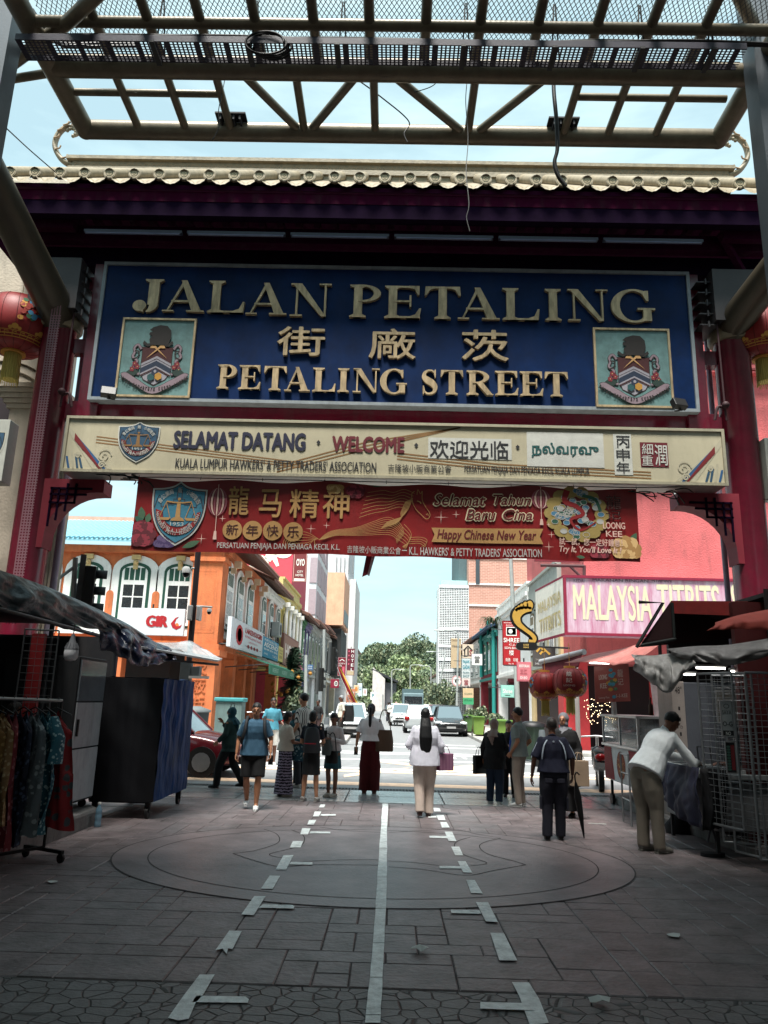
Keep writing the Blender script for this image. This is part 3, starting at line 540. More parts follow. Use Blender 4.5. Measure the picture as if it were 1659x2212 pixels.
# ---------------------------------------------------------------- light box below
CREAM = M('yellowed_acrylic', (.45, .41, .29), .35, var=.1, ns=2, bump=.05, dirt=.18); CREAM.node_tree.nodes['Principled BSDF'].inputs['Specular IOR Level'].default_value = .5
NAVY = C('141833'); MAROON = C('5e0d1c'); INK = C('1d1f22'); TEAL = C('0f4d4b')
def shield(mb, f, D0, mats):          # f: unit frame, mats: white, teal, red, dark, gold
    W_, T_, R_, K_, O_ = mats
    sh = lambda s: [(.5+(a-.5)*s, .5+(b-.5)*s) for a, b in spline([(.5, 1.0), (.62, .93), (.80, .89), (1.0, .88)], 4)+spline([(1.0, .88), (.99, .6), (.93, .38), (.78, .17), (.5, 0)], 5)[1:]+spline([(.5, 0), (.22, .17), (.07, .38), (.01, .6), (0, .88)], 5)[1:]+spline([(0, .88), (.20, .89), (.38, .93), (.5, 1.0)], 4)[1:-1]]
    mb.flat(sh(1)[::-1], f, D0, W_); mb.flat(sh(.94)[::-1], f, D0+.002, K_); mb.flat(sh(.91)[::-1], f, D0+.004, T_)
    o = [(.5+.41*math.cos(R(a)), .56+.40*math.sin(R(a))) for a in range(180, 361, 8)]; i_ = [(.5+.28*math.cos(R(a)), .52+.235*math.sin(R(a))) for a in range(180, 361, 8)]
    mb.flat(o+i_[::-1], f, D0+.006, R_); ribbon(mb, o, .01, f, D0+.0075, K_); ribbon(mb, i_, .01, f, D0+.0075, K_)
    sky_ = [(.06, .58), (.10, .72), (.13, .78), (.16, .72), (.18, .60), (.28, .60), (.28, .64), (.40, .64), (.40, .72), (.455, .72), (.46, .86), (.5, .95), (.54, .86), (.545, .72), (.60, .72), (.60, .64), (.72, .64), (.72, .60), (.82, .60), (.84, .72), (.87, .78), (.90, .72), (.94, .58)]
    ribbon(mb, sky_, .012, f, D0+.0078, K_)
    mb.flat([(.37, .38), (.63, .38), (.60, .42), (.545, .44), (.53, .68), (.47, .68), (.455, .44), (.40, .42)], f, D0+.009, O_); mb.flat(circ(.5, .72, .03, .025, 12), f, D0+.0092, O_)
    ribbon(mb, [(.27, .68), (.42, .665), (.58, .665), (.73, .68)], .022, f, D0+.0094, O_)
    for s in (-1, 1):
        X = lambda a: .5+s*(a-.5)
        ribbon(mb, [(X(.73), .67), (X(.64), .43)], .012, f, D0+.0095, O_); ribbon(mb, [(X(.73), .67), (X(.83), .43)], .012, f, D0+.0096, O_); mb.flat([(X(.62), .43), (X(.85), .43), (X(.81), .39), (X(.66), .39)][::s], f, D0+.0097, O_)
    arctext(mb, '會公業商 販 小坡隆吉', f, .5, .42, .44, 142, 38, .085, D0+.0105, W_, .03, wf=.9)
    text(mb, '1953', f, .38, .30, .62, .36, D0+.0105, W_, .01); arctext(mb, 'KUALA LUMPUR', f, .5, .54, .315, 222, 318, .055, D0+.0107, W_, .03, wf=.75, up=False)
    arctext(mb, "HAWKERS' PETTY TRADES' ASSN.", f, .5, .56, .375, 190, 352, .052, D0+.0109, W_, .03, wf=.7, up=False)
YB = 11.5
BX0, BX1, BZ0, BZ1 = -5.33, 5.18, 5.03, 5.95
lb = th('light_box', 'long yellowed cream light box with welcome words in four languages', 'sign', (0, YB, 0))
lp = lambda mb, n, m, par=lb, **k: (lambda o: (setattr(o, 'location', (0, -YB, 0)), o)[1])(mb.build(n, m, par, **k))
g = MB(); g.box((BX0, YB+.02, BZ0), (BX1, YB+.5, BZ1)); lp(g, 'housing', M('aluminium_housing', (.36, .35, .31), .45, .3, dirt=.35), bevel=.01)
g = MB(); g.box((BX0+.03, YB+.0, BZ0+.03), (BX1-.03, YB+.018, BZ1-.03)); lp(g, 'panel', CREAM)
g = MB(); w = .035
for lo, hi in (((BX0-.01, BZ0-.01), (BX1+.01, BZ0+w)), ((BX0-.01, BZ1-w), (BX1+.01, BZ1+.01)), ((BX0-.01, BZ0+w), (BX0+w, BZ1-w)), ((BX1-w, BZ0+w), (BX1+.01, BZ1-w))): g.box((lo[0], YB-.03, lo[1]), (hi[0], YB+.015, hi[1]))
lp(g, 'frame', M('brass_trim', (.36, .33, .24), .5, .3, dirt=.4))
f = front(YB); g = MB()
# painted ribbons and scrolls of the background
for k in range(3): ribbon(g, [(BX0+.5, 5.62-.05*k), (-3.0, 5.42-.045*k), (-1.5, 5.25-.04*k)], .02, f, .002, 5)
for k in range(3): ribbon(g, [(-1.9, 5.09+.05*k), (-.5, 5.5+.06*k), (1.0, 5.9)], .022, f, .0025, 5); ribbon(g, [(0, 5.35+.05*k), (1.6, 5.20+.05*k), (4, 5.12+.05*k)], .022, f, .0028, 5)
for s, xe in ((1, BX0+.04), (-1, BX1-.04)):
    X = lambda a: xe+s*a
    for a0, w_, m_ in ((.02, .09, 0), (.13, .035, 6), (.19, .05, 2), (.27, .07, 0)):
        g.flat([(X(a0-.02), 5.08+(.75-a0*1.2)), (X(a0-.02), 5.08+(.75-a0*1.2)-.12), (X(a0+.43), 5.08), (X(a0+.43+w_), 5.08)][::s], f, .003+.0006*m_, m_)
    for a0, h_ in ((.06, .2), (.13, .3), (.2, .24), (.27, .17)): g.flat([(X(a0), 5.08), (X(a0+.035), 5.08), (X(a0-.02), 5.08+h_), (X(a0-.055), 5.08+h_)][::s], f, .008, (2, 0, 7, 7)[int(a0*14) % 4])
    for cx_, cz_, r_ in ((X(.62), 5.30, .12), (X(.60), 5.15, .06), (X(.2), 5.3, .05)): ribbon(g, [(cx_+r_*(1-t/26)*math.cos(t*.45), cz_+r_*(1-t/26)*math.sin(t*.45)) for t in range(24)], .022, f, .0095, 0)
def tp(s, u0, v0, u1, v1, m, bold=0., Y=YB, d=.011, mb=None, shear=0., fr=None):
    um, vm = (u0+u1)/2, (v0+v1)/2; text(mb or g, s, fr or front(Y), P(u0, vm, Y).x, P(um, v1, Y).z, P(u1, vm, Y).x, P(um, v0, Y).z, d, m, bold, shear=shear)
tp('SELAMAT DATANG', 375, 933, 661, 972, 1, .055); tp('WELCOME', 717, 943, 874, 978, 3, .055)
for u, v in ((688, 956), (899, 962), (1118, 966)): p = P(u, v, YB); g.flat([(p.x-.035, p.z), (p.x, p.z-.04), (p.x+.035, p.z), (p.x, p.z+.04)], f, .011, 4)
tp("KUALA LUMPUR HAWKERS' & PETTY TRADERS' ASSOCIATION", 379, 994, 813, 1016, 4, .015); tp('PERSATUAN PENJAJA DAN PENIAGA KECIL KUALA LUMPUR', 1003, 1009, 1273, 1027, 4, .015); tp('吉隆坡小販商業公會', 838, 1004, 975, 1021, 4, .01)
def patch(u0, v0, u1, v1, m=0, d=.006): um, vm = (u0+u1)/2, (v0+v1)/2; g.flat(rect(P(u0, vm, YB).x, P(um, v1, YB).z, P(u1, vm, YB).x, P(um, v0, YB).z), f, d, m)
patch(925, 947, 1105, 992, 8); patch(1138, 935, 1304, 1009, 8); patch(1326, 938, 1365, 1026, 8); patch(1383, 956, 1443, 1009, 3)
tp('欢迎光临', 928, 952, 1098, 991, 4, .03); tp('நல்வரவு', 1148, 957, 1293, 990, 9, .03)
for i, ch in enumerate('丙申年'): tp(ch, 1331, 942+28*i, 1360, 967+28*i, 4, .02)
tp('細', 1386, 959, 1410, 982, 8, .01); tp('潤', 1414, 961, 1441, 1006, 8, .01); tp('重', 1386, 984, 1410, 1006, 8, .01)
sh0 = P(253, 958, YB).x; sh1 = P(344, 958, YB).x; z0 = P(298, 1000, YB).z; z1 = P(298, 911, YB).z
shield(g, lambda a, b, c=0: Vector((sh0+a*(sh1-sh0), YB-c, z0+b*(z1-z0))), .012, (8, 7, 3, 4, 5))
lp(g, 'lettering', [C('a8a28c'), NAVY, C('1f4e78'), MAROON, INK, C('7d5c33'), C('6a1016'), C('22465e'), C('b9bab2'), TEAL])
# neighbours of the light box seen past both pillars
for s, u0, lab in ((-1, 0, 'blank cream light box left of the left pillar'), (1, 0, 'blank pale light box right of the right pillar')):
    b_ = th('side_light_box', lab, 'sign', (0, YB, 0)); g = MB(); x0, x1 = (-9.2, -6.42) if s < 0 else (5.98, 8.6); z0, z1 = (4.92, 5.99) if s < 0 else (4.93, 5.95)
    g.box((x0, YB+.3, z0), (x1, YB+.6, z1)); o = g.build('housing', M('pale_housing', (.36, .37, .33), .5, dirt=.3), b_, bevel=.01); o.location = (0, -YB, 0)
    if s < 0:
        g = MB(); q = lambda a, b, c=0: Vector((-7.3+a*.85, YB+.298-c, 5.14+b*.72)); shield(g, q, .002, (0, 1, 2, 3, 4)); o = g.build('emblem', [C('a8a89c'), C('22465e'), MAROON, INK, C('7d5c33')], b_); o.location = (0, -YB, 0)
# ---------------------------------------------------------------- festival banner
YN = 11.62
ban = th('festive_banner', 'wide red new year banner with gold horse hung under the light box', 'banner', (0, YN, 0))
bl = lambda p: p
def bfr(off=0):
    def f(a, b, c=0): return Vector((a, YN-c*(1 if c == 0 else 1)-(.006 if c else 0)-.03*math.sin(a*1.9+b*.8)-.008*math.sin(a*4.3-b*2)*(.4+.6*(5.05-b)), b))
    return f
fb = bfr(); BRED = M('banner_vinyl', (.19, .007, .008), .42, var=.2, ns=2, bump=.25, bs=5, dirt=.12)
nx, nz_ = 120, 12; xa, xb = -4.12, 3.80; g = MB(); vs = []
ztop = lambda x: 4.98-.035*math.sin((x-xa)/(xb-xa)*math.pi*5)**2
for j in range(nz_+1):
    for i in range(nx+1): x = xa+(xb-xa)*i/nx; z = 3.80+.01*math.sin(x*4)+(ztop(x)-3.80)*j/nz_; vs.append(fb(x, z, 0))
g.add(vs, [(j*(nx+1)+i, j*(nx+1)+i+1, (j+1)*(nx+1)+i+1, (j+1)*(nx+1)+i) for j in range(nz_) for i in range(nx)], 0, True)
o = g.build('cloth', BRED, ban); o.location = (0, -YN, 0)
g = MB(); GOLDP = C('c29b66'); PINKP = C('b0646c')
def bt(s, u0, v0, u1, v1, m, bold=0., d=.012, shear=0.):
    um, vm = (u0+u1)/2, (v0+v1)/2; text(g, s, fb, P(u0, vm, YN).x, P(um, v1, YN).z, P(u1, vm, YN).x, P(um, v0, YN).z, d, m, bold, shear=shear)
def bp_(u, v): p = P(u, v, YN); return (p.x, p.z)
def bcr(x, y): return bp_((880+x*.434)*.864, (1180+y*.434)*.864)     # positions measured on the enlarged banner, right half
def bcl(x, y): return bp_((320+x*.4099)*.864, (1190+y*.4099)*.864)   # left half
for i, ch in enumerate('龍马精神'):
    x0, y0, x1, y1 = ((605, 62, 745, 235), (795, 85, 945, 252), (982, 88, 1170, 258), (1185, 92, 1355, 262))[i]
    (a0, b0), (a1, b1) = bcl(x0, y1), bcl(x1, y0); text(g, ch, fb, a0, b0, a1, b1, .010, 4, .07); text(g, ch, fb, a0, b0, a1, b1, .014, 0, .03)
for i, ch in enumerate('新年快乐'):
    cx_, cy_ = bcl((635, 758, 883, 1008)[i], (327, 332, 335, 343)[i]); r_ = .155; g.flat(circ(cx_, cy_, r_), fb, .012, 0); text(g, ch, fb, cx_-.095, cy_-.09, cx_+.095, cy_+.09, .016, 4, .02)
bt('PERSATUAN PENJAJA DAN PENIAGA KECIL K.L.', 468, 1174, 735, 1190, 2, .01); bt('吉隆坡小販商業公會', 750, 1181, 866, 1197, 2, .01); bt('一', 868, 1188, 879, 1190, 2); bt("K.L. HAWKERS' & PETTY TRADERS' ASSOCIATION", 884, 1184, 1169, 1202, 2, .01)
for s, x0, y0, x1, y1 in (('Selamat', 465, 125, 775, 198), ('Tahun', 806, 132, 1035, 198), ('Baru', 650, 212, 832, 284), ('Cina', 862, 216, 1042, 286)):
    (a0, b0), (a1, b1) = bcr(x0, y1), bcr(x1, y0); text(g, s, fb, a0, b0, a1, b1, .010, 5, .09, shear=.25); text(g, s, fb, a0+.02, b0+.02, a1-.02, b1-.02, .014, 1, .02, shear=.25)

for k in range(20):
    xa_, xb_ = 458+32*k, 490+32*k; ta, tb_ = 320+.6*k, 320.6+.6*k; ba, bb_ = 402+.9*k, 402.9+.9*k
    g.flat([bcr(*p) for p in (((xa_, ta), (xb_, tb_), (xb_ if k < 19 else 1078, (tb_+bb_)/2), (xb_, bb_), (xa_, ba), (xa_ if k else 476, (ta+ba)/2)))][::-1], fb, .012, 0)
(a0, b0), (a1, b1) = bcr(490, 400), bcr(1058, 342); text(g, 'Happy Chinese New Year', fb, a0, b0, a1, b1, .016, 1, .02, shear=.25)
# horse in flowing gold lines
def hl(pts, w=.012, m=0, k=5, d=.013): ribbon(g, spline([bcr(*p) for p in pts], k), w*.8, fb, d, m)
hl([(362, 110), (345, 125), (350, 175), (370, 215), (400, 245), (425, 268), (445, 262), (448, 235), (425, 200), (405, 160), (405, 110), (395, 125), (380, 100), (375, 130)], .012); hl([(375, 165), (392, 172), (398, 182)], .02); hl([(428, 245), (436, 240), (440, 250)], .014)
for k in range(9): o_ = k*9; hl([(350-o_*.55, 150+o_*.25), (325-o_*.6, 210+o_*.3), (290-o_*1.0+k*8, 255+o_*.2), (240-o_*.6+k*6, 275+o_*.35), (200-k*4, 290+o_*.5)], .009)
for k in range(7): hl([(360-k*6, 122+k*16), (300-k*5, 100+k*17), (240-k*8, 118+k*18), (180-k*10, 108+k*22), (90+k*4-k*12, 122+k*24)], .009)
for k in range(9): t = k/8; hl([(-190+t*30, 395-t*5), (-120+t*30, 345+t*25), (20, 325-t*0+t*45), (120, 290+t*75), (210, 262+t*100), (280-t*30, 300+t*80), (300-t*40, 360+t*50)], .0085)
for k in range(6): hl([(300-k*10, 300+k*16), (340-k*6, 350+k*14), (330-k*4, 400+k*8), (290, 430)], .0085)
for k in range(4): hl([(330, 378+k*12), (390, 375+k*12), (430-k*4, 388+k*14), (425, 415), (400, 432)], .009)
for k in range(6): hl([(-190-k*5, 390), (-260, 350+k*15), (-330, 352+k*15), (-385+k*9, 385+k*8), (-400+k*12, 440)], .009)
hl([(-195, 385), (-215, 400), (-205, 440)], .012)
# paper lanterns with tassels
for cf, cx_, cy_, rx_, ry_ in ((bcl, 545, 155, 62, 85), (bcr, 1085, 160, 56, 55)):
    c0 = cf(cx_, cy_); rx = abs(cf(cx_+rx_, cy_)[0]-c0[0]); ry = abs(cf(cx_, cy_+ry_)[1]-c0[1])
    for k in range(-3, 4): w_ = rx/3.6; poly = [(c0[0]+rx*k/3.5*math.cos(R(a))+w_*.35*math.cos(R(a)), c0[1]+ry*math.sin(R(a))) for a in range(-90, 91, 15)]+[(c0[0]+rx*k/3.5*math.cos(R(a))-w_*.35*math.cos(R(a)), c0[1]+ry*math.sin(R(a))) for a in range(90, -91, -15)]; g.flat(poly, fb, .011+.0003*abs(k), 6 if k % 2 else 3)
    ribbon(g, [(c0[0], c0[1]+ry), (c0[0], c0[1]+ry*1.25)], .008, fb, .012, 3); ribbon(g, [(c0[0], c0[1]-ry), (c0[0], c0[1]-ry*2.1)], .01, fb, .012, 3); g.flat([(c0[0]-.03, c0[1]-ry*2.7), (c0[0]+.03, c0[1]-ry*2.7), (c0[0]+.018, c0[1]-ry*2.1), (c0[0]-.018, c0[1]-ry*2.1)], fb, .0125, 3)
for cf, x, y, r_ in ((bcl, 447, 382, .09), (bcl, 1117, 325, .085), (bcl, 575, 258, .06), (bcl, 1212, 305, .06), (bcr, 513, 260, .12), (bcr, 600, 245, .07), (bcr, 1130, 435, .09), (bcr, 1145, 365, .06), (bcr, 1130, 308, .04)):
    a, b = cf(x, y); g.flat([(a-r_, b), (a, b-.006), (a+r_, b), (a, b+.006)], fb, .0131, 3); g.flat([(a-.006, b), (a, b-r_), (a+.006, b), (a, b+r_)], fb, .0134, 3)
# peonies and leaves
def peony(cf, x, y, r_, m0, m1, seed):
    cx_, cy_ = cf(x, y); rr = random.Random(seed); d = .0125
    for ring in range(5):
        n = 9-ring; rad = r_*(1-ring*.2)
        for k in range(n): a = k*2*math.pi/n+ring*.5+rr.random()*.3; px, pz = cx_+rad*.62*math.cos(a), cy_+rad*.62*math.sin(a); d += .00006; px = max(px, xa+rad*.4); pz = min(max(pz, 3.84+rad*.4), 4.93-rad*.35); g.flat(circ(px, pz, rad*.42, rad*.36, 9), fb, d, m0 if (k+ring) % 2 else m1)
def leaf(cf, x0, y0, x1, y1, w_, m=9):
    a = Vector(cf(x0, y0)); b = Vector(cf(x1, y1)); t = b-a; nn = Vector((-t.y, t.x)).normalized(); q = [a]+[a+t*s+nn*w_*math.sin(math.pi*s) for s in (.2, .4, .6, .8)]+[b]+[a+t*s-nn*w_*math.sin(math.pi*s) for s in (.8, .6, .4, .2)]; q = [(max(p.x, xa+.01), min(max(p.y, 3.83), 4.93)) for p in q]
    g.flat(q[::-1], fb, .0118, m)
leaf(bcl, 90, 280, 85, 190, .06); leaf(bcl, 100, 285, 45, 250, .05, 10); leaf(bcl, 120, 290, 135, 230, .05); leaf(bcl, 330, 440, 440, 395, .05); leaf(bcr, 90, 75, 190, 75, .04); leaf(bcr, 1600, 420, 1640, 350, .05); leaf(bcr, 1290, 490, 1340, 495, .03)
peony(bcl, 85, 360, .24, 7, 8, 1); peony(bcl, 225, 420, .17, 11, 12, 2); peony(bcl, 1390, 90, .15, 7, 8, 3); peony(bcl, 1265, 65, .14, 13, 0, 4); peony(bcr, 1580, 450, .24, 13, 0, 5); peony(bcr, 1425, 465, .16, 7, 8, 6)
a0, b0 = bcl(122, 425); a1, b1 = bcl(490, 38); shield(g, lambda a, b, c=0: fb(a0+a*(a1-a0), b0+b*(b1-b0), c), .014, (2, 14, 15, 4, 0))
# round emblem of clouds, and the sponsor's name
cx_, cy_ = bcr(1292, 245); rr = random.Random(8)
for k in range(14): a = k*2*math.pi/14; g.flat(circ(cx_+.40*math.cos(a), cy_+.36*math.sin(a), .12, .1, 10), fb, .0125+.00005*k, 16)
for k in range(60): a = rr.random()*6.28; r_ = .42*math.sqrt(rr.random()); x, z = cx_+r_*math.cos(a), cy_+r_*.9*math.sin(a); m_ = rr.choice((17, 17, 17, 10, 2, 16)); g.flat(circ(x, z, .055, .04, 9), fb, .0135+.00004*k, m_); ribbon(g, circ(x, z, .055, .04, 9), .007, fb, .0162+.00003*k, 2, True)
ribbon(g, spline([(cx_-.14, cy_+.38), (cx_-.18, cy_+.2), (cx_+.0, cy_+.12), (cx_+.1, cy_+.0), (cx_-.1, cy_-.1), (cx_+.05, cy_-.26), (cx_+.3, cy_-.12)], 6), [.10-.08*(i/36) for i in range(37)], fb, .0185, 15); ribbon(g, spline([(cx_+.1, cy_+.3), (cx_+.3, cy_+.25), (cx_+.38, cy_+.05)], 5), .05, fb, .0187, 10)
for ch, y0, y1 in (('龍', 135, 215), ('记', 222, 272)): (p0, p1), (p2, p3) = bcr(1465, y1), bcr(1550, y0); text(g, ch, fb, p0, p1, p2, p3, .012, 3, .02); text(g, ch, fb, p0, p1, p2, p3, .015, 4, -.0)
for s, x0, y0, x1, y1, m_ in (('LOONG', 1445, 292, 1572, 328, 3), ('KEE', 1462, 342, 1555, 374, 3), ('試一試，您一定好鍾意！', 1190, 390, 1555, 425, 3), ("Try It, You'll Love It !", 1190, 435, 1550, 474, 3)): (p0, p1), (p2, p3) = bcr(x0, y1), bcr(x1, y0); text(g, s, fb, p0, p1, p2, p3, .021, m_, .03, shear=.2 if 'Try' in s else 0)
o = g.build('artwork', [C('a07a48'), C('5b0a10'), C('a9a9a4'), C('c9a79a'), C('35060a'), C('cfc2a0'), C('8c4a55'), C('8a2c3a'), C('5a1824'), C('3c5a41'), C('24503f'), C('5a4a6e'), C('40315a'), C('c7a570'), C('2b6a80'), C('7d1216'), C('8f7c45'), C('3f6f8a')], ban); o.location = (0, -YN, 0)
g = MB(); g.tube([(xa-1.2, YN, 5.06), (xa, YN, 4.99)]+[(xa+(xb-xa)*k/20, YN, 5.0) for k in range(1, 21)]+[(xb+1.0, YN, 5.04)], .008, 5)
for k in range(9): g.tube([(xa+(xb-xa)*k/8, YN, 4.97), (xa+(xb-xa)*k/8, YN+.05, 5.1)], .005, 4)
o = g.build('cord', BLACK, ban); o.location = (0, -YN, 0)
# tail end of a torn banner hanging below
p = P(792, 1200, YN+.1); g = MB(); g.add([(p.x+.0, YN+.1, 3.86), (p.x+.09, YN+.12, 3.86), (p.x+.02, YN+.1, 3.52), (p.x-.06, YN+.08, 3.48)], [(0, 3, 2, 1)]); g.add([(p.x+.09, YN+.12, 3.86), (p.x+.14, YN+.14, 3.86), (p.x+.05, YN+.12, 3.5), (p.x+.02, YN+.1, 3.52)], [(0, 3, 2, 1)], 1)
tag(g.build('banner_strip', [C('6e1024'), C('b9a9ac')], solid=.004), 'narrow twisted dark red strip dangling below the banner', 'banner strip')
# ---------------------------------------------------------------- fluorescent tubes under the roof
for k in range(6):
    t_ = th('tube_light', 'unlit fluorescent batten %s under the gate roof' % ('at the left end', 'second from the left', 'left of the middle', 'right of the middle', 'second from the right', 'at the right end')[k], 'lamp', (-4.55+k*1.75, 11.3, 9.17), 0, 'fluorescent battens under the gate roof')
    g = MB(); g.box((-.83, -.04, .02), (.83, .04, .07)); g.build('batten', M('batten_grey', (.03, .034, .055), .5), t_)
    g = MB(); g.tube([(-.8, -.03, 0), (.8, -.03, 0)], .02, 8); g.build('tube', M('tube_glass', (.10, .11, .17), .2), t_)
for x, lab in ((P(235, 862, 11.6).x, 'left'), (P(1470, 888, 11.6).x, 'right')):
    t_ = th('floodlight', 'small black floodlight pointing up at the %s end of the blue sign' % lab, 'lamp', (x, 11.55, 6.3), 0, 'floodlights under the blue sign'); g = MB(); g.box((-.12, -.06, .05), (.12, .05, .22)); g.build('lamp_head', BLACK, t_, bevel=.01).rotation_euler = (R(-25), 0, .3)
    g = MB(); g.beam((0, 0, 0), (0, .3, .1), .03, .02); g.build('bracket', BLACK, t_)
# ================================================================ street canopy over the photographer
ZC = 9.7
BRZ = M('bronze_painted_steel', (.15, .122, .08), .4, .2, var=.25, ns=5, bump=.15, dirt=.35, stretch=(1, 1, 1))
can = th('street_canopy', 'bronze tubular steel canopy frame overhead with wire mesh', 'canopy', (0, 8, ZC))
def cp(mb, n, m, **k): o = mb.build(n, m, can, **k); o.location = (0, -8, -ZC); return o
gx = lambda u, v, z=ZC: G(u, v, z)
a, b = gx(185, 280), gx(1552, 300); y1 = (a.y+b.y)/2; g = MB(); g.tube([(a.x, y1, ZC), (b.x, y1, ZC)], .135, 20); cp(g, 'front_tube', BRZ)
c_, d_ = gx(118, 142), gx(1622, 163); y2 = (c_.y+d_.y)/2; g = MB(); g.tube([(c_.x, y2, ZC), (d_.x, y2, ZC)], .145, 20); cp(g, 'cross_tube', BRZ)
for s, p, q in ((-1, a, gx(28, 20)), (1, b, gx(1690, 40))):
    g = MB(); g.tube([(p.x, y1-.02, ZC), (q.x, 3.2, ZC)] if False else [(p.x, y1, ZC), (p.x+(q.x-p.x)*.0+s*.02, 2.5, ZC)], .135, 20); cp(g, 'edge_tube', BRZ)
    g = MB(); g.ball((p.x, y1, ZC), .14); cp(g, 'corner_joint', BRZ)
for yy in (gx(830, 55).y, gx(830, -35).y, gx(830, -150).y, 5.2, 4.2): g = MB(); g.tube([(-4.75, yy, ZC), (4.6, yy, ZC)], .07, 12); cp(g, 'cross_rail', BRZ)
for u in (235, 345, 452, 565, 685, 800, 917, 1029, 1149, 1272, 1384, 1497):
    x = gx(u, 118).x; g = MB(); g.tube([(x, y2, ZC+.02), (x, 2.5, ZC+.02)], .066, 12); cp(g, 'rafter', BRZ)
for u in (295, 397, 495, 655, 810, 1014, 1224, 1322, 1427):
    x = gx(u, 265).x; g = MB(); g.tube([(x, y2, ZC-.01), (x, y1, ZC-.01)], .058, 12); cp(g, 'rafter', BRZ)
for u0, v0, u1, v1 in ((522, 165, 643, 262), (775, 170, 668, 262), (845, 170, 1003, 267), (1183, 172, 1032, 267)):
    p = gx(u0, v0); q = gx(u1, v1); g = MB(); g.tube([(p.x, y2+.05, ZC), (q.x, y1-.05, ZC)], .06, 12); cp(g, 'diagonal_brace', BRZ)
for u0, v0, u1, v1 in ((162, 197, 475, 205), (1246, 208, 1568, 215)):
    p = gx(u0, v0); q = gx(u1, v1); yy = (p.y+q.y)/2; g = MB(); g.tube([(p.x, yy, ZC), (q.x, yy, ZC)], .05, 10); cp(g, 'short_rail', BRZ)
for u in (495, 1224):
    p = gx(u, 248); g = MB(); g.box((p.x-.22, y1-.3, ZC+.06), (p.x+.22, y1-.12, ZC+.085)); 
    for k in (-.14, -.05, .05, .14): g.box((p.x+k-.012, y1-.28, ZC-.02), (p.x+k+.012, y1-.14, ZC+.07))
    cp(g, 'bracket_plate', C('17171a'))
for pts, r_ in (([P(22, 140, 8.6), P(150, 45, 7.6), P(240, -40, 6.8)], .085), ([P(18, 172, 8.8), P(105, 158, 8.6)], .06), ([P(1580, -40, 7.2), P(1640, 80, 8.2)], .085), ([P(1625, 178, 8.7), P(1680, 190, 8.8)], .06)):
    g = MB(); g.tube(pts, r_, 12); cp(g, 'corner_brace', BRZ)
# expanded wire mesh above the rafters
g = MB(); zm = ZC+.16; x0, x1, ya, yb = -4.6, 4.5, 5.0, y2-.25; st = .062; f = lambda a, b, c=0: Vector((a, b, zm+c))
H_ = yb-ya; W_ = .011
k = x0-H_*.6
while k < x1:
    for s in (1, -1):
        # line from (k,ya) to (k+.6H,yb), clipped
        xa_, xb_ = (k, k+H_*.6) if s > 0 else (k+H_*.6, k); pa, pb = (xa_, ya), (xb_, yb)
        def clip(pa, pb):
            (X0, Y0), (X1, Y1) = pa, pb; t0, t1 = 0, 1; dx = X1-X0
            for lim, sg in ((x0, 1), (x1, -1)):
                # sg*(X) >= sg*lim
                v0, v1 = sg*(X0-lim), sg*(X1-lim)
                if v0 < 0 and v1 < 0: return None
                if v0 < 0: t0 = max(t0, v0/(v0-v1))
                elif v1 < 0: t1 = min(t1, v0/(v0-v1))
            return ((X0+dx*t0, Y0+(Y1-Y0)*t0), (X0+dx*t1, Y0+(Y1-Y0)*t1)) if t1 > t0 else None
        cc = clip(pa, pb)
        if cc:
            (X0, Y0), (X1, Y1) = cc; g.add([f(X0-W_/2, Y0), f(X0+W_/2, Y0), f(X1+W_/2, Y1), f(X1-W_/2, Y1)], [(0, 3, 2, 1)])
    k += st
cp(g, 'wire_mesh', M('mesh_wire', (.10, .10, .11), .6))
g = MB(); g.box((-6.8, -70, 10.15), (6.6, 6.1, 10.22)); cp(g, 'shade_roof', M('canopy_sheet', (.06, .07, .08), .6))  # unseen solid roof, added and run far back to shade the foreground
for s, u in ((-1, 22), (1, 1622)):
    p = P(u, 100, 8.0); g = MB(); g.box((p.x-.5 if s < 0 else p.x-.02, 7.9, 0), (p.x+.02 if s < 0 else p.x+.5, 8.2, 12)); cp(g, 'column', M('grey_column', (.10, .115, .13), .5, dirt=.2))
# the arms that carry the canopy on the gate pillars
for s, q, r_ in ((-1, P(-60, 300, 9.0), .30), (1, P(1760, 470, 9.8), .28)):
    x = -5.93 if s < 0 else 5.7; g = MB(); g.tube([(x, 11.95, 7.9), (x-s*.02, 11.75, 8.02), q], [r_, r_, r_*.85], 20); cp(g, 'support_arm', M('dark_bronze', (.055, .045, .03), .4, .2, dirt=.4))
    g = MB(); g.box((x-.42, 11.6, 7.95), (x+.42, 12.4, 8.9)); 
    for k in range(5): g.box((x-s*.55-.1, 11.7, 7.9+k*.2), (x-s*.35, 12.2, 7.92+k*.2)); g.tube([(x-s*.5, 11.7, 7.86+k*.2), (x-s*.5, 11.7, 7.97+k*.2)], .02, 6)
    cp(g, 'arm_bracket', M('arm_bracket_black', (.03, .028, .03), .5))
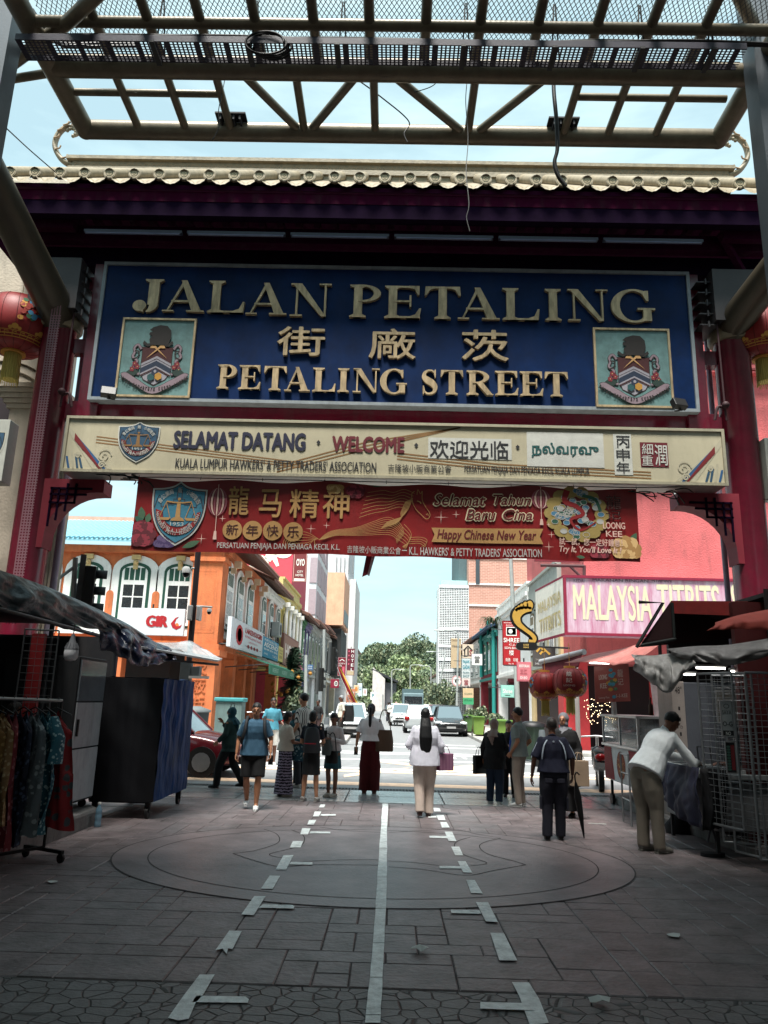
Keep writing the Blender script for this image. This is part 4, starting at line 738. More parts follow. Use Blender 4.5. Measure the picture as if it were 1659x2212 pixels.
# ---------------------------------------------------------------- perforated cable tray
zt = 9.33; p0 = G(40, 100, zt); p1 = G(1600, 132, zt); yt = (p0.y+p1.y)/2+.02
tray = th('cable_tray', 'black perforated cable tray hung along the canopy tube', 'cable tray', (0, yt, zt)); g = MB(); w = .30
for k in range(9): yy = -w/2+k*w/8; g.box((p0.x, yy-.006, 0), (p1.x, yy+.006, .004))
n = int((p1.x-p0.x)/.052)
for k in range(n): x = p0.x+k*.052; g.box((x, -w/2, .0045), (x+(.022 if k % 7 else .055), w/2, .007))
g.box((p0.x, -w/2-.01, 0), (p1.x, -w/2, .09)); g.box((p0.x, w/2, 0), (p1.x, w/2+.01, .09)); g.build('tray', M('tray_iron', (.025, .022, .04), .5), tray)
for u in (335, 540, 730, 1000, 1196, 1385, 1540):
    x = G(u, 110, zt).x; g = MB(); g.tube([(x, 0, 0), (x+.03, -.05, .75)], .01, 6); g.tube([(x+.1, .05, 0), (x+.05, -.05, .75)], .01, 6); g.box((x-.03, -.18, -.03), (x+.03, .18, 0)); g.build('hanger', BLACK, tray)
def cable(name, label, pts, r_, m=BLACK, k=8, grp=None): g = MB(); g.tube(spline(pts, k), r_, 6); return tag(g.build(name, m), label, 'cable', grp)
rnd = random.Random(4); yc = yt-.12
for j in range(6):
    pts = [(p0.x+.2+i*1.15, yc+.02*j+rnd.uniform(-.03, .03), zt+.09+.015*j+rnd.uniform(-.0, .05)) for i in range(9)]
    cable('cable', ['lowest','second','third','fourth','fifth','topmost'][j]+' black cable lying along the perforated tray', pts, .018, grp='cables lying on the tray')
c0 = G(572, 104, zt-.05); cable('cable_coil', 'coiled bundle of black cable hanging on the tray', [(c0.x+.24*math.cos(t*.5)+.002*t, yt-.2+.003*t, zt-.03+.001*t+.16*math.sin(t*.5)) for t in range(50)], .014, k=3)
cable('hanging_cable', 'thick black cable hanging down past the tile roof', [P(1197, 95, 8.6), P(1198, 130, 8.6), P(1196, 190, 8.6), P(1202, 260, 8.6), P(1204, 320, 8.6), P(1198, 350, 8.6), P(1205, 378, 8.6), P(1222, 402, 8.6)], .028)
cable('thin_wire', 'long thin pale wire dangling in front of the gate roof', [P(1000, 112, 8.5), P(1008, 170, 8.5), P(1006, 220, 8.5), P(1011, 300, 8.5), P(1007, 370, 8.5), P(1013, 440, 8.5), P(1008, 470, 8.5), P(1015, 499, 8.5)], .006, C('9a9a98'))
cable('thin_wire', 'thin dark wire running diagonally from the coil to the lower tube', [P(650, 120, 8.5), P(700, 140, 8.5), P(760, 165, 8.6), P(830, 215, 8.8), P(883, 262, 9.0), P(873, 288, 9.0), P(880, 307, 9.0)], .009)
cable('thin_wire', 'forked thin wire ends hanging over the left bracket plate', [P(490, 150, 8.7), P(480, 200, 8.7), P(472, 240, 8.7), P(473, 275, 8.7), P(458, 304, 8.7)], .006)
cable('thin_wire', 'short thin wire curling under the thick tube right of centre', [P(975, 130, 8.5), P(960, 155, 8.5), P(935, 185, 8.5), P(895, 199, 8.5)], .006)
cable('thin_wire', 'thin wire slanting down to the left end of the tile roof', [P(-20, 245, 8), P(60, 320, 10), P(120, 372, 10.8)], .009)
cable('thin_wire', 'pale short wire looping by the coil', [P(460, 92, 8.5), P(446, 112, 8.5), P(440, 130, 8.5), P(443, 149, 8.5)], .008, C('8a8a88'))
for j in range(5): cable('cable', ['first','second','third','fourth','fifth'][j]+' strand of the tangled black cables at the left canopy corner', [P(70+j*5, 20+j*8, 8.0), P(95+j*4, 60+j*5, 8.1), P(120+j*6, 85+j*4, 8.3), P(200+j*6, 88+j*3, 8.5), P(300, 92+j*2, 8.6)], .02, grp='tangled cables at the left corner')
# lanterns hanging beside the pillars
LRED = M('lantern_cloth', (.22, .010, .010), .5, var=.15, bump=.1, stretch=(1, 1, 1)); LG = C('c08a3c'); TAS = M('tassel_gold', (.55, .42, .1), .6, var=.3, ns=60, stretch=(1, 1, .1))
def lantern(label, c, r_, hh, rz, txt, grp):
    t = th('red_lantern', label, 'lantern', c, rz, grp); g = MB()
    prof = [(r_*.30, -hh)]+[(r_*(.30+.70*math.sin(R(a))**.8), -hh*math.cos(R(a))) for a in range(20, 161, 12)]+[(r_*.30, hh)]
    n = 32; g.lathe(prof, n=n); 
    for k in range(16):
        a = 2*math.pi*k/16; g.tube([((p+.002)*math.cos(a), (p+.002)*math.sin(a), z) for p, z in prof], .004, 4, 1, cap=False)
    g.build('shade', [LRED, C('4a0a0a')], t)
    g = MB(); g.lathe([(r_*.33, -hh-.03), (r_*.33, -hh+.02)], n=20); g.build('rim', LG, t); g = MB(); g.lathe([(r_*.33, hh-.02), (r_*.33, hh+.04)], n=20); g.tube([(0, 0, hh), (0, 0, hh+.5)], .006, 4); g.build('rim', LG, t)
    g = MB(); g.lathe([(r_*.22, -hh-.42*r_*2), (r_*.2, -hh-.03)], n=24)
    for k in range(24): a = k*2*math.pi/24; g.tube([(r_*.22*math.cos(a), r_*.22*math.sin(a), -hh-.03), (r_*.24*math.cos(a), r_*.24*math.sin(a), -hh-.46*r_*2-.02*(k % 3))], .008, 4)
    g.build('tassel', TAS, t)
    g = MB()      # printed pattern wrapped on the shade
    def rad(z): return r_*(.30+.70*math.sin(math.acos(max(-1, min(1, -z/hh))))**.8)
    sf = lambda a, b, c=0: Vector(((rad(b)+c)*math.cos(a/r_-math.pi/2), (rad(b)+c)*math.sin(a/r_-math.pi/2), b))
    for bz, w_ in ((-.72, .012), (-.80, .008), (-.62, .008)):
        ribbon(g, [(i*2*math.pi*r_/40, hh*bz) for i in range(40)], w_*2*r_, sf, .006, 0, True)
    for i in range(26):
        a0 = i*2*math.pi*r_/26; ribbon(g, [(a0, hh*-.78), (a0, hh*-.66), (a0+.12*r_, hh*-.66), (a0+.12*r_, hh*-.73), (a0+.06*r_, hh*-.73)], .02*r_, sf, .007, 0)
    for i in range(8): a0 = i*2*math.pi*r_/8; 
    for i in range(8):
        a0 = i*2*math.pi*r_/8
        for dx, dz, q in ((0, -.50, .10), (-.1, -.55, .06), (.1, -.55, .06)): g.flat(circ(a0+dx*r_*1.3, hh*dz, q*r_, q*r_*.8, 8), sf, .0065+q*.01, 0)
    for off in (0, math.pi*r_):
        for j, ch in enumerate(txt[0]): text(g, ch, sf, off-.17*r_, hh*(.38-j*.42), off+.17*r_, hh*(.70-j*.42), .008, 1, .02)
        if txt[1]: text(g, txt[1], sf, off-.32*r_, hh*-.30, off+.32*r_, hh*-.18, .008, 1)
        a0 = off+1.15*r_; rr = random.Random(1)
        for k in range(26): g.flat(circ(a0+rr.uniform(-.28, .28)*r_, hh*rr.uniform(-.2, .55), .08*r_, .07*r_, 8), sf, .007+k*.0002, rr.choice((0, 2, 3, 4)))
    g.build('print', [LG, C('c9b8b0'), C('2f6f8f'), C('2b5a3c'), C('8c2a1c')], t); return t
lantern('large red lantern with gold fringe hanging left of the left pillar', P(38, 705, 12.0), .60, .5, R(-20), ('龍記', '試一試好鍾意'), 'large lanterns beside the gate pillars')
lantern('large red lantern with gold fringe hanging right of the right pillar', P(1642, 722, 12.0), .52, .45, R(30), ('龍記', 'LOONG KEE'), 'large lanterns beside the gate pillars')
# perforated strip running down the left pillar
g = MB(); a = P(108, 650, 11.3); b = P(8, 1240, 11.3); 
for k in range(4): g.beam((a.x+k*.045-.02, 11.45, a.z), (a.x+k*.045-.02, 11.45, 2.6), .018, .004)
for k in range(110): z = 2.7+k*.046; g.beam((a.x-.03, 11.455, z), (a.x+.14, 11.455, z), .004, .02)
tag(g.build('perforated_duct', M('duct_mauve', (.22, .11, .13), .5)), 'narrow perforated metal strip running down beside the left pillar', 'cable tray')
for s in (-1, 1):
    x = -5.93+.36 if s < 0 else 5.7-.36; g = MB(); g.tube([(x, 11.72, 8.3), (x, 11.7, 6.4), (x+s*.01, 11.7, 6.2)], .018, 8); g.ball((x, 11.66, 6.45), .06); g.tube(spline([(x-s*.0, 11.7, 6.4), (x-s*.12, 11.68, 6.42), (x-s*.18, 11.7, 6.2)], 5), .025, 8)
    tag(g.build('spotlight_conduit', C('33161c')), 'thin conduit with a small spotlight on the inner side of the %s pillar' % ('left' if s < 0 else 'right'), 'conduit')
g = MB(); g.tube([(5.44, 12.4, 0.1), (5.44, 12.4, 9)], .045, 10); tag(g.build('white_pipe', C('9a90a0')), 'pale vertical pipe behind the right pillar', 'pipe')
g = MB(); g.tube([(-5.62, 12.4, 0.1), (-5.62, 12.4, 9)], .055, 10); tag(g.build('white_pipe', C('9a90a0')), 'pale vertical pipe behind the left pillar', 'pipe')
# loose dead garland wires under the light box
rnd = random.Random(6)
for (u, v), lab in (((265, 1030), 'left'), ((1420, 1062), 'right')):
    g = MB(); p = P(u, v, 11.6)
    for k in range(9): q = p+Vector((rnd.uniform(-.5, .3), 0, rnd.uniform(-.05, .05))); g.tube(spline([q, q+Vector((rnd.uniform(.05, .25), .02, rnd.uniform(-.06, .04))), q+Vector((rnd.uniform(.2, .4), .0, rnd.uniform(-.2, -.02)))], 4), .010, 5)
    tag(g.build('wire_tangle', C('1c2420')), 'tangle of dead wire hanging off the %s end of the light box' % lab, 'wire')
# ================================================================ market stalls under the canopy
DARKW = M('shade_black_wall', (.012, .012, .015), .7, dirt=.3); ALU = M('brushed_aluminium', (.24, .25, .26), .4, .6, bump=.05)  # stall walls near-black: the dim interior is put into their colour
def drape(name, label, cat, top, bot, mat, n=60, k=14, fold=.05, seed=0, grp=None, belly=.1, dirn=(0, -1, 0), parent=None, parts=False):
    """cloth hung between two polylines, with folds"""
    def samp(pl, t): s = t*(len(pl)-1); i = min(int(s), len(pl)-2); return pl[i].lerp(pl[i+1], s-i)
    top = spline(top, 5); bot = spline(bot, 5); g = MB(); dv = Vector(dirn); vs = []
    for j in range(k+1):
        b = j/k
        for i in range(n+1):
            a = i/n; p = samp(top, a).lerp(samp(bot, a), b); q = Vector((a*9+seed, b*2.0, seed*1.7))
            d = noise.noise(q*.9)*fold*1.3+noise.noise(Vector((a*13+seed, b*2+a*3, seed)))*fold*.5-abs(noise.noise(Vector((a*7-b*3, b*3, seed+3))))*fold*1.1
            p = p+dv*(d*min(1, b*3+.15)+belly*math.sin(math.pi*b)); p.z += noise.noise(Vector((a*9, b*3, seed+9)))*fold*.3*min(1, b*2); vs.append(p)
    g.add(vs, [(j*(n+1)+i, j*(n+1)+i+1, (j+1)*(n+1)+i+1, (j+1)*(n+1)+i) for j in range(k) for i in range(n)], 0, True)
    o = g.build(name, mat, parent, solid=.004); return o if parent else tag(o, label, cat, grp)
def th_box(nm, lab, cat, parts, grp=None):
    t = th(nm, lab, cat, (0, 0, 0), 0, grp)
    for pn, mb, m, kw in parts: mb.build(pn, m, t, **kw)
    return t
# ---- left stall
ls = th('market_stall', 'dark left market stall with tarpaulin eaves and red wall strip', 'stall', (-5.5, 8, .2))
def lsp(mb, n, m, **k): o = mb.build(n, m, ls, **k); o.location = (5.5, -8, -.2)
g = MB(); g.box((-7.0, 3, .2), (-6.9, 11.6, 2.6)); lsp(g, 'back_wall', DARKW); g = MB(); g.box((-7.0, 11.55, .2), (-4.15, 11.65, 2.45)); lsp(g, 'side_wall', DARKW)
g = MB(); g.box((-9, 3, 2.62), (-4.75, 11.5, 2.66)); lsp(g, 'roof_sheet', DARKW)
g = MB(); g.box((-6.9, 6.2, .2), (-6.6, 9.0, 2.9)); lsp(g, 'inner_shelf', C('101418'))
a = P(60, 1440, 8.6); b = P(88, 1440, 8.6); g = MB(); g.box((a.x, 8.6, .2), (b.x, 8.66, 2.25)); lsp(g, 'red_strip', C('7a0c10'))
for x, y in ((-4.15, 11.5), (-4.2, 5.2), (-4.25, 9.5)): g = MB(); g.tube([(x, y, .2), (x, y, 2.45)], .03, 8); lsp(g, 'post', C('2a2d30'))
g = MB(); g.tube([(-4.15, 4, 2.5), (-4.15, 11.6, 2.4)], .025, 8); g.build; lsp(g, 'eaves_rail', C('2a2d30'))
def grid(name, label, p00, p10, z0, z1, nx, nz_, r_=.004, mat=None, grp=None, frame_=.014):
    t = th('mesh_screen' if name == 'wire_panel' else name, label, 'rack', ((p00[0]+p10[0])/2, (p00[1]+p10[1])/2, z0), 0, grp); a = Vector((p00[0], p00[1], z0))-t.location; b = Vector((p10[0], p10[1], z0))-t.location; up = Vector((0, 0, z1-z0))
    tp_ = Vector((0, 0, 0)); g = MB()
    for i in range(1, nx): q = a.lerp(b, i/nx); g.tube([q, q+up], r_, 4, cap=False)
    for j in range(1, nz_): q = up*(j/nz_); g.tube([a+q, b+q], r_, 4, cap=False)
    g.build('wire_grid', mat or ALU, t); g = MB()
    for p, q in ((a, b), (a+up, b+up), (a, a+up), (b, b+up)): g.tube([p, q], frame_, 8)
    g.build('frame', mat or ALU, t); return t
a = P(50, 1420, 8.4); b = P(112, 1420, 8.4); grid('wire_rack', 'tall wire grid rack standing in front of the red strip in the left stall', (a.x-.02, 8.4), (b.x, 8.5), .25, 2.28, 5, 26, .0022, mat=C('45484a'), frame_=.009)
TARP = M('blue_tarpaulin', (.010, .016, .045), .3, var=.5, ns=4, bump=1, bs=7, spec=.6, dirt=.2, bd=.06); TARPS = M('silver_tarpaulin', (.045, .065, .075), .38, 0, var=.6, ns=4, bump=.6, bs=7, dirt=.35, spec=.7, bd=.07)
T_ = [(0, 1232, 7.2), (60, 1252, 7.6), (130, 1280, 8.2), (200, 1310, 8.8), (270, 1345, 9.6), (330, 1382, 10.4), (395, 1408, 11.2)]; B_ = [(0, 1310, 7.0), (60, 1322, 7.4), (130, 1342, 7.9), (200, 1358, 8.5), (245, 1368, 9.1), (262, 1372, 9.6), (300, 1402, 10.2)]
drape('tarpaulin', 'crumpled silver blue tarpaulin hanging from the left stall roof', 'tarpaulin', [P(-60, 1205, 6.8)]+[P(*p) for p in T_[:6]], [P(-60, 1300, 6.6)]+[P(*p) for p in B_[:6]], TARPS, 120, 26, .10, 2, belly=.10, dirn=(.6, -.8, 0))
drape('tarpaulin', 'dark blue tarpaulin corner drooping at the end of the left stall', 'tarpaulin', [P(200, 1312, 8.9), P(270, 1346, 9.5), P(330, 1384, 10.4), (P(360, 1396, 10.8))], [P(215, 1395, 8.8), P(275, 1428, 9.3), P(320, 1440, 9.8), P(378, 1425, 10.6)], TARP, 90, 24, .13, 5, belly=.08, dirn=(.6, -.8, 0))
drape('tarpaulin', 'dark tarpaulin top sheet sagging over the left stall', 'tarpaulin', [Vector((-5.2, 5, 2.75)), Vector((-5.2, 8, 2.72)), Vector((-5.0, 11.5, 2.6))], [Vector((-4.25, 5.5, 2.6)), Vector((-4.25, 8.4, 2.58)), Vector((-4.1, 10.5, 2.45))], TARP, 40, 10, .04, 7, belly=0, dirn=(0, 0, 1))
PLAST = M('clear_plastic_sheet', (.62, .66, .68), .2, var=.3, bump=.5, bs=10); PLAST.node_tree.nodes['Principled BSDF'].inputs['Alpha'].default_value = .55
drape('plastic_sheet', 'crumpled clear plastic sheet over the awning beside the orange shophouse', 'plastic sheet', [P(338, 1388, 11.2), P(380, 1388, 11.6), P(410, 1384, 12), P(432, 1396, 12.4)], [P(345, 1398, 11), P(400, 1412, 11.2), P(440, 1420, 11.5), P(478, 1422, 12)], PLAST, 40, 10, .07, 3)
g = MB(); a, b, c, d = P(300, 1392, 10.5), P(480, 1424, 12.2), P(300, 1398, 9.8), P(470, 1428, 11.6)
g.add([a, b, d, c], [(0, 1, 2, 3)]); tag(g.build('awning_board', M('pale_awning', (.42, .44, .45), .4, dirt=.4), solid=.025), 'pale flat awning board jutting out past the covered cart', 'awning')
for i, (u0, v0, u1, v1) in enumerate(((310, 1420, 470, 1436),)): g = MB(); g.beam(P(u0, v0, 10.6), P(u1, v1, 12), .05, .03); tag(g.build('awning_rail', DGREY), 'dark rail under the pale awning board', 'rail')
# light bulb
p = P(155, 1400, 9.0); t = th('light_bulb', 'big unlit white LED bulb hanging under the left tarpaulin', 'lamp', p)
g = MB(); g.lathe([(.02, .16), (.03, .10), (.045, .06), (.075, 0), (.078, -.02)], n=20); 
for k in range(12): a_ = k*math.pi/6; g.beam((.05*math.cos(a_), .05*math.sin(a_), .06), (.078*math.cos(a_), .078*math.sin(a_), -.0), .006, .012)
g.build('socket', C('6a6c70'), t); g = MB(); g.lathe([(.076, -.02), (.08, -.05), (.078, -.11), (.055, -.14), (.0, -.15)], n=24); g.build('bulb', C('d8d8dc', rough=.35), t); g = MB(); g.tube([(0, 0, .15), (.01, 0, .5)], .006, 6); g.build('cord', BLACK, t)
# locker, covered cart, bottle
t = th('tall_cabinet', 'tall wheeled cabinet with pale grey door beside the clothes rack', 'cabinet', (-4.3, 10, .2)); g = MB(); g.box((-.5, -.45, .1), (.43, .45, 1.86)); g.build('body', C('101418', dirt=.2), t, bevel=.01)
g = MB(); g.box((.432, -.42, .13), (.45, .42, .74)); g.build('lower_panel', C('a0a4a8', dirt=.4), t, bevel=.004); g = MB(); g.box((.432, -.42, .76), (.45, .42, 1.30)); g.build('middle_panel', C('94989c', dirt=.4), t, bevel=.004); g = MB(); g.box((.432, -.42, 1.32), (.45, .42, 1.82)); g.build('glass_pane', M('grey_glass', (.12, .14, .16), .12, spec=.8, bump=0), t)
g = MB(); g.box((.452, -.38, .9), (.475, -.35, 1.1)); g.build('handle', BLACK, t)
for x, y in ((-.4, -.35), (.35, -.35), (-.4, .35), (.35, .35)): g = MB(); g.tube([(x, y-.015, .05), (x, y+.015, .05)], .05, 12); g.box((x-.02, y-.03, .05), (x+.02, y+.03, .11)); g.build('caster', BLACK, t)
COV = M('navy_vinyl_cover', (.004, .032, .12), .55, var=.6, ns=5, bump=.7, bs=7, stretch=(1, 1, .4), spec=.08, bd=.05)
t = th('covered_cart', 'tall wheeled cart wrapped in a creased navy vinyl cover', 'cart', (-3.62, 11.65, 0)); g = MB(); x1, x0, ya, yb = .42, -.42, -.83, .85
g.box((x0, ya, .2), (x1-.03, yb, 1.82)); g.build('box', C('0c0d12'), t)
def csheet(o, du, dv, nu, nv, nrm, seed, amp):
    g = MB(); vs = []
    for j in range(nv+1):
        for i in range(nu+1):
            a, b = i/nu, j/nv; p = o+du*a+dv*b; f_ = noise.noise(Vector((a*9+seed, b*1.6, seed)))*.9*(b*.8+.2)+noise.noise(Vector((a*22, b*3, seed+5)))*.4*b+noise.noise(Vector((a*3+b*4, b*5, seed+8)))*.7; vs.append(p+nrm*(f_*amp+amp))
    g.add(vs, [(j*(nu+1)+i, j*(nu+1)+i+1, (j+1)*(nu+1)+i+1, (j+1)*(nu+1)+i) for j in range(nv) for i in range(nu)], 0, True); return g
csheet(Vector((x1, ya, .22)), Vector((0, yb-ya, 0)), Vector((0, 0, 1.62)), 60, 40, Vector((1, 0, 0)), 2, .035).build('side_cover', COV, t)
csheet(Vector((x0, ya, .22)), Vector((x1-x0+.03, 0, 0)), Vector((0, 0, 1.62)), 30, 30, Vector((0, -1, 0)), 6, .02).build('front_cover', C('0a0b10', rough=.5), t)
csheet(Vector((x0, ya, 1.83)), Vector((x1-x0+.03, 0, 0)), Vector((0, yb-ya, 0)), 30, 30, Vector((0, 0, 1)), 9, .02).build('top_cover', COV, t)
for x, y in ((x0+.06, ya+.08), (x1-.06, ya+.08), (x0+.06, yb-.08), (x1-.06, yb-.08)): g = MB(); g.tube([(x-.02, y, .08), (x+.02, y, .08)], .08, 16); g.box((x-.035, y-.03, .08), (x+.035, y+.03, .22)); g.build('wheel', BLACK, t)
p = G(210, 1786); t = th('water_bottle', 'clear plastic water bottle with white cap on the step edge', 'bottle', (p.x, p.y, 0)); g = MB(); g.lathe([(.035, 0), (.04, .01), (.04, .06), (.036, .07), (.04, .08), (.04, .14), (.036, .15), (.04, .16), (.04, .2), (.016, .25), (.015, .265)], n=16); g.build('bottle_body', M('bottle_plastic', (.18, .32, .42), .1, spec=.8, bump=0), t); g = MB(); g.lathe([(.018, .265), (.018, .29)], n=14); g.build('cap', WHITE, t)
# clothes rack and the hanging robes
ra, rb = Vector((-4.25, 6.55, 1.56)), Vector((-3.42, 8.1, 1.53)); rd = (rb-ra).normalized()
t = th('clothes_rack', 'black wheeled clothes rack at the left edge', 'clothes rack', ((ra.x+rb.x)/2, (ra.y+rb.y)/2, 0)); o_ = t.location
g = MB(); g.tube([ra-o_, rb-o_], .016, 10); g.build('rail', M('rail_chrome', (.4, .4, .4), .3, .8), t); rn = Vector((rd.y, -rd.x, 0))
for p in (ra, rb): g = MB(); q = Vector((p.x, p.y, .1)); g.tube([p-o_, q-o_], .016, 8); g.build('post', BLACK, t); g = MB(); g.beam(q-o_-rn*.28, q-o_+rn*.28, .035, .03); g.build('foot', BLACK, t)
g = MB(); g.beam(Vector((ra.x, ra.y, .12))-o_, Vector((rb.x, rb.y, .12))-o_, .03, .025); g.build('base_bar', BLACK, t)
for p in (ra, rb):
    for s in (-1, 1): q = Vector((p.x, p.y, .045))-o_+rn*.26*s; g = MB(); g.tube([q-rd*.012, q+rd*.012], .045, 12); g.build('caster', BLACK, t)
def floral(name, base, c2, sc_, th_=.35):
    m = M(name, base, .75, var=.3, ns=3, bump=.2, bs=60); n = m.node_tree; b = n.nodes['Principled BSDF']; l = n.links.new; t = n.nodes.new('ShaderNodeTexCoord'); v = n.nodes.new('ShaderNodeTexVoronoi'); v.inputs['Scale'].default_value = sc_
    nn = n.nodes.new('ShaderNodeTexNoise'); nn.inputs['Scale'].default_value = sc_*1.5; a = n.nodes.new('ShaderNodeMath'); a.operation = 'MULTIPLY_ADD'; a.inputs[1].default_value = .5; l(t.outputs['Object'], v.inputs['Vector']); l(t.outputs['Object'], nn.inputs['Vector']); l(nn.outputs['Fac'], a.inputs[0]); l(v.outputs['Distance'], a.inputs[2])
    r = n.nodes.new('ShaderNodeMapRange'); r.inputs[1].default_value = th_+.2; r.inputs[2].default_value = th_+.28; l(a.outputs[0], r.inputs[0]); x = n.nodes.new('ShaderNodeMix'); x.data_type = 'RGBA'; x.inputs[6].default_value = (*c2, 1); l(r.outputs[0], x.inputs[0]); l(b.inputs['Base Color'].links[0].from_socket, x.inputs[7]); l(x.outputs[2], b.inputs['Base Color']); return m
rnd = random.Random(12)
cols = [('brown patterned', '4a3628', '8a7458'), ('black floral', '15171b', '55605c'), ('pale mint', '7c948e', 'a5b5ae'), ('white and mauve', '9a98a2', '5b4658'), ('dark green', '16302a', '7c8a82'), ('charcoal floral', '22252a', '8a8c90'), ('grey green', '50645e', '8d9c96'), ('ochre yellow', '6b4a1c', '9a7a48'), ('tan', '80603c', 'a08c68'), ('crimson floral', '5e0c16', '8f5a5c'), ('navy', '141c2e', '4a5870'), ('grey lace', '5a6064', '8f9698'), ('teal floral', '1c5462', '93b0b2'), ('bright red striped', '7c0e14', '3a3c40')]
for i, (nm, c1, c2) in enumerate(cols):
    p = ra.lerp(rb, .03+.94*i/(len(cols)-1)); rz = math.atan2(rn.y, rn.x)+rnd.uniform(-.35, .35); t = th('garment', nm+' robe hanging on the black clothes rack, '+('first' if i == 0 else 'nearest the outer end' if i == 13 else 'beside the '+cols[i-1][0]+' one'), 'garment', p, rz, 'robes hanging on the clothes rack')
    Ln = rnd.uniform(1.0, 1.3); g = MB(); nu, nv = 22, 24; wt = rnd.uniform(.19, .23); wb = rnd.uniform(.2, .3); vs = []; sd_ = i*3.1; tilt = rnd.uniform(-.08, .08)
    for side in (1, -1):
        for j in range(nv+1):
            b = j/nv; w_ = wt*(min(1, .25+b*9) if b < .09 else 1)+(wb-wt)*b
            for k in range(nu+1):
                a = k/nu*2-1; x = a*w_+tilt*b; z = -.10-Ln*b-(.12*abs(a)**1.3 if b < .5 else .12*abs(a)**1.3*(1-b))*(1)-(.07*noise.noise(Vector((a*3, sd_, 0))) if j == nv else 0); y = side*(.035+.03*b)*(1-abs(a)**3)+(noise.noise(Vector((a*4+sd_, b*1.5, sd_)))*.11+noise.noise(Vector((a*8+sd_, b*2.5, sd_+4)))*.06)*b**.6; vs.append((x, y, z))
    N_ = (nu+1)*(nv+1); fs = []
    for s_i in (0, 1):
        for j in range(nv):
            for k in range(nu): q = [s_i*N_+j*(nu+1)+k, s_i*N_+j*(nu+1)+k+1, s_i*N_+(j+1)*(nu+1)+k+1, s_i*N_+(j+1)*(nu+1)+k]; fs.append(q if s_i else q[::-1])
    g.add(vs, fs, 0, True); g.build('robe', floral('cloth_'+nm.replace(' ', '_'), tuple(x*1.0 for x in srgb(c1)), tuple(x*.9 for x in srgb(c2)), rnd.uniform(9, 26)), t)
    if i % 2 == 0:
        g = MB(); vs = []      # a sleeve
        s = rnd.choice((-1, 1)); g.tube([(s*wt*.75, 0, -.16), (s*(wt+.06), .01, -.35), (s*(wt+.05), .0, -.6)], [.05, .07, .09], 8, flat=.45); g.build('sleeve', _M['cloth_'+nm.replace(' ', '_')], t)
    g = MB(); g.tube([(-wt*.9, 0, -.14), (0, 0, -.07), (wt*.9, 0, -.14)], .008, 6); g.tube(spline([(0, 0, -.07), (0, 0, -.03), (0, 0, .0), (.02, 0, .022), (0, 0, .03), (-.02, 0, .012)], 3), .004, 5); g.build('hanger', BLACK, t)
# ---- cctv mast and traffic signals
p0 = Vector((-4.1, 15.6, 0)); t = th('camera_mast', 'dark mast with dome cameras and white speaker boxes by the orange shophouse', 'mast', p0); g = MB(); g.tube([(0, 0, 0), (-.02, 0, 5.4)], .06, 12); g.build('pole', C('2c2226'), t)
def mast(u, v): q = P(u, v, 15.55); return q-p0
q = mast(478/1659*0+415, 1210); 
for (u, v), s in (((402, 1238), .09), ((452, 1322), .05)):
    q = mast(u, v); g = MB(); g.tube([q+Vector((.05 if u > 420 else .1, 0, .1)), Vector((0, 0, q.z+.12))], .02, 8); g.lathe([(s*.6, s*1.5), (s, s*.9), (s, 0)], q, 16, 0); g.build('camera_arm', C('c8cac8'), t); g = MB(); g.ball(q-Vector((0, 0, s*.2)), s*.85); g.build('camera_dome', C('101216', rough=.15), t)
for u0, v0, u1, v1 in ((405, 1308, 418, 1340), (424, 1310, 434, 1340)): a, b = mast(u0, v1), mast(u1, v0); g = MB(); g.box((a.x, -.12, a.z), (b.x, .1, b.z)); g.build('speaker_box', C('c4c8c8'), t, bevel=.015)
for u0, v0, u1, v1 in ((388, 1430, 414, 1475), (415, 1440, 433, 1462)): a, b = mast(u0, v1), mast(u1, v0); g = MB(); g.box((a.x, -.12, a.z), (b.x, .1, b.z)); g.build('junction_box', C('5b6264', dirt=.3), t, bevel=.015)
g = MB(); a = mast(426, 1466); g.box((a.x-.15, -.15, a.z), (a.x+.25, -.1, a.z+.05)); g.build('white_bar', WHITE, t)
def signal(label, c, rz, grp='traffic signal heads', sc_=1):
    t = th('traffic_signal', label, 'traffic light', c, rz, grp); g = MB(); g.box((-.16, -.1, -.48), (.16, .1, .48)); g.build('housing', C('101312'), t, bevel=.02)
    for k in range(3): z = .31-.31*k; g = MB(); fr1 = lambda a, b, cc, z=z: Vector((a, -.1-cc, z+b)); ribbon(g, [], .1, fr1, 0) if 0 else None; pl = circ(0, 0, .12, n=16, a0=-10, a1=190); g.add([fr1(a, b, 0) for a, b in pl]+[fr1(a, b, .2) for a, b in pl], [(i, i+1, len(pl)+i+1, len(pl)+i) for i in range(len(pl)-1)], 0, True); g.build('visor', C('2a2f30'), t, solid=.008); g = MB(); g.prism(circ(0, 0, .1, n=16), fr1, 0, .01); g.build('lens', C(('2a0808', '2a1c06', '06200f')[k]), t)
    g = MB(); g.box((-.05, .1, -.6), (.05, .2, .7)); g.build('bracket', C('45494a'), t); return t
signal('black traffic signal head seen from the side above the left tarpaulin', P(190, 1280, 14), R(-70)+math.pi)
g = MB(); g.tube([P(163, 1205, 14), P(155, 1345, 14)], .05, 8); g.tube([P(110, 1262, 13.5), P(160, 1225, 14)], .03, 8); tag(g.build('signal_arm', C('8d9290')), 'grey arm bracing the traffic signal above the tarpaulin', 'bracket')
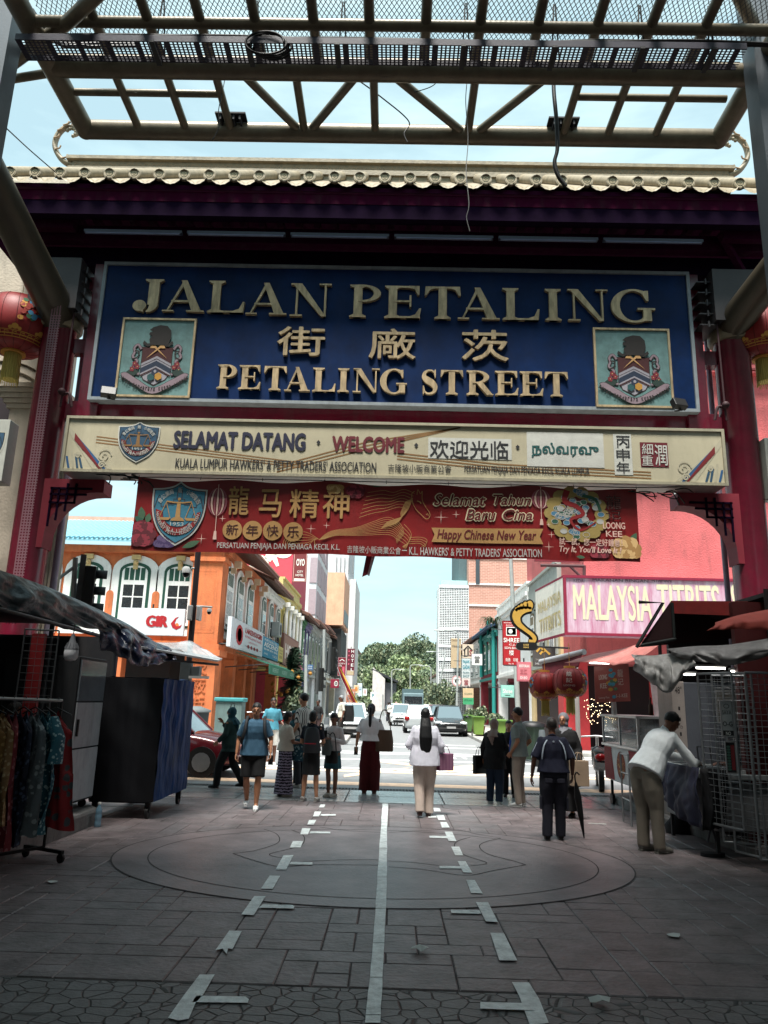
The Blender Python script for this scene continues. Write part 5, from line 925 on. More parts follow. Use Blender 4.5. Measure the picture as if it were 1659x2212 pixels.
# ---- right stalls
rs = th('market_stall', 'dark right market stall with red roof frame and glowing tubes', 'stall', (6, 10, .15))
def rsp(mb, n, m, **k): o = mb.build(n, m, rs, **k); o.location = (-6, -10, -.15)
g = MB(); g.box((6.9, 6, .15), (7.0, 14.2, 3.2)); rsp(g, 'back_wall', DARKW); g = MB(); g.box((4.6, 12.9, .15), (7, 13.0, 3.1)); rsp(g, 'side_wall', C('1a1416'))
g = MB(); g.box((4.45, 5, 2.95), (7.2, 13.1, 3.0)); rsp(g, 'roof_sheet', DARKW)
g = MB(); a = P(1595, 1460, 9.3); g.box((a.x, 9.3, .15), (7, 9.4, 2.9)); rsp(g, 'red_partition', C('4a0a0c', dirt=.2))
g = MB(); a, b, c, d = P(1432, 1302, 9.6), P(1700, 1306, 9.6), P(1375, 1400, 9.6), P(1470, 1395, 9.6)
g.tube([a-Vector((.3, 0, 0)), a, P(1375, 1398, 9.6)], .022, 8); g.tube([P(1452, 1302, 9.6), P(1457, 1378, 9.6)], .02, 8); g.tube([P(1385, 1394, 9.6), P(1460, 1380, 9.6)], .02, 8); rsp(g, 'roof_frame', C('131a18'))
RCL = M('red_canvas', (.20, .012, .01), .7, var=.3, dirt=.3); PINKC = M('faded_pink_canvas', (.62, .20, .17), .7, var=.25, dirt=.25)
g = MB(); g.add([P(1450, 1298, 9.6), P(1720, 1300, 9.6), P(1720, 1335, 9.6), P(1455, 1325, 9.6)], [(0, 3, 2, 1)]); rsp(g, 'front_valance', RCL, solid=.008)
g = MB(); g.add([P(1450, 1298, 9.62), P(1720, 1300, 9.62), Vector((5.4, 11.5, 2.7)), P(1380, 1398, 9.62)], [(0, 1, 2, 3)]); g.add([P(1450, 1298, 9.62), P(1382, 1397, 9.62), P(1455, 1380, 9.62)], [(0, 1, 2)]); rsp(g, 'roof_canvas', C('260507', rough=.8), solid=.006)
for x, y in ((4.35, 8.9), (4.35, 12.6), (4.3, 6.6)): g = MB(); g.tube([(x, y, .15), (x, y, 3)], .03, 8); rsp(g, 'post', C('20191b'))
drape('canvas_awning', 'small faded red awning at the far right edge', 'awning', [P(1545, 1345, 8.6), P(1600, 1328, 8.6), P(1700, 1310, 8.6)], [P(1528, 1362, 8.3), P(1600, 1358, 8.3), P(1700, 1362, 8.3)], M('brick_red_canvas', (.32, .05, .035), .7, dirt=.3), 30, 6, .03, 4)
drape('canvas_awning', 'sloping faded pink canvas awning beyond the red roof frame', 'awning', [P(1452, 1372, 10.6), P(1410, 1380, 11.4), P(1350, 1400, 12.4), P(1285, 1412, 13.4)], [P(1380, 1425, 10.4), P(1332, 1436, 11.0), P(1290, 1430, 11.8), P(1218, 1432, 13.0)], PINKC, 40, 8, .05, 1, belly=.02)
drape('rolled_tarpaulin', 'rolled grey tarpaulin sagging along the right stall front', 'tarpaulin', [P(1440, 1402, 9.5), P(1500, 1396, 9.4), P(1580, 1392, 9.2), P(1700, 1372, 8.8)], [P(1450, 1416, 9.4), P(1500, 1426, 9.2), P(1590, 1436, 9.0), P(1700, 1402, 8.7)], M('grey_tarp', (.15, .145, .145), .5, var=.3, bump=.4, bs=12, dirt=.3), 60, 12, .07, 11, belly=.1)
drape('rolled_tarpaulin', 'loose pale end of the grey tarpaulin hanging in a pouch', 'tarpaulin', [P(1364, 1414, 9.7), P(1410, 1416, 9.6), P(1450, 1412, 9.5), P(1492, 1418, 9.3)], [P(1368, 1442, 9.6), P(1410, 1478, 9.4), P(1448, 1496, 9.3), P(1492, 1440, 9.3)], M('pale_tarp', (.30, .29, .28), .5, var=.4, bump=.35, bs=6, dirt=.3, bd=.05), 50, 16, .08, 13, belly=.14)
LED = M('lit_tube', (1, .97, .9), .5, var=0, bump=0, emit=4)
for i, (u, v, Y) in enumerate(((1472, 1420, 10.2), (1475, 1456, 11.6), (1535, 1443, 9.9), (1612, 1451, 9.4), (1298, 1432, 12.6))):
    p = P(u, v, Y); t = th('lit_tube_lamp', ('short lit white tube under the red roof frame', 'lit white tube low above the white cabinet', 'lit white tube behind the grey tarpaulin', 'lit white tube above the wire grid panels', 'lit white lamp under the pink awning')[i], 'lamp', p, 0, 'lit tubes in the right stall'); g = MB(); g.box((-.2, -.03, .012), (.2, .03, .04)); g.build('fitting', C('707070'), t); g = MB(); g.tube([(-.18, 0, 0), (.18, 0, 0)], .014, 8); g.build('tube', LED, t)
# cabinet, curtained post
t = th('white_cabinet', 'tall pale cabinet with small slots behind the bending man', 'cabinet', (4.75, 11.5, .15)); g = MB(); a, b = P(1450, 1490, 11.2).x-4.75, P(1478, 1490, 11.2).x-4.75; g.box((a, -.3, 0), (b, .3, 1.85)); g.build('front_panel', C('8a827d', dirt=.3), t, bevel=.01); g = MB(); g.box((b+.001, -.28, 0), (b+1.0, .3, 1.84)); g.build('side_panel', C('4c5058', dirt=.2), t, bevel=.01)
g = MB(); fr1 = lambda x, z, c=0: Vector((x, -.3-c, z))
for z in (1.1, 1.3, 1.45): g.flat(rect((a+b)/2-.01, z, (a+b)/2+.015, z+.05), fr1, .002)
text(g, '48"', fr1, a+.05, 1.68, b-.04, 1.78, .003); g.build('marks', BLACK, t)
a = P(1402, 1462, 12.2); b = P(1442, 1462, 12.2); drape('hanging_curtain', 'grey pink plastic curtain hanging beside the food cart', 'curtain', [Vector((a.x, 12.2, 2.2)), Vector((b.x+.05, 12.25, 2.2))], [Vector((a.x+.1, 12.2, .5)), Vector((b.x+.1, 12.25, .5))], M('mauve_curtain', (.26, .21, .22), .5, var=.3), 16, 20, .03, 2, belly=.0)
# counter with trays and a navy cloth
t = th('stall_counter', 'white stall counter with tray top where the man leans', 'counter', (4.05, 10.1, 0)); ct = lambda mb, n, m, **k: mb.build(n, m, t, **k)
g = MB(); g.box((-.35, -.85, .28), (.5, .75, .80)); ct(g, 'body', C('77787a', dirt=.4), bevel=.02); g = MB(); g.box((-.47, -.9, .84), (.55, .85, .90)); ct(g, 'table_top', C('8a8f90', dirt=.2), bevel=.008)
for i in range(4): y = -.78+.4*i; g = MB(); g.box((-.46, y, .9), (.1, y+.34, .945)); ct(g, 'tray', C('b8bcbc'), bevel=.005); g = MB(); g.box((-.42, y+.03, .946), (.06, y+.31, .95)); ct(g, 'tray_inset', C('23272b'))
for x in (-.3, .42):
    for y in (-.75, .68): g = MB(); g.box((x-.02, y-.02, 0), (x+.02, y+.02, .3)); ct(g, 'leg', C('2a2a2c'))
NVC = M('navy_cloth', (.022, .024, .05), .7, var=.3, ns=5)
drape('table_cloth', 'navy cloth draped over the street end of the counter', 'cloth', [Vector((3.56, 9.25, .96)), Vector((3.54, 9.85, .955)), Vector((3.54, 10.5, .95))], [Vector((3.50, 9.2, .3)), Vector((3.46, 9.85, .38)), Vector((3.5, 10.35, .55))], NVC, 40, 14, .05, 3, belly=.02, dirn=(-1, 0, 0))
drape('table_cloth', 'black cloth hanging at the near end of the counter', 'cloth', [Vector((3.54, 9.18, .96)), Vector((3.68, 9.15, .96)), Vector((3.84, 9.15, .955))], [Vector((3.50, 9.14, .3)), Vector((3.66, 9.12, .32)), Vector((3.76, 9.10, .36))], C('0c0c10', rough=.8), 30, 12, .04, 6, belly=.02, dirn=(0, -1, 0))
t = th('picture_frame', 'small upright empty metal frame on the counter', 'frame', P(1525, 1655, 9.6)); g = MB()
for p_, q_ in (((-.08, 0, -.05), (-.09, 0, .22)), ((.08, 0, -.05), (.06, 0, .22)), ((-.09, 0, .22), (.06, 0, .22)), ((-.08, 0, -.05), (.08, 0, -.05))): g.beam(p_, q_, .012, .012)
g.build('frame_bars', C('3a3a3e'), t)
# wire grid panels with small posters
grid('wire_panel', 'narrow wire grid panel leaning out at the stall front', (3.60, 9.2), (3.78, 8.7), .38, 2.02, 4, 24, .0035, grp='wire grid panels at the right stall')
grid('wire_panel', 'middle wire grid panel with hung pictures', (3.80, 9.0), (3.95, 8.6), .12, 2.02, 3, 26, .0035, grp='wire grid panels at the right stall')
grid('wire_panel', 'wide wire grid panel in front of the red partition at the right edge', (3.86, 8.55), (4.6, 8.5), .12, 2.02, 11, 30, .0035, grp='wire grid panels at the right stall')
grid('wire_panel', 'pale wire grid panel standing behind the hung pictures', (3.72, 9.1), (4.05, 8.95), .2, 2.0, 6, 26, .003, grp='wire grid panels at the right stall')
for i, (u0, v0, u1, v1, lab) in enumerate(((1556, 1515, 1582, 1590, 'white poster with black lettering hung on the wire panel'), (1566, 1602, 1588, 1670, 'framed picture of green leaves hung low on the wire panel'))):
    um = (u0+u1)/2; a = P(u0, (v0+v1)/2, 8.62); b = P(u1, (v0+v1)/2, 8.62); z0, z1 = P(um, v1, 8.62).z, P(um, v0, 8.62).z; t = th('small_poster', lab, 'poster', (a.x, 8.6, z0)); w = b.x-a.x; h_ = z1-z0
    g = MB(); g.box((0, 0, 0), (w, .012, h_)); g.build('board', C('9fa2a2' if i == 0 else '1c1c20'), t); g = MB(); fr1 = lambda x, z, c=0: Vector((x, -c, z))
    if i == 0: text(g, 'SAYA', fr1, w*.12, h_*.62, w*.88, h_*.74, .003); text(g, 'O-G', fr1, w*.1, h_*.28, w*.9, h_*.42, .003, 0, .03); ribbon(g, circ(w/2, h_*.86, w*.22, h_*.06, 12), .006, fr1, .003, 0, True); g.flat(rect(0, 0, w, h_*.16), fr1, .002); text(g, 'NO', fr1, w*.3, h_*.03, w*.7, h_*.13, .004, 1)
    else:
        g.flat(rect(w*.55, h_*.1, w*.9, h_*.9), fr1, .002, 2)
        for k in range(9): g.flat(circ(w*.3, h_*(.12+.09*k), w*.2, h_*.04, 8), fr1, .003+.0003*k, 3)
    g.build('print', [INK, WHITE, C('6e1c20'), C('35564c')], t)
    g = MB(); 
    for q0, q1 in (((0, 0), (w, 0)), ((0, h_), (w, h_)), ((0, 0), (0, h_)), ((w, 0), (w, h_))): g.beam((q0[0], -.005, q0[1]), (q1[0], -.005, q1[1]), .012, .012)
    g.build('frame', ALU, t)
t = th('wall_screen', 'pale blank panel on the stall back wall', 'panel', P(1572, 1530, 10.6)); g = MB(); g.box((-.13, 0, -.18), (.2, .03, .22)); g.build('panel', C('7a7870'), t); g = MB(); g.box((-.15, .005, -.2), (.22, .02, .24)); g.build('rim', C('b0b0b0'), t)
# food cart with glass case
t = th('food_cart', 'stainless food cart with glass case and noodle pictures', 'food cart', (4.25, 13.1, 0)); fc = lambda mb, n, m, **k: mb.build(n, m, t, **k)
X0, X1, Y0, Y1 = -.48, .35, -1.0, .95
g = MB(); g.box((X0, Y0, .42), (X1, Y1, .98)); fc(g, 'body', C('c8c8c8'), bevel=.01); g = MB(); g.box((X0-.04, Y0-.04, .98), (X1+.04, Y1+.04, 1.02)); fc(g, 'worktop', STEEL, bevel=.006)
g = MB()
for x in (X0, X1):
    for y in (Y0, -.05, Y1): g.box((x-.018, y-.018, 1.02), (x+.018, y+.018, 1.46))
g.box((X0-.04, Y0-.04, 1.46), (X1+.04, Y1+.04, 1.5)); g.box((X0, Y0, 1.22), (X1, Y1, 1.23)); fc(g, 'case_frame', STEEL)
GL = M('cart_glass', (.25, .28, .3), .06, bump=0, var=0, spec=.8); GL.node_tree.nodes['Principled BSDF'].inputs['Alpha'].default_value = .35
g = MB(); g.box((X0-.004, Y0, 1.02), (X0, Y1, 1.46)); g.box((X0, Y0-.004, 1.02), (X1, Y0, 1.46)); fc(g, 'glass_case', GL)
rnd = random.Random(3)
for k in range(9): g = MB(); x, y = rnd.uniform(X0+.1, X1-.1), Y0+.15+k*.19; g.lathe([(.09, 0), (.11, .07), (.1, .075), (.02, .05)], (x, y, 1.025 if k % 2 else 1.235), 14); fc(g, 'food_tray', C(rnd.choice(('8a8d90', '6c4a2c', 'b0a890', '3c3f42'))))
for x in (X0+.08, X1-.08):
    for y in (Y0+.1, Y1-.1): g = MB(); g.tube([(x-.025, y, .09), (x+.025, y, .09)], .09, 16); g.tube([(x, y, .1), (x, y, .42)], .025, 8); fc(g, 'wheel', BLACK)
g = MB(); fs_ = lambda a, b, c=0: Vector((X0-.002-c, Y1-a, b)); fs2 = lambda a, b, c=0: Vector((X0+a, Y0-.002-c, b)); Wd = Y1-Y0
for ff, W2 in ((fs_, Wd), (fs2, X1-X0)):
    g.flat([(0, .44), (W2*.30, .44), (W2*.22, .96), (0, .96)], ff, .002, 0); g.flat([(W2, .44), (W2*.8, .44), (W2*.72, .96), (W2, .96)], ff, .0022, 0)
    for k in range(14): y_ = .47+k*.034; ribbon(g, spline([(W2*.02, y_), (W2*.1, y_+.04), (W2*.18, y_-.01), (W2*.24, y_+.03)], 4), .012, ff, .004, 1)
    g.flat(circ(W2*.5, .7, min(.24, W2*.24), .22, 24), ff, .003, 2)
    for k in range(40): a = rnd.random()*6.28; r_ = .19*math.sqrt(rnd.random()); x, z = W2*.5+r_*math.cos(a), .7+r_*math.sin(a); ribbon(g, spline([(x-.05, z), (x, z+.03), (x+.05, z-.01)], 3), .012, ff, .0042+k*.00003, rnd.choice((3, 4)))
fc(g, 'food_pictures', [C('8c1c24'), C('5a0d14'), C('7a2a1a'), C('b98a50'), C('8c5a2c')])
# things standing behind the cart
for i in range(14):
    x, y = 4.4+rnd.uniform(0, 1.0), 13.6+rnd.uniform(-.3, .5); t = th('condiment_bottle', ('tall red', 'brown', 'clear', 'white', 'dark', 'small red', 'green', 'slim clear', 'squat white', 'amber', 'black topped', 'silver', 'pink', 'grey')[i]+' bottle on the shelf behind the food cart', 'bottle', (x, y, 1.5), 0, 'bottles behind the food cart'); hb = rnd.uniform(.15, .32)
    g = MB(); g.lathe([(.035, 0), (.04, .01), (.04, hb*.6), (.015, hb*.8), (.015, hb)], n=12); g.build('glass', C(('8a1a1c', '4a2c1c', '8c9090', 'c0c0bc', '1c1c20', '7c1014', '2c4a34', '7f8588', 'b0b0ac', '7c5020', '2c2c30', '8a8c90', 'a06a70', '5c5e60')[i]), t); g = MB(); g.lathe([(.018, hb), (.018, hb+.03)], n=10); g.build('cap', C('7a1518' if i % 2 else 'c8c8c8'), t)
t = th('back_shelf', 'dark shelf table behind the food cart', 'shelf', (4.95, 13.7, 0)); g = MB(); g.box((-.6, -.5, 1.44), (.6, .65, 1.5)); g.build('board', DGREY, t); g = MB(); g.box((-.55, -.45, .15), (.55, .6, 1.43)); g.build('carcass', C('1c1c1f'), t)
t = th('flower_vase', 'tall white vase with pale flowers behind the food cart', 'vase', (P(1328, 1560, 13.2).x, 13.2, 1.5)); g = MB(); g.lathe([(.04, 0), (.045, .02), (.03, .35), (.045, .42)], n=14); g.build('vase', C('b9b4b0'), t); g = MB()
for k in range(9): g.ball((rnd.uniform(-.05, .05), rnd.uniform(-.05, .05), .44+rnd.uniform(0, .14)), .028, 0, 7, 5)
g.build('flowers', C('c09a98'), t)
g = MB(); p = P(1298, 1540, 16.5)
for k in range(90): g.ball(p+Vector((rnd.uniform(-.32, .32), rnd.uniform(-.2, .2), rnd.uniform(-.25, .3))), .007, 0, 5, 4)
tag(g.build('fairy_lights', M('fairy_glow', (1, .75, .45), .5, var=0, bump=0, emit=2)), 'cluster of tiny warm fairy lights behind the food cart', 'fairy lights')
a, b = P(1283, 1440, 13.0), P(1360, 1520, 13.0); t = th('hanging_signboard', 'brown red stall signboard with round dragon emblem', 'sign', (a.x, 13.0, b.z)); W, Z = b.x-a.x, a.z-b.z
g = MB(); g.add([(0, 0, 0), (W, -.05, .04), (W, -.05, Z+.06), (0, 0, Z)], [(0, 1, 2, 3)]); g.build('board', M('sign_brown_red', (.26, .06, .05), .4, dirt=.1), t, solid=.02)
g = MB(); fr1 = lambda x, z, c=0: Vector((x, -.012-.05*x/W-c, z+.05*x/W))
text(g, 'LOONG', fr1, W*.12, Z*.62, W*.36, Z*.76, .004, 0, .03); text(g, 'KEE', fr1, W*.15, Z*.38, W*.34, Z*.52, .004, 0, .03); text(g, '龍', fr1, W*.66, Z*.66, W*.82, Z*.88, .004, 0); text(g, '记', fr1, W*.66, Z*.44, W*.82, Z*.62, .004, 0)
for k in range(22): a_ = rnd.random()*6.28; r_ = .12*math.sqrt(rnd.random()); g.flat(circ(W*.5+r_*.6*math.cos(a_), Z*.5+r_*1.9*math.sin(a_), .035, .03, 8), fr1, .005+k*.0002, rnd.choice((1, 2, 3)))
text(g, 'Loong Kee', fr1, W*.1, Z*.08, W*.4, Z*.16, .004, 0); text(g, '1-1-KEE', fr1, W*.6, Z*.1, W*.92, Z*.2, .004, 0); g.build('lettering', [C('b9a8a0'), C('b08a3c'), C('3f7f95'), C('4a6a4c')], t)
lantern('round red lantern with gold fringe under the maroon awning, left of its pair', P(1177, 1481, 16.0), .32, .27, R(40), ('福', ''), 'pair of lanterns under the maroon awning'); lantern('round red lantern with gold fringe under the maroon awning, right of its pair', P(1231, 1474, 15.6), .34, .28, R(-15), ('龍記', 'LOONG'), 'pair of lanterns under the maroon awning')
t = th('roller_awning', 'small maroon fabric awning with grey roller above the lanterns', 'awning', (0, 0, 0)); a, b = P(1168, 1430, 17), P(1262, 1408, 15.6); g = MB(); g.tube([a, b], .06, 12); g.build('roller', C('9a9ca0'), t)
drape('valance', '', '', [P(1170, 1432, 16.95), P(1215, 1424, 16.3), P(1258, 1412, 15.6)], [P(1174, 1458, 16.8), P(1215, 1456, 16.2), P(1250, 1440, 15.6)], C('58101e', rough=.8), 24, 6, .03, 2, belly=0, parent=t)
g = MB(); g.tube([(P(1246, 1500, 17).x, 17, 0), (P(1246, 1500, 17).x, 17, 2.5)], .05, 10); tag(g.build('awning_pole', C('a8a4a2')), 'pale steel pole under the roller awning', 'pole')
g = MB(); a = P(1350, 1760, 11.6); 
for y, x in ((11.3, a.x), (11.75, a.x+.02)): g.tube([(x, y, 0.02), (x, y, .98)], .014, 8)
for z in (.35, .7, .96): g.tube([(a.x, 11.3, z), (a.x+.02, 11.75, z)], .012, 8)
tag(g.build('folding_frame', ALU), 'thin steel folding frame standing before the food cart', 'frame')
# bundles under the counter
for i, (u, v, w_, lab) in enumerate(((1468, 1800, .12, 'black bag heap under the counter'), (1540, 1850, .1, 'dark sandal pair box lying by the kerb'))):
    p = G(u, v); t = th('stall_bag', lab, 'bag', (p.x, p.y, 0)); g = MB(); g.loft([(0, 0, 0, w_*1.5, w_), (0, .02, .1, w_*1.6, w_*1.1), (.02, 0, .22, w_*.9, w_*.6), (0, 0, .27, w_*.4, w_*.2)] if i == 0 else [(0, 0, 0, .14, .08), (0, 0, .04, .14, .08)], 12); g.build('bag_body', C('141418'), t); g = MB(); g.tube(spline([(-w_*.5, 0, .15), (0, -.02, .3), (w_*.5, 0, .15)], 4), .012, 6); g.build('strap', C('303036'), t)
# ================================================================ buildings
def plast(n, c, **k): return M(n, c, .8, var=k.pop('var', .16), ns=1.6, bump=k.pop('bump', .4), bs=22, dirt=k.pop('dirt', .3), bd=.02)
ORG = plast('orange_stucco', (.60, .17, .06), var=.22, dirt=.4); WTRIM = plast('white_plaster', (.78, .78, .75), dirt=.2); GRN = C('1f4a3c', rough=.5); DPANE = GLASS_D; ROOFT = M('old_clay_tiles', (.16, .08, .06), .8, var=.5, ns=9, bump=.6, dirt=.4)
TEAL_R = M('teal_sheet_roof', (.22, .47, .56), .4, var=.15, dirt=.2)
def arch(a, b0, w, b1, rise, n=10):     # outline of an arched opening centred on a
    return [(a-w/2, b0), (a+w/2, b0), (a+w/2, b1)]+[(a+w/2*math.cos(R(180*i/n)), b1+rise*math.sin(R(180*i/n))) for i in range(1, n)]+[(a-w/2, b1)]
def bpart(t, mb, n, m, **k): o = mb.build(n, m, t, **k); o.location = (-t.location.x, -t.location.y, -t.location.z); return o
def win(t, f, a, b0, w, h, rise=.3, sur=.18, ms=None, mf=None, sash=None, bars=(2, 3), detail=True):
    ms = ms or WTRIM; mf = mf or GRN; sash = sash or WTRIM
    g = MB(); g.prism(arch(a, b0-sur, w+2*sur, b0+h-rise, rise+sur), f, -.02, .09); s_ = bpart(t, g, 'window', ms)
    g = MB(); g.prism(arch(a, b0, w, b0+h-rise, rise), f, .091, .11); bpart2(s_, g, 'frame', mf)
    g = MB(); g.prism(arch(a, b0+.08, w-.2, b0+h-rise-.05, rise*.8), f, .111, .13); bpart2(s_, g, 'sash', sash)
    if not detail: 
        g = MB(); g.prism(arch(a, b0+.16, w-.34, b0+h-rise-.1, rise*.6), f, .131, .133); bpart2(s_, g, 'pane', DPANE); return
    g = MB(); nx, nz_ = bars; ww = (w-.34); hh = (h-rise)*.68; e = .05
    for i in range(nx):
        for j in range(nz_): x0 = a-ww/2+i*ww/nx+e/2; z0 = b0+.16+j*hh/nz_+e/2; g.prism(rect(x0, z0, x0+ww/nx-e, z0+hh/nz_-e), f, .131, .134)
    bpart2(s_, g, 'pane', DPANE); g = MB(); z0 = b0+.16+hh+.14; nx2 = 4
    for i in range(nx2): x0 = a-ww/2+i*ww/nx2+.02; g.prism(rect(x0, z0, x0+ww/nx2-.04, b0+h-rise+rise*.35), f, .131, .134)
    bpart2(s_, g, 'fanlight', mf)
def bpart2(p, mb, n, m):
    return mb.build(n, m, p)          # p already carries the offset to the world origin
def shop(label, f, a0, a1, h, mw, depth=8, base=None, nwin=3, wstyle=None, roof=ROOFT, trim=None, gz=3.3, pil=True, name='shophouse', cat='shophouse', grp=None, eave=.7, rh=1.9, ground=None, parapet=0, detail=True, flat=False, mf=None, lower=None, wh=None):
    base = base or f(a0, 0, 0); t = th(name, label, cat, base, 0, grp); trim = trim or WTRIM
    g = MB(); g.prism(rect(a0, gz, a1, h), f, -depth, 0); bpart(t, g, 'wall', mw)
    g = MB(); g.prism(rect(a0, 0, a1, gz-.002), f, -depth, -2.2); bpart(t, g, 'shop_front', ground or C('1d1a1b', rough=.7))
    for a in ([a0+.3, a1-.3] if pil else []): g = MB(); g.prism(rect(a-.28, 0, a+.28, gz-.003), f, -.5, .02); g.prism(rect(a-.33, gz-.35, a+.33, gz-.2), f, -.52, .06); bpart(t, g, 'pillar', lower or mw)
    g = MB(); g.prism(rect(a0, h-.22, a1, h), f, .002, .22); g.prism(rect(a0, h-.45, a1, h-.225), f, .002, .12); g.prism(rect(a0, gz, a1, gz+.18), f, .002, .12); bpart(t, g, 'cornice', trim)
    if parapet: g = MB(); g.prism(rect(a0, h+.002, a1, h+parapet), f, -.3, .05); g.prism(rect(a0, h+parapet+.002, a1, h+parapet+.12), f, -.35, .14); bpart(t, g, 'parapet', trim)
    elif not flat:
        g = MB(); pr = [f(a0-.05, h+.02, eave), f(a1+.05, h+.02, eave), f(a1+.05, h+rh, -depth/2), f(a0-.05, h+rh, -depth/2), f(a1+.05, h, -depth), f(a0-.05, h, -depth)]
        up = Vector((0, 0, .12)); g.add(pr+[p+up for p in pr], [(0, 1, 2, 3), (3, 2, 4, 5), (6, 9, 8, 7), (9, 11, 10, 8), (0, 6, 7, 1), (1, 7, 8, 2), (0, 3, 9, 6)]); 
        n = int((a1-a0)/.28)
        for i in range(n): a = a0+(i+.5)*(a1-a0)/n; g.tube([f(a, h+.17, eave+.02), f(a, h+rh+.15, -depth/2)], .07, 6)
        bpart(t, g, 'roof', roof)
        g = MB(); g.prism([(a0, h), (a0+.02, h)], f, 0, 0) if 0 else None
        g.add([f(a0, h, 0), f(a0, h+rh, -depth/2), f(a0, h, -depth), f(a0+.15, h, 0), f(a0+.15, h+rh, -depth/2), f(a0+.15, h, -depth)], [(0, 1, 2), (5, 4, 3)]); bpart(t, g, 'gable', mw)
    w = (a1-a0)/(nwin) if nwin else 1; hh = wh or min(2.4, h-gz-1.2)
    for i in range(nwin): win(t, f, a0+w*(i+.5), gz+.62, w*.52, hh, ms=trim, detail=detail, mf=mf)
    return t
# ---- orange corner shophouse (front towards the square, side along the street)
XL = -6.2; FO = front(27.0); SL_ = sideL(XL)
yL = lambda u, v=1400: PX(u, v, XL).y
t = th('shophouse', 'orange corner shophouse with teal roof and white arched windows', 'shophouse', (-11, 27, 0)); GZ = 3.3; HT = 6.85
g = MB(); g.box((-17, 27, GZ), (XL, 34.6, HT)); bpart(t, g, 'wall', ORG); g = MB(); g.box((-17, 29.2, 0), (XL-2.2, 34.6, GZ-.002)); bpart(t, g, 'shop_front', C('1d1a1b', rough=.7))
for bs_ in ((((-17.1, 26.78, HT-.25), (XL+.25, 27-.002, HT)), ((XL+.002, 27, HT-.25), (XL+.25, 34.6, HT))), (((-17.1, 26.88, GZ-.05), (XL+.12, 27-.002, GZ+.2)), ((XL+.002, 27, GZ-.05), (XL+.12, 34.6, GZ+.2)))):
    g = MB(); [g.box(*b_) for b_ in bs_]; bpart(t, g, 'cornice', ORG)
# corner pier with moulded panels and raised characters
g = MB(); g.box((-7.15, 26.55, 0), (XL+.12, 27.5, HT+.9)); g.box((-7.3, 26.42, GZ-.3), (XL+.26, 27.6, GZ-.1)); g.box((-7.25, 26.47, GZ-.1), (XL+.2, 27.55, GZ+.1)); g.box((-7.25, 26.47, HT-.55), (XL+.2, 27.55, HT-.4)); g.box((-7.3, 26.4, HT+.7), (XL+.27, 27.6, HT+.95)); bpart(t, g, 'corner_pier', ORG)
g = MB(); fp = front(26.55); fps = sideL(XL+.12)
for z0, z1 in ((GZ+.5, HT-.9), (HT-.25, HT+.5)):
    ribbon(g, rect(-7.0, z0, XL-.05, z1), .05, fp, .012, 0, True); ribbon(g, rect(-6.9, z0+.1, XL-.15, z1-.1), .03, fp, .008, 0, True); ribbon(g, rect(26.7, z0, 27.35, z1), .04, fps, .008, 0, True)
for i, ch in enumerate('茨廠街咖啡'): text(g, ch, fp, -6.98, 2.35-.62*i, -6.35, 2.88-.62*i, .03, 1, .0, thick=.028)
bpart(t, g, 'pier_mouldings', [ORG, plast('orange_relief', (.45, .12, .04))])
for u in (80, 187, 290, 387): x = P(u, 1280, 27).x; win(t, FO, x, 3.95, 1.12, 2.3, .30, .27)
for u in (240, 339): x = P(u, 1280, 27).x; g = MB(); g.prism(arch(x, 3.9, .26, 5.1, .13), FO, .092, .12); bpart(t, g, 'wall_panel', ORG)
for u in (187, 290, 387): x = P(u, 1280, 27).x; g = MB(); g.box((x-.16, 26.8, 6.35), (x+.16, 26.9, 6.52)); g.ball((x, 26.84, 6.25), .09); g.box((x-.08, 26.83, 6.0), (x+.08, 26.9, 6.25)); bpart(t, g, 'keystone', M('gilt_plaster', (.55, .4, .18), .6))
for i, u in enumerate((488, 513, 536)): a = yL(u, 1300); win(t, SL_, a, 3.95, 1.25, 2.35, .34, .26)
for a in (27.9, 30.0, 32.1, 34.1): g = MB(); g.box((XL+.25, a-.1, HT-.55), (XL+.5, a+.1, HT-.3)); g.box((XL+.13, a-.08, HT-.75), (XL+.32, a+.08, HT-.551)); bpart(t, g, 'eaves_corbel', plast('cream_corbel', (.6, .42, .27)))
g = MB(); e, r0, r1 = 26.35, HT+.05, HT+1.75; X0, X1 = -17, -8.6
ym = 31; vs = [(X0, e, r0), (XL+.9, e, r0), (X1-.2, ym, r1), (X0, ym, r1)]; g.add(vs+[(x, y, z+.08) for x, y, z in vs], [(3, 2, 1, 0), (4, 5, 6, 7), (0, 1, 5, 4), (1, 2, 6, 5)])
for i in range(64): x = X0+i*.17; xt = min(x, X1-.2); t1 = 1 if x <= X1-.2 else (XL+.9-x)/(XL+.9-X1+.2); 
for i in range(62): x = X0+i*.17; k_ = 1 if x <= X1-.2 else (XL+.9-x)/(XL+.9-X1+.2); g.tube([(x, e-.02, r0+.11), (x, e+(ym-e)*k_, r0+.11+(r1-r0)*k_)], .045, 6)
bpart(t, g, 'teal_roof', TEAL_R)
g = MB(); vs = [(XL+.9, e, r0), (XL+.9, 34.6, r0), (X1-.2, 34.6, r1), (X1-.2, ym, r1)]; g.add(vs+[(x, y, z+.1) for x, y, z in vs], [(3, 2, 1, 0), (4, 5, 6, 7), (0, 1, 5, 4)]); 
for i in range(30): y = 26.4+i*.28; k_ = min(1, (y-e)/(ym-e)); g.tube([(XL+.92, y, r0+.14), (XL+.9+(X1-.2-XL-.9)*k_, y, r0+.14+(r1-r0)*k_)], .07, 6)
bpart(t, g, 'clay_roof', ROOFT); g = MB(); g.beam((-17, 31, r1+.15), (X1, 31, r1+.15), .25, .2); bpart(t, g, 'ridge_cap', plast('salmon_ridge', (.55, .32, .24)))
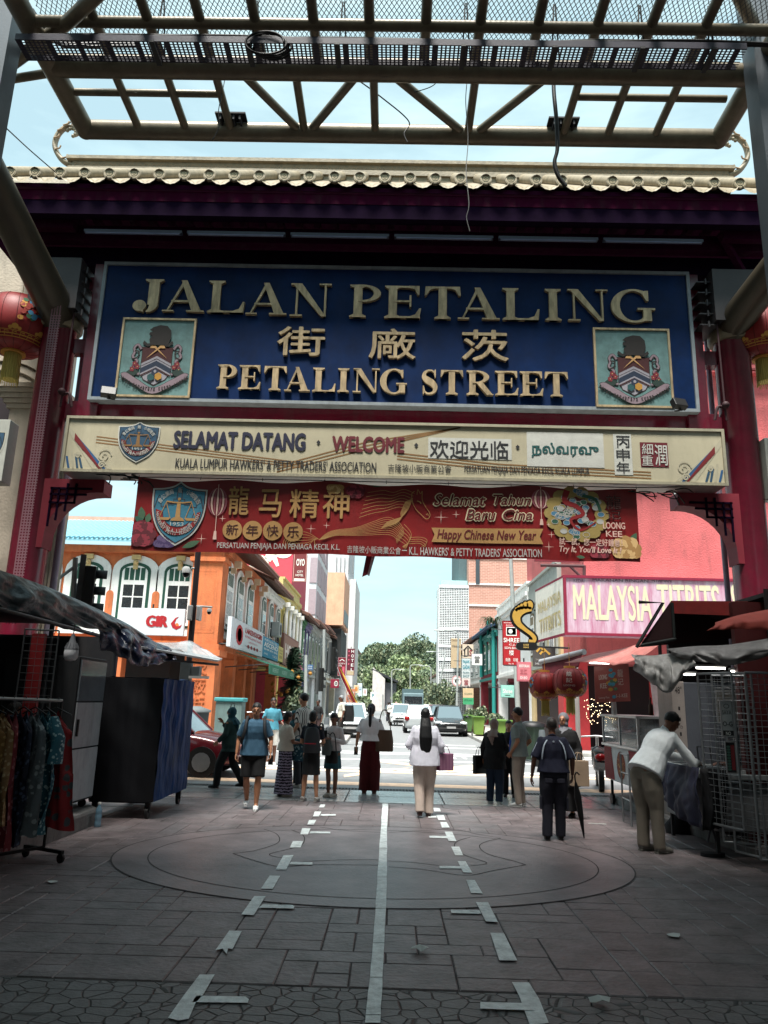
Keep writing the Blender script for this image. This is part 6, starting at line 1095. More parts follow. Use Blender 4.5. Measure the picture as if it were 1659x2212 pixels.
for a in (30.3, 32.6, 34.3): g = MB(); g.box((XL-.5, a-.25, 0), (XL+.02, a+.25, GZ-.003)); g.box((XL-.52, a-.3, GZ-.4), (XL+.06, a+.3, GZ-.25)); bpart(t, g, 'pillar', ORG)
for u in (60, 250): x = P(u, 1400, 27).x; g = MB(); g.box((x-.25, 27.01, 0), (x+.25, 27.5, GZ-.003)); bpart(t, g, 'pillar', ORG)
# ---- the rest of the left row
units = [(34.65, 41.6, 6.85, 'orange shophouse with arched windows beside the corner one', (.56, .165, .06), dict(mf=GRN)),
 (41.7, 49.5, 7.6, 'yellow shophouse with white columns and pink flowers', (.62, .50, .14), dict(mf=C('2c2f34'), trim=plast('yellow_trim', (.6, .5, .2)))),
 (49.6, 53.2, 6.9, 'narrow shophouse with orange and green shutters', (.55, .36, .12), dict(mf=C('2f8a4c'), nwin=2, trim=C('2c6a3c'))), (53.3, 57, 6.9, 'narrow blue violet painted shophouse', (.14, .15, .34), dict(nwin=2, trim=C('6b6488'), mf=C('2a3358'))),
 (57.1, 65, 7.2, 'grey green shophouse with tall shutters', (.30, .33, .30), dict(mf=C('3f4a48'), trim=plast('grey_trim', (.4, .42, .4)))), (65.1, 73, 7.6, 'dark grey shophouse with slatted upper floor', (.20, .23, .23), dict(mf=C('3a4a4c'), trim=plast('grey_trim', (.4, .42, .4)))),
 (73.1, 84, 7.4, 'cream shophouse behind the maroon hotel sign', (.62, .55, .42), {}), (84.1, 97, 8.0, 'pale shophouse beyond the hotel signs', (.62, .60, .56), {}), (97.1, 112, 7.8, 'off white shophouse far down the left row', (.58, .56, .50), {}), (112.2, 135, 9.5, 'teal topped shophouse far down the left row', (.28, .60, .55), {})]
for i, (a, b, h, lab, c, kw) in enumerate(units): shop(lab, SL_, a, b, h, plast('stucco_left_%d' % i, c), detail=i < 3, grp='left row of shophouses', parapet=(.5 if i in (1, 7) else 0), **{**dict(nwin=3), **kw})
# yellow house: columns and flower boxes
t = th('flower_box', 'pink bougainvillea hanging on the yellow shophouse', 'plant', (XL+.3, 45, 3.9)); rnd = random.Random(9); g = MB()
for k in range(260): p = Vector((rnd.gauss(.1, .12), rnd.uniform(-3, 3), rnd.gauss(0, .28))); s = .09; q = Euler((rnd.random()*6, rnd.random()*6, 0)).to_matrix(); g.add([p+q@Vector(v) for v in ((-s, 0, 0), (0, -s, 0), (s, 0, 0), (0, s, 0))], [(0, 1, 2, 3)], rnd.choice((0, 0, 1)))
g.build('blossom', [C('b0707f'), C('51603c')], t)
for k in range(5): g = MB(); y = 42.3+k*1.7; g.tube([(0, 0, 3.9), (0, 0, 6.6)], .1, 10); g.box((-.2, -.2, 6.6), (.2, .2, 6.85)); o = g.build('column', WTRIM); o.location = (XL+.25, y, 0); tag(o, 'white upper column of the yellow shophouse, %s from the square' % ('first', 'second', 'third', 'fourth', 'fifth')[k], 'column', 'white columns of the yellow shophouse')
# ---- right row
XR = 6.9; SR_ = sideR(XR); yR = lambda u, v=1400: PX(u, v, XR).y
PINK = M('pink_rough_stucco', (.50, .115, .115), .85, var=.2, ns=.7, bump=.6, bs=18, dirt=.3, bd=.04)
t = th('pink_building', 'large pink stucco building with the long white shop sign', 'building', (12, 28, 0)); x0 = P(1262, 1250, 28).x
g = MB(); g.box((x0, 28, 3.2), (26, 40, 10.4)); bpart(t, g, 'wall', PINK); g = MB(); g.box((8.7, 27.7, 10.402), (26, 40, 11.5)); g.box((9.4, 28.3, 11.502), (26, 40, 14.6)); g.box((9.2, 27.9, 14.602), (26, 40, 15.7)); g.box((9.9, 28.6, 15.702), (26, 40, 20)); bpart(t, g, 'upper_storeys', PINK)
g = MB()
for z in (10.35, 11.45, 14.55, 15.65): g.box((8.6, 27.55, z), (26, 27.7, z+.08))
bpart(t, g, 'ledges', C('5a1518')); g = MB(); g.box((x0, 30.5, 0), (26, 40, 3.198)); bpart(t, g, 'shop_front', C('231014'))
for x in (x0-.9, 9.5, 13): g = MB(); g.box((x, 28.0, 0), (x+.9, 28.9, 3.198)); bpart(t, g, 'pillar', M('red_pillar_paint', (.5, .035, .04), .5, dirt=.2))
a, b = P(1487, 1062, 28), P(1510, 1082, 28)
for (u0, v0, u1, v1) in ((1455, 1052, 1502, 1080),):
    a, b = P(u0, v1, 28), P(u1, v0, 28); g = MB(); g.box((a.x, 27.9, a.z), (b.x, 28.0, b.z)); w_ = bpart(t, g, 'window', WTRIM); g = MB()
    for k in range(5): g.box((a.x+.1, 27.88, a.z+.08+k*(b.z-a.z-.1)/5), (b.x-.1, 27.899, a.z+.08+(k+.8)*(b.z-a.z-.1)/5))
    bpart2(w_, g, 'louvre', C('4a5460'))
# drip stained sign
t = th('shop_sign', 'long weathered pink and white shop sign box with tall yellow letters', 'sign', (6.2, 26.5, 4)); A, B = P(1217, 1370, 27.0), P(1217, 1250, 27.0)
SGN = M('stained_sign', (.74, .70, .72), .5, var=.05, dirt=0, bump=.1); n = SGN.node_tree; bb = n.nodes['Principled BSDF']; tcn = n.nodes.new('ShaderNodeTexCoord'); mpn = n.nodes.new('ShaderNodeMapping'); mpn.inputs['Scale'].default_value = (1.6, 1.6, .22)
n1 = n.nodes.new('ShaderNodeTexNoise'); n1.inputs['Scale'].default_value = 3; n1.inputs['Detail'].default_value = 9; n1.inputs['Roughness'].default_value = .7; rr_ = n.nodes.new('ShaderNodeValToRGB'); rr_.color_ramp.elements[0].position = .38; rr_.color_ramp.elements[1].position = .72; rr_.color_ramp.elements[0].color = (.55, .42, .49, 1); rr_.color_ramp.elements[1].color = (.38, .09, .18, 1)
n.links.new(tcn.outputs['Object'], mpn.inputs[0]); n.links.new(mpn.outputs[0], n1.inputs['Vector']); n.links.new(n1.outputs['Fac'], rr_.inputs[0]); n.links.new(rr_.outputs[0], bb.inputs['Base Color'])
x_, z0, z1 = A.x, A.z, B.z; g = MB(); g.box((x_, 26.6, z0), (18, 28-.01, z1)); bpart(t, g, 'box', SGN)
aw, bw = P(1160, 1385, 31.5), P(1162, 1278, 31.5); g = MB(); fsg = frame((x_, 26.6, 0), (aw.x-x_, 31.5-26.6, 0), (0, 0, 1)); Ls = math.hypot(aw.x-x_, 4.9)
g.add([(x_, 26.6, z0), (x_, 26.6, z1), (aw.x, 31.5, bw.z), (aw.x, 31.5, aw.z), (x_+.5, 28, z0), (x_+.5, 28, z1)], [(0, 1, 2, 3)]); bpart(t, g, 'side_face', M('pale_sign_face', (.72, .68, .60), .6, var=.15, dirt=.1), solid=.05)
g = MB(); f = front(26.6); e = .07
for lo, hi in (((x_-.05, z0-.06), (18, z0+.03)), ((x_-.05, z1-.03), (18, z1+.06)), ((x_-.05, z0+.03), (x_+.05, z1-.03))): g.prism(rect(lo[0], lo[1], hi[0], hi[1]), f, -.02, .06)
g.beam((x_, 26.6, z0-.02), (aw.x, 31.5, aw.z-.02), .06, .08); g.beam((x_, 26.6, z1+.02), (aw.x, 31.5, bw.z+.02), .06, .08); bpart(t, g, 'border', C('7c1030'))
g = MB()
def tpl(s, u0, v0, u1, v1, Y, m=0, bold=.0, d=.01): um, vm = (u0+u1)/2, (v0+v1)/2; text(g, s, front(Y), P(u0, vm, Y).x, P(um, v1, Y).z, P(u1, vm, Y).x, P(um, v0, Y).z, d, m, bold)
tpl('MALAYSIA', 1238, 1264, 1408, 1341, 26.6, 0, .015); tpl('TITBITS', 1420, 1263, 1555, 1343, 26.6, 0, .015); tpl('SDN', 1580, 1262, 1660, 1344, 26.6, 0, .015); tpl('KEDAI', 1239, 1251, 1262, 1258, 26.6, 1); tpl('MAKANAN RINGAN', 1280, 1251, 1400, 1257, 26.6, 1); tpl('NYAMAN', 1408, 1250, 1450, 1258, 26.6, 1)
fs2 = lambda a, b, c=0: Vector((aw.x, 31.5, 0))+(Vector((x_, 26.6, 0))-Vector((aw.x, 31.5, 0)))*a+Vector((-c, -c*.5, b))
text(g, 'MALAYSIA', fs2, .12, 5.2, .92, 5.65, .06, 2, .01); text(g, 'TITBITS', fs2, .15, 4.4, .9, 4.95, .06, 2, .01)
bpart(t, g, 'lettering', [C('cdc4a4'), C('4a3a4a'), C('b9a878')])
g = MB()
g.tube([P(1168, 1221, 27), P(1262, 1223, 27)], .06, 6); g.tube([P(1262, 1222, 27), P(1262, 1251, 27)], .06, 6); g.tube([P(1232, 1224, 27), P(1258, 1249, 27)], .05, 6); tag(g.build('steel_bracket', C('4a2c2e')), 'brown steel bracket standing above the pink sign corner', 'bracket')
a, b = P(1155, 1212, 27.5), P(1253, 1190, 27.5); t = th('arrow_sign', 'maroon sign with white arrows peeping below the banner', 'sign', (a.x, 27.5, a.z)); g = MB(); g.box((0, 0, 0), (b.x-a.x, .1, b.z-a.z)); g.build('board', C('6e1c28'), t); g = MB(); w_ = b.x-a.x
for k in range(7): x = w_*(.06+.13*k); fr1 = lambda p, q, c=0: Vector((p, -c, q)); ribbon(g, [(x, .16), (x+w_*.08, .16)], .05, fr1, .01); g.flat([(x+w_*.07, .08), (x+w_*.12, .16), (x+w_*.07, .24)], fr1, .012)
g.build('arrows', WHITE, t)
shop('grey fronted old shophouse with carved balustrade next to the pink building', SR_, 31.8, 38.6, 6.6, plast('old_cream', (.62, .48, .26)), nwin=3, trim=plast('grey_moulding', (.34, .36, .33), dirt=.5), parapet=.9, grp='right row of shophouses', mf=C('6a5a3a'))
shop('plain white shophouse with tall blank flank', SR_, 38.7, 50.5, 7.3, plast('chalk_white', (.80, .80, .79), dirt=.15), nwin=0, parapet=.4, grp='right row of shophouses', ground=C('2c2a2e'))
shop('teal and dark red shophouse with green pipes', SR_, 50.6, 60.5, 6.5, plast('dark_red_plaster', (.26, .03, .045)), nwin=4, trim=C('2d8078'), roof=C('27405a'), grp='right row of shophouses', mf=C('2b7a50'), ground=C('5a1420'))
for i, (a, b, h, c, lab) in enumerate(((60.6, 72, 6.6, (.62, .60, .56), 'pale shophouse behind the tall cream sign'), (72.1, 86, 6.2, (.66, .64, .6), 'off white shophouse with small dark openings on the right'), (86.1, 104, 6.0, (.52, .50, .46), 'weathered grey shophouse on the right'), (104.1, 130, 5.5, (.6, .6, .57), 'farthest low shophouse of the right row'))): shop(lab, SR_, a, b, h, plast('stucco_right_%d' % i, c), detail=False, grp='right row of shophouses')
TP = C('2f8d86', rough=.4)
g = MB(); X = XR-.25
for a, pts in enumerate(([(51, 6.6), (51, .2)], [(53.5, 7.4), (53.5, 6.2), (51.6, 6.2)], [(58, 7.2), (58, 3.6)])): g.tube([(X, y, z) for y, z in pts], .13, 10)
tag(g.build('drain_pipes', TP), 'fat teal drain pipes on the dark red shophouse', 'pipe')
def fern(label, p, s): 
    g = MB(); rr = random.Random(3)
    for k in range(46): a = rr.random()*6.28; L_ = s*rr.uniform(.5, 1); q = Vector(p); pts = [q, q+Vector((math.cos(a)*L_*.5-.1, math.sin(a)*L_*.4, L_*.35)), q+Vector((math.cos(a)*L_*.8-.15, math.sin(a)*L_*.6, -L_*.3))]; g.tube(spline(pts, 3), [.02, .03, .03, .03, .02, .01, .004], 4, flat=.3)
    tag(g.build('wall_fern', C('35412a')), label, 'plant')
fern('ragged fern growing on the white shophouse flank', P(1066, 1348, 38.6), 1.0)
# ---- towers and blocks behind
CAMW = plast('white_grid_wall', (.78, .80, .80), dirt=0)
a, b, c = P(949.6, 1264, 80), P(1012, 1264, 80), P(1300, 1000, 80)
t = th('grid_tower', 'tall white tower faced with a fine grid of openings', 'tower', (a.x, 80, 0)); f = front(80); g = MB(); g.box((a.x+.03, 80.3, 0), (b.x, 84, a.z)); bpart(t, g, 'wall', C('879195')); g = MB()
n = 17; dw = (b.x-a.x)/n
for i in range(n+1): x = a.x+i*dw; g.box((x-.028, 80.0, 0), (x+.028, 80.3, a.z))
k = 0
for k in range(int(a.z/dw)+1): g.box((a.x, 79.99, k*dw-.028), (b.x, 80.29, k*dw+.028))
for z in (a.z-.25, a.z*.66, a.z*.53, a.z*.43, a.z*.35): g.box((a.x-.05, 79.93, z), (b.x, 79.985, z+.28))
g.box((a.x-.06, 80.2, 0), (a.x+.028, 84, a.z)); bpart(t, g, 'grille', CAMW); g = MB(); g.box((a.x+.2, 81, a.z), (b.x, 90, a.z+.7)); bpart(t, g, 'roof_glass', M('aqua_glass', (.4, .62, .62), .2))
g = MB(); q0, q1 = P(991, 1290, 82), P(1012, 1205, 82); g.box((q0.x, 82, a.z+.7), (b.x+.01, 92, q1.z+6)); bpart(t, g, 'stair_block', C('4f6468'))
BR = M('salmon_brick', (.52, .20, .13), .8, var=.15, ns=8, bump=.3); n = BR.node_tree; bb = n.nodes['Principled BSDF']; br = n.nodes.new('ShaderNodeTexBrick'); br.inputs['Scale'].default_value = 1; br.inputs['Brick Width'].default_value = .5; br.inputs['Row Height'].default_value = .17; br.inputs['Mortar Size'].default_value = .02; br.inputs['Color1'].default_value = (.50, .25, .19, 1); br.inputs['Color2'].default_value = (.42, .20, .15, 1); br.inputs['Mortar'].default_value = (.6, .4, .32, 1)
t3 = n.nodes.new('ShaderNodeTexCoord'); sp3 = n.nodes.new('ShaderNodeSeparateXYZ'); cb3 = n.nodes.new('ShaderNodeCombineXYZ'); n.links.new(t3.outputs['Object'], sp3.inputs[0]); n.links.new(sp3.outputs[0], cb3.inputs[0]); n.links.new(sp3.outputs[2], cb3.inputs[1]); n.links.new(cb3.outputs[0], br.inputs['Vector']); n.links.new(br.outputs['Color'], bb.inputs['Base Color'])
t = th('brick_building', 'big salmon brick block with thin white bands', 'building', (b.x, 80, 0)); g = MB(); g.box((b.x+.02, 80.1, 0), (26, 96, c.z)); bpart(t, g, 'wall', BR); g = MB()
for v in (1264, 1310, 1207): z = P(1060, v, 80).z; g.box((b.x+.02, 80.0, z), (26, 80.098, z+.18))
bpart(t, g, 'bands', WTRIM); g = MB(); q0, q1 = P(1028, 1262, 80), P(1036, 1200, 80); g.box((q0.x, 79.98, q0.z), (q1.x, 80.09, c.z)); bpart(t, g, 'window_strip', C('3a444a'))
a, b = P(687, 1349, 75), P(745, 1237, 75); t = th('orange_tower', 'peach coloured windowless tower above the left row', 'tower', (a.x, 75, 0)); g = MB(); g.box((a.x, 75, a.z), (b.x, 84, b.z)); bpart(t, g, 'wall', plast('peach_wall', (.76, .42, .27))); g = MB(); g.box((a.x+.2, 75.4, 4), (b.x-.15, 84, a.z-.3)); bpart(t, g, 'dark_storey', C('2f3030')); g = MB()
for k in range(18): g.box((a.x+.05+k*.155, 75.05, a.z-1.2), (a.x+.08+k*.155, 75.08, a.z-.3))
bpart(t, g, 'balcony_rail', BLACK); g = MB(); g.box((b.x+.002, 76, a.z+.3), (b.x+.1, 82, a.z+1.6)); bpart(t, g, 'side_window', C('86949a'))
a, b = P(735, 1470, 92), P(772, 1150, 92); t = th('grey_tower', 'plain pale grey slab tower behind the peach tower', 'tower', (a.x, 92, 0)); g = MB(); g.box((a.x-4, 92, 0), (b.x-.9, 105, b.z+5)); bpart(t, g, 'wall', plast('grey_render', (.52, .53, .55), dirt=.05)); g = MB(); g.box((b.x-.9+.002, 92.4, 0), (b.x, 105, P(765, 1250, 92).z)); bpart(t, g, 'stair_shaft', plast('pale_render', (.66, .64, .63), dirt=.05))
g = MB()
for k in range(5): g.tube([(a.x-1+k*.5, 91.9, P(740, 1240, 92).z), (a.x-1+k*.5, 91.9, P(740, 1205, 92).z)], .04, 5)
bpart(t, g, 'antennas', C('777777'))
# hotel block with big white letters
a, b = P(553, 1300, 48), P(636, 1150, 48); t = th('hotel_block', 'crimson hotel block with huge white letters behind the shophouses', 'building', (a.x, 48, 0)); g = MB(); g.box((a.x-2, 48, 0), (b.x, 56, b.z)); bpart(t, g, 'wall', M('crimson_wall', (.50, .06, .10), .7, dirt=.1)); g = MB(); f = front(48)
o0 = [P(u, v, 48) for u, v in ((560, 1222), (585, 1200), (612, 1192))]
g.flat(circ(o0[0].x, o0[0].z, .62, .7), f, .02); g.flat(circ(o0[0].x, o0[0].z, .25, .3), f, .03, 1); q = [P(u, v, 48) for u, v in ((575, 1196), (596, 1196), (603, 1222), (597, 1224), (588, 1208), (584, 1214), (572, 1206))]; g.flat([(p.x, p.z) for p in q][::-1], f, .02); g.flat(circ(o0[2].x, o0[2].z, .6, .42), f, .02)
bpart(t, g, 'letters', [WHITE, M('crimson_wall', (.5, .06, .1))]); 
a, b = P(664, 1345, 62), P(688, 1170, 62); t = th('white_block', 'white building with pinkish vertical panels above the left row', 'building', (a.x, 62, 0)); g = MB(); g.box((a.x-2.2, 62, 0), (b.x, 72, b.z)); bpart(t, g, 'wall', plast('bluish_white', (.66, .68, .70))); g = MB()
for k in range(3): 
    for j in range(3): g.box((b.x+.001, 62.6+k*3, 8.4+j*2.6), (b.x+.06, 65+k*3, 10.4+j*2.6)); g.box((a.x-1.9+k*.95, 61.95, 8.4+j*2.6), (a.x-1.3+k*.95, 61.999, 10.5+j*2.6))
bpart(t, g, 'panels', C('a99aa0'))
# left cream building with arches, beside the gate; then unseen masses added to shade the street
CR = plast('aged_cream', (.46, .40, .32), dirt=.4)
t = th('old_cream_building', 'aged cream building with moulded arches behind the left pillar', 'building', (-9.5, 12, 0)); g = MB(); g.box((-16, 13.6, 0), (-6.75, 14.6, 12)); bpart(t, g, 'wall', CR)
f = front(13.6); g = MB(); p = P(0, 905, 13.6)
for k, (r0_, r1_) in enumerate(((1.55, 1.4), (1.36, 1.26), (1.2, 1.05))):
    o = [(p.x+r0_*math.cos(R(x)), p.z-.6+r0_*1.25*math.sin(R(x))) for x in range(0, 181, 8)]; i_ = [(p.x+r1_*math.cos(R(x)), p.z-.6+r1_*1.25*math.sin(R(x))) for x in range(0, 181, 8)]; g.prism(o+i_[::-1], f, -.02, .14-.035*k); g.box((p.x+r1_, 13.6-.14+.035*k, 2), (p.x+r0_, 13.62, p.z-.6))
bpart(t, g, 'arch_moulding', CR); g = MB(); g.prism(arch(p.x, 2, 2.1, p.z-.6, 1.3, 14), f, -.01, .01); bpart(t, g, 'arched_window', C('241a20'))
g = MB(); p = P(72, 900, 13.5); g.box((p.x-.25, 13.1, 0), (p.x+.45, 13.7, p.z)); 
for k in range(5): g.box((p.x-.3-.05*k, 13.05-.04*k, p.z+.09*k), (p.x+.5+.05*k, 13.7, p.z+.08+.09*k))
bpart(t, g, 'pilaster', CR)
for lab, x0, x1, y0, y1, s in (('row of unseen buildings added to shade the street behind the left stalls', -18, -9.3, -70, 13.4, 0), ('row of unseen buildings added to shade the street behind the right stalls', 8.6, 18, -70, 13.4, 1)):  # out of view, added on both sides to block sky light
    t = th('shade_building', lab, 'building', (x0, y0, 0)); g = MB(); g.box((x0, y0, 0), (x1, y1, 11)); bpart(t, g, 'wall', CR if s == 0 else plast('dull_grey_wall', (.3, .29, .28))); X = x1 if s == 0 else x0
    for k in range(7): g = MB(); y = y0+2+k*3.7; g.box((X-.03, y, 6), (X+.03, y+1.4, 8.4)); bpart(t, g, 'window', DPANE)
t = th('shade_building', 'unseen building added behind the photographer to darken reflections', 'building', (0, -70, 0)); g = MB(); g.box((-9.2, -72, 0), (8.5, -70, 12)); bpart(t, g, 'wall', CR)  # out of view, added to darken reflections and the foreground
# far gabled house and pale shed at the street end
a, b = P(803, 1530, 150), P(832, 1455, 150); t = th('gabled_house', 'pale gabled house with black roof at the end of the street', 'house', (a.x, 150, 0)); g = MB(); g.box((a.x, 150, 0), (b.x, 190, b.z-1.0)); g.add([(a.x, 150, b.z-1.0), (b.x, 150, b.z-1.0), (a.x, 150, b.z+1.2)], [(0, 1, 2)]); bpart(t, g, 'wall', plast('warm_grey_wall', (.55, .5, .48)))
g = MB(); c, d = P(803, 1446, 150), P(860, 1473, 150); g.add([c, d, (d.x, 190, d.z+1), (c.x, 190, c.z+1)], [(0, 1, 2, 3)]); bpart(t, g, 'roof', C('2b2c30'), solid=.4); g = MB(); g.box((b.x, 151, 0), (d.x-.3, 190, d.z-.2)); bpart(t, g, 'side_wing', C('57565a'))
a, b = P(878, 1530, 180), P(958, 1478, 180); t = th('pale_pavilion', 'pale low building glimpsed under the far trees', 'building', (a.x, 180, 0)); g = MB(); g.box((a.x, 180, 0), (b.x, 190, b.z)); bpart(t, g, 'wall', plast('warm_white', (.75, .72, .68))); g = MB(); g.box((a.x+1, 179.5, b.z), (b.x+1, 190, b.z+1.2)); bpart(t, g, 'roof', C('b98a70'))  # pavilion walls plain warm white
# ---------------------------------------------------------------- sign boards in the street
def board(label, u0, v0, u1, v1, Y, bg, texts, border=None, name='shop_sign', thick=.14, rnd_=False, grp='signboards along the street', cat='sign', lit=None):
    um, vm = (u0+u1)/2, (v0+v1)/2; x0, x1 = P(u0, vm, Y).x, P(u1, vm, Y).x; z0, z1 = P(um, v1, Y).z, P(um, v0, Y).z; W, Z = x1-x0, z1-z0; t = th(name, label, cat, (x0, Y, z0), 0, grp)
    fr1 = lambda a, b, c=0: Vector((a*W, -c, b*Z)); g = MB()
    if rnd_: g.prism(circ(W/2, Z/2, W/2, Z/2, 24), lambda a, b, c=0: Vector((a, -c, b)), -thick, 0)
    else: g.box((0, 0, 0), (W, thick, Z))
    g.build('board', bg, t, bevel=.01); ms = [border or WHITE]; g = MB()
    if border is not None and not rnd_: 
        w_ = .04*min(W, Z)/1; 
        for q in (rect(0, 0, W, w_), rect(0, Z-w_, W, Z), rect(0, w_, w_, Z-w_), rect(W-w_, w_, W, Z-w_)): g.flat(q, lambda a, b, c=0: Vector((a, -c, b)), .005, 0)
    for it in texts:
        m_ = it[-1]
        if m_ not in ms: ms.append(m_)
        k = ms.index(m_)
        if it[0] == 'r': g.flat(rect(*it[1:5]), fr1, .006, k)
        elif it[0] == 'c': g.flat(circ(it[1], it[2], it[3], it[4], 16), fr1, .007, k)
        elif it[0] == 'p': g.flat(it[1], fr1, .009, k)
        elif it[0] == 'l': ribbon(g, [(a*W, b*Z) for a, b in it[1]], it[2], lambda a, b, c=0: Vector((a, -c, b)), .010, k)
        else: text(g, it[1], fr1, it[2], it[3], it[4], it[5], .012, k, it[6] if len(it) > 7 else .0)
    if g.v: g.build('lettering', ms, t)
    g = MB(); g.tube([(W*.5, thick/2, Z), (W*.5, thick/2, Z+.15)], .03, 6); g.tube([(-.5 if x0 > 0 else W, thick*.6, Z*.8), (0 if x0 > 0 else W+.01, thick*.6, Z*.8)], .02, 6) if x0 > 0 else None; g.build('bracket', DGREY, t)
    return t
RS, MR, IK, TL, GD, PKS = C('a3161f'), C('6e1626'), C('17181a'), C('1f7f8c'), C('c79a45'), C('c2566a')
board('white sign with red letters and chilli drop on the orange shophouse', 255, 1314, 398, 1372, 26.2, C('c9ced2'), [('t', 'GIR', .42, .30, .76, .74, .05, RS), ('p', [(.80, .45), (.83, .30), (.89, .22), (.95, .30), (.97, .42), (.93, .36), (.88, .36), (.86, .48), (.88, .62), (.92, .72), (.86, .66)], RS), ('c', .895, .38, .03, .09, C('d8743c'))])
def wallboard(label, y0, y1, z0, z1, X, bg, texts, side=1, border=None):
    t = th('shop_sign', label, 'sign', (X, y0, z0), 0, 'signboards on the shophouse walls'); W, Z = y1-y0, z1-z0; g = MB(); g.box((-.15 if side > 0 else 0, 0, 0), (0 if side > 0 else .15, W, Z)); g.build('board', bg, t, bevel=.01)
    fr1 = lambda a, b, c=0: Vector((c*side, a*W, b*Z)); g = MB(); ms = []
    for it in texts:
        m_ = it[-1]
        if m_ not in ms: ms.append(m_)
        k = ms.index(m_)
        if it[0] == 'r': g.flat(rect(*it[1:5]), fr1, .006, k)
        elif it[0] == 'c': g.flat(circ(it[1], it[2], it[3], it[4], 16), fr1, .007, k)
        else: text(g, it[1], fr1, it[2], it[3], it[4], it[5], .012, k, it[6] if len(it) > 7 else .0)
    g.build('lettering', ms, t)
    for y in (.3, W-.3): g = MB(); g.tube([(-.1*side, y, Z*.1), (-.6*side, y, Z*.1)], .03, 6); g.build('bracket', DGREY, t)
XS = -5.6; q = lambda u, v: PX(u, v, XS)
a, b, c, d = q(497, 1400), q(566, 1418), q(600, 1428), q(608, 1430); za, zb = q(497, 1329).z, q(497, 1396).z
wallboard('white restaurant sign with red oval and skewers on the left row', a.y, b.y, zb, za, XS, C('c6cbd0'), [('c', .22, .5, .10, .36, RS), ('c', .22, .5, .06, .24, WHITE), ('t', 'LANZHOUGIRI', .38, .66, .94, .86, .02, RS), ('t', 'KAMBING BAKAR ARANG', .38, .50, .94, .60, PKS), ('t', 'LANZHOU', .5, .36, .8, .42, PKS), ('r', .4, .20, .96, .215, IK)]+[('c', .5+.1*k, .21, .035, .07, C('7a1a22')) for k in range(4)]+[('r', .1, .05, .12, .06, IK)])
wallboard('blue jewellery sign with pale letters next to the white one', b.y+.02, c.y, zb+.05, za-.1, XS, C('2c86a8'), [('t', 'PURCHASE & SELL', .08, .80, .92, .92, WHITE), ('t', 'ASCEND', .06, .52, .94, .76, .03, WHITE), ('t', 'SILVER SDN. BHD.', .06, .36, .94, .46, .02, WHITE), ('t', '(HQ)', .08, .12, .3, .24, WHITE), ('t', 'TL & CO.', .6, .12, .92, .24, WHITE)])
wallboard('narrow yellow sign at the end of the blue one', c.y+.02, d.y+.4, zb+.1, za-.2, XS, C('c9b56a'), [('t', 'TUKAR', .15, .7, .85, .8, IK), ('t', 'WANG', .2, .5, .8, .6, IK), ('r', .2, .2, .8, .4, C('a08a48'))])
wallboard('brown framed sign with white block letters on the yellow shophouse', PX(612, 1400, XS).y, PX(645, 1400, XS).y, 3.35, 4.95, XS, C('7a5248'), [('r', .04, .06, .96, .94, C('8f6a5c')), ('t', 'HOUSE', .1, .2, .92, .7, .03, C('d8cfc8'))])
t = th('green_awning', 'long dark green awning over the orange shophouse arcade', 'awning', (-5.6, 29, 3.1)); g = MB(); A = [(-5.75, 28.2, 3.25), (-4.5, 28.2, 2.85), (-4.5, 41, 2.85), (-5.75, 41, 3.25)]; g.add(A, [(0, 1, 2, 3)]); g.add([(-4.5, 28.2, 2.85), (-4.48, 28.2, 2.5), (-4.48, 41, 2.5), (-4.5, 41, 2.85)], [(0, 1, 2, 3)]); bpart(t, g, 'canvas', C('1d6a52', rough=.7), solid=.02)
f = sideL(-4.465)
for k in range(5): g = MB(); text(g, 'WATERFRONT', f, 28.8+k*2.5, 2.58, 30.4+k*2.5, 2.75, .012); bpart(t, g, 'lettering', C('8fb0a5'))
for k in range(6): y = 28.2+k*2.5; g = MB(); g.tube([(-4.5, y, 2.85), (-6.1, y, 2.7)], .02, 6); bpart(t, g, 'arm', DGREY)
t = th('air_conditioner', 'air conditioner box on the orange shophouse wall', 'air conditioner', (XL+.35, 38.4, 5.0)); g = MB(); g.box((-.2, -.45, -.35), (.2, .45, .35)); g.build('casing', C('9fa3a2'), t, bevel=.02); g = MB(); g.prism(circ(0, 0, .26), lambda a, b, c=0: Vector((.2+c, a, b)), 0, .02); g.build('fan_grille', C('4a4e50'), t)
board('maroon city hotel sign with white arrow hanging on the left row', 730, 1420, 747, 1460, 55, MR, [('l', [(.2, .8), (.5, .9), (.8, .8)], .05, WHITE), ('t', 'CITY', .1, .62, .9, .70, .03, WHITE), ('t', 'HOTEL', .1, .5, .5, .58, .02, WHITE), ('r', .55, .1, .85, .5, PKS), ('r', .15, .1, .45, .45, C('8a3040'))], border=C('b88a90'))
board('tall maroon vertical hotel sign on the left row', 749, 1401, 766, 1459, 60, C('5e1a2c'), [('t', ch, .55, .84-.17*i, .88, .95-.17*i, .04, WHITE) for i, ch in enumerate('HOTEL')]+[('c', .25, .9-.16*i, .1, .03, PKS) for i in range(4)]+[('r', .08, .02, .92, .18, C('b9a88a'))], border=C('8a6a6a'))
board('small maroon information sign with white letter i', 714, 1467, 732, 1486, 45, C('7a1430'), [('c', .65, .5, .22, .3, WHITE), ('c', .65, .5, .16, .22, C('7a1430')), ('t', 'i', .61, .36, .69, .64, .04, WHITE)])
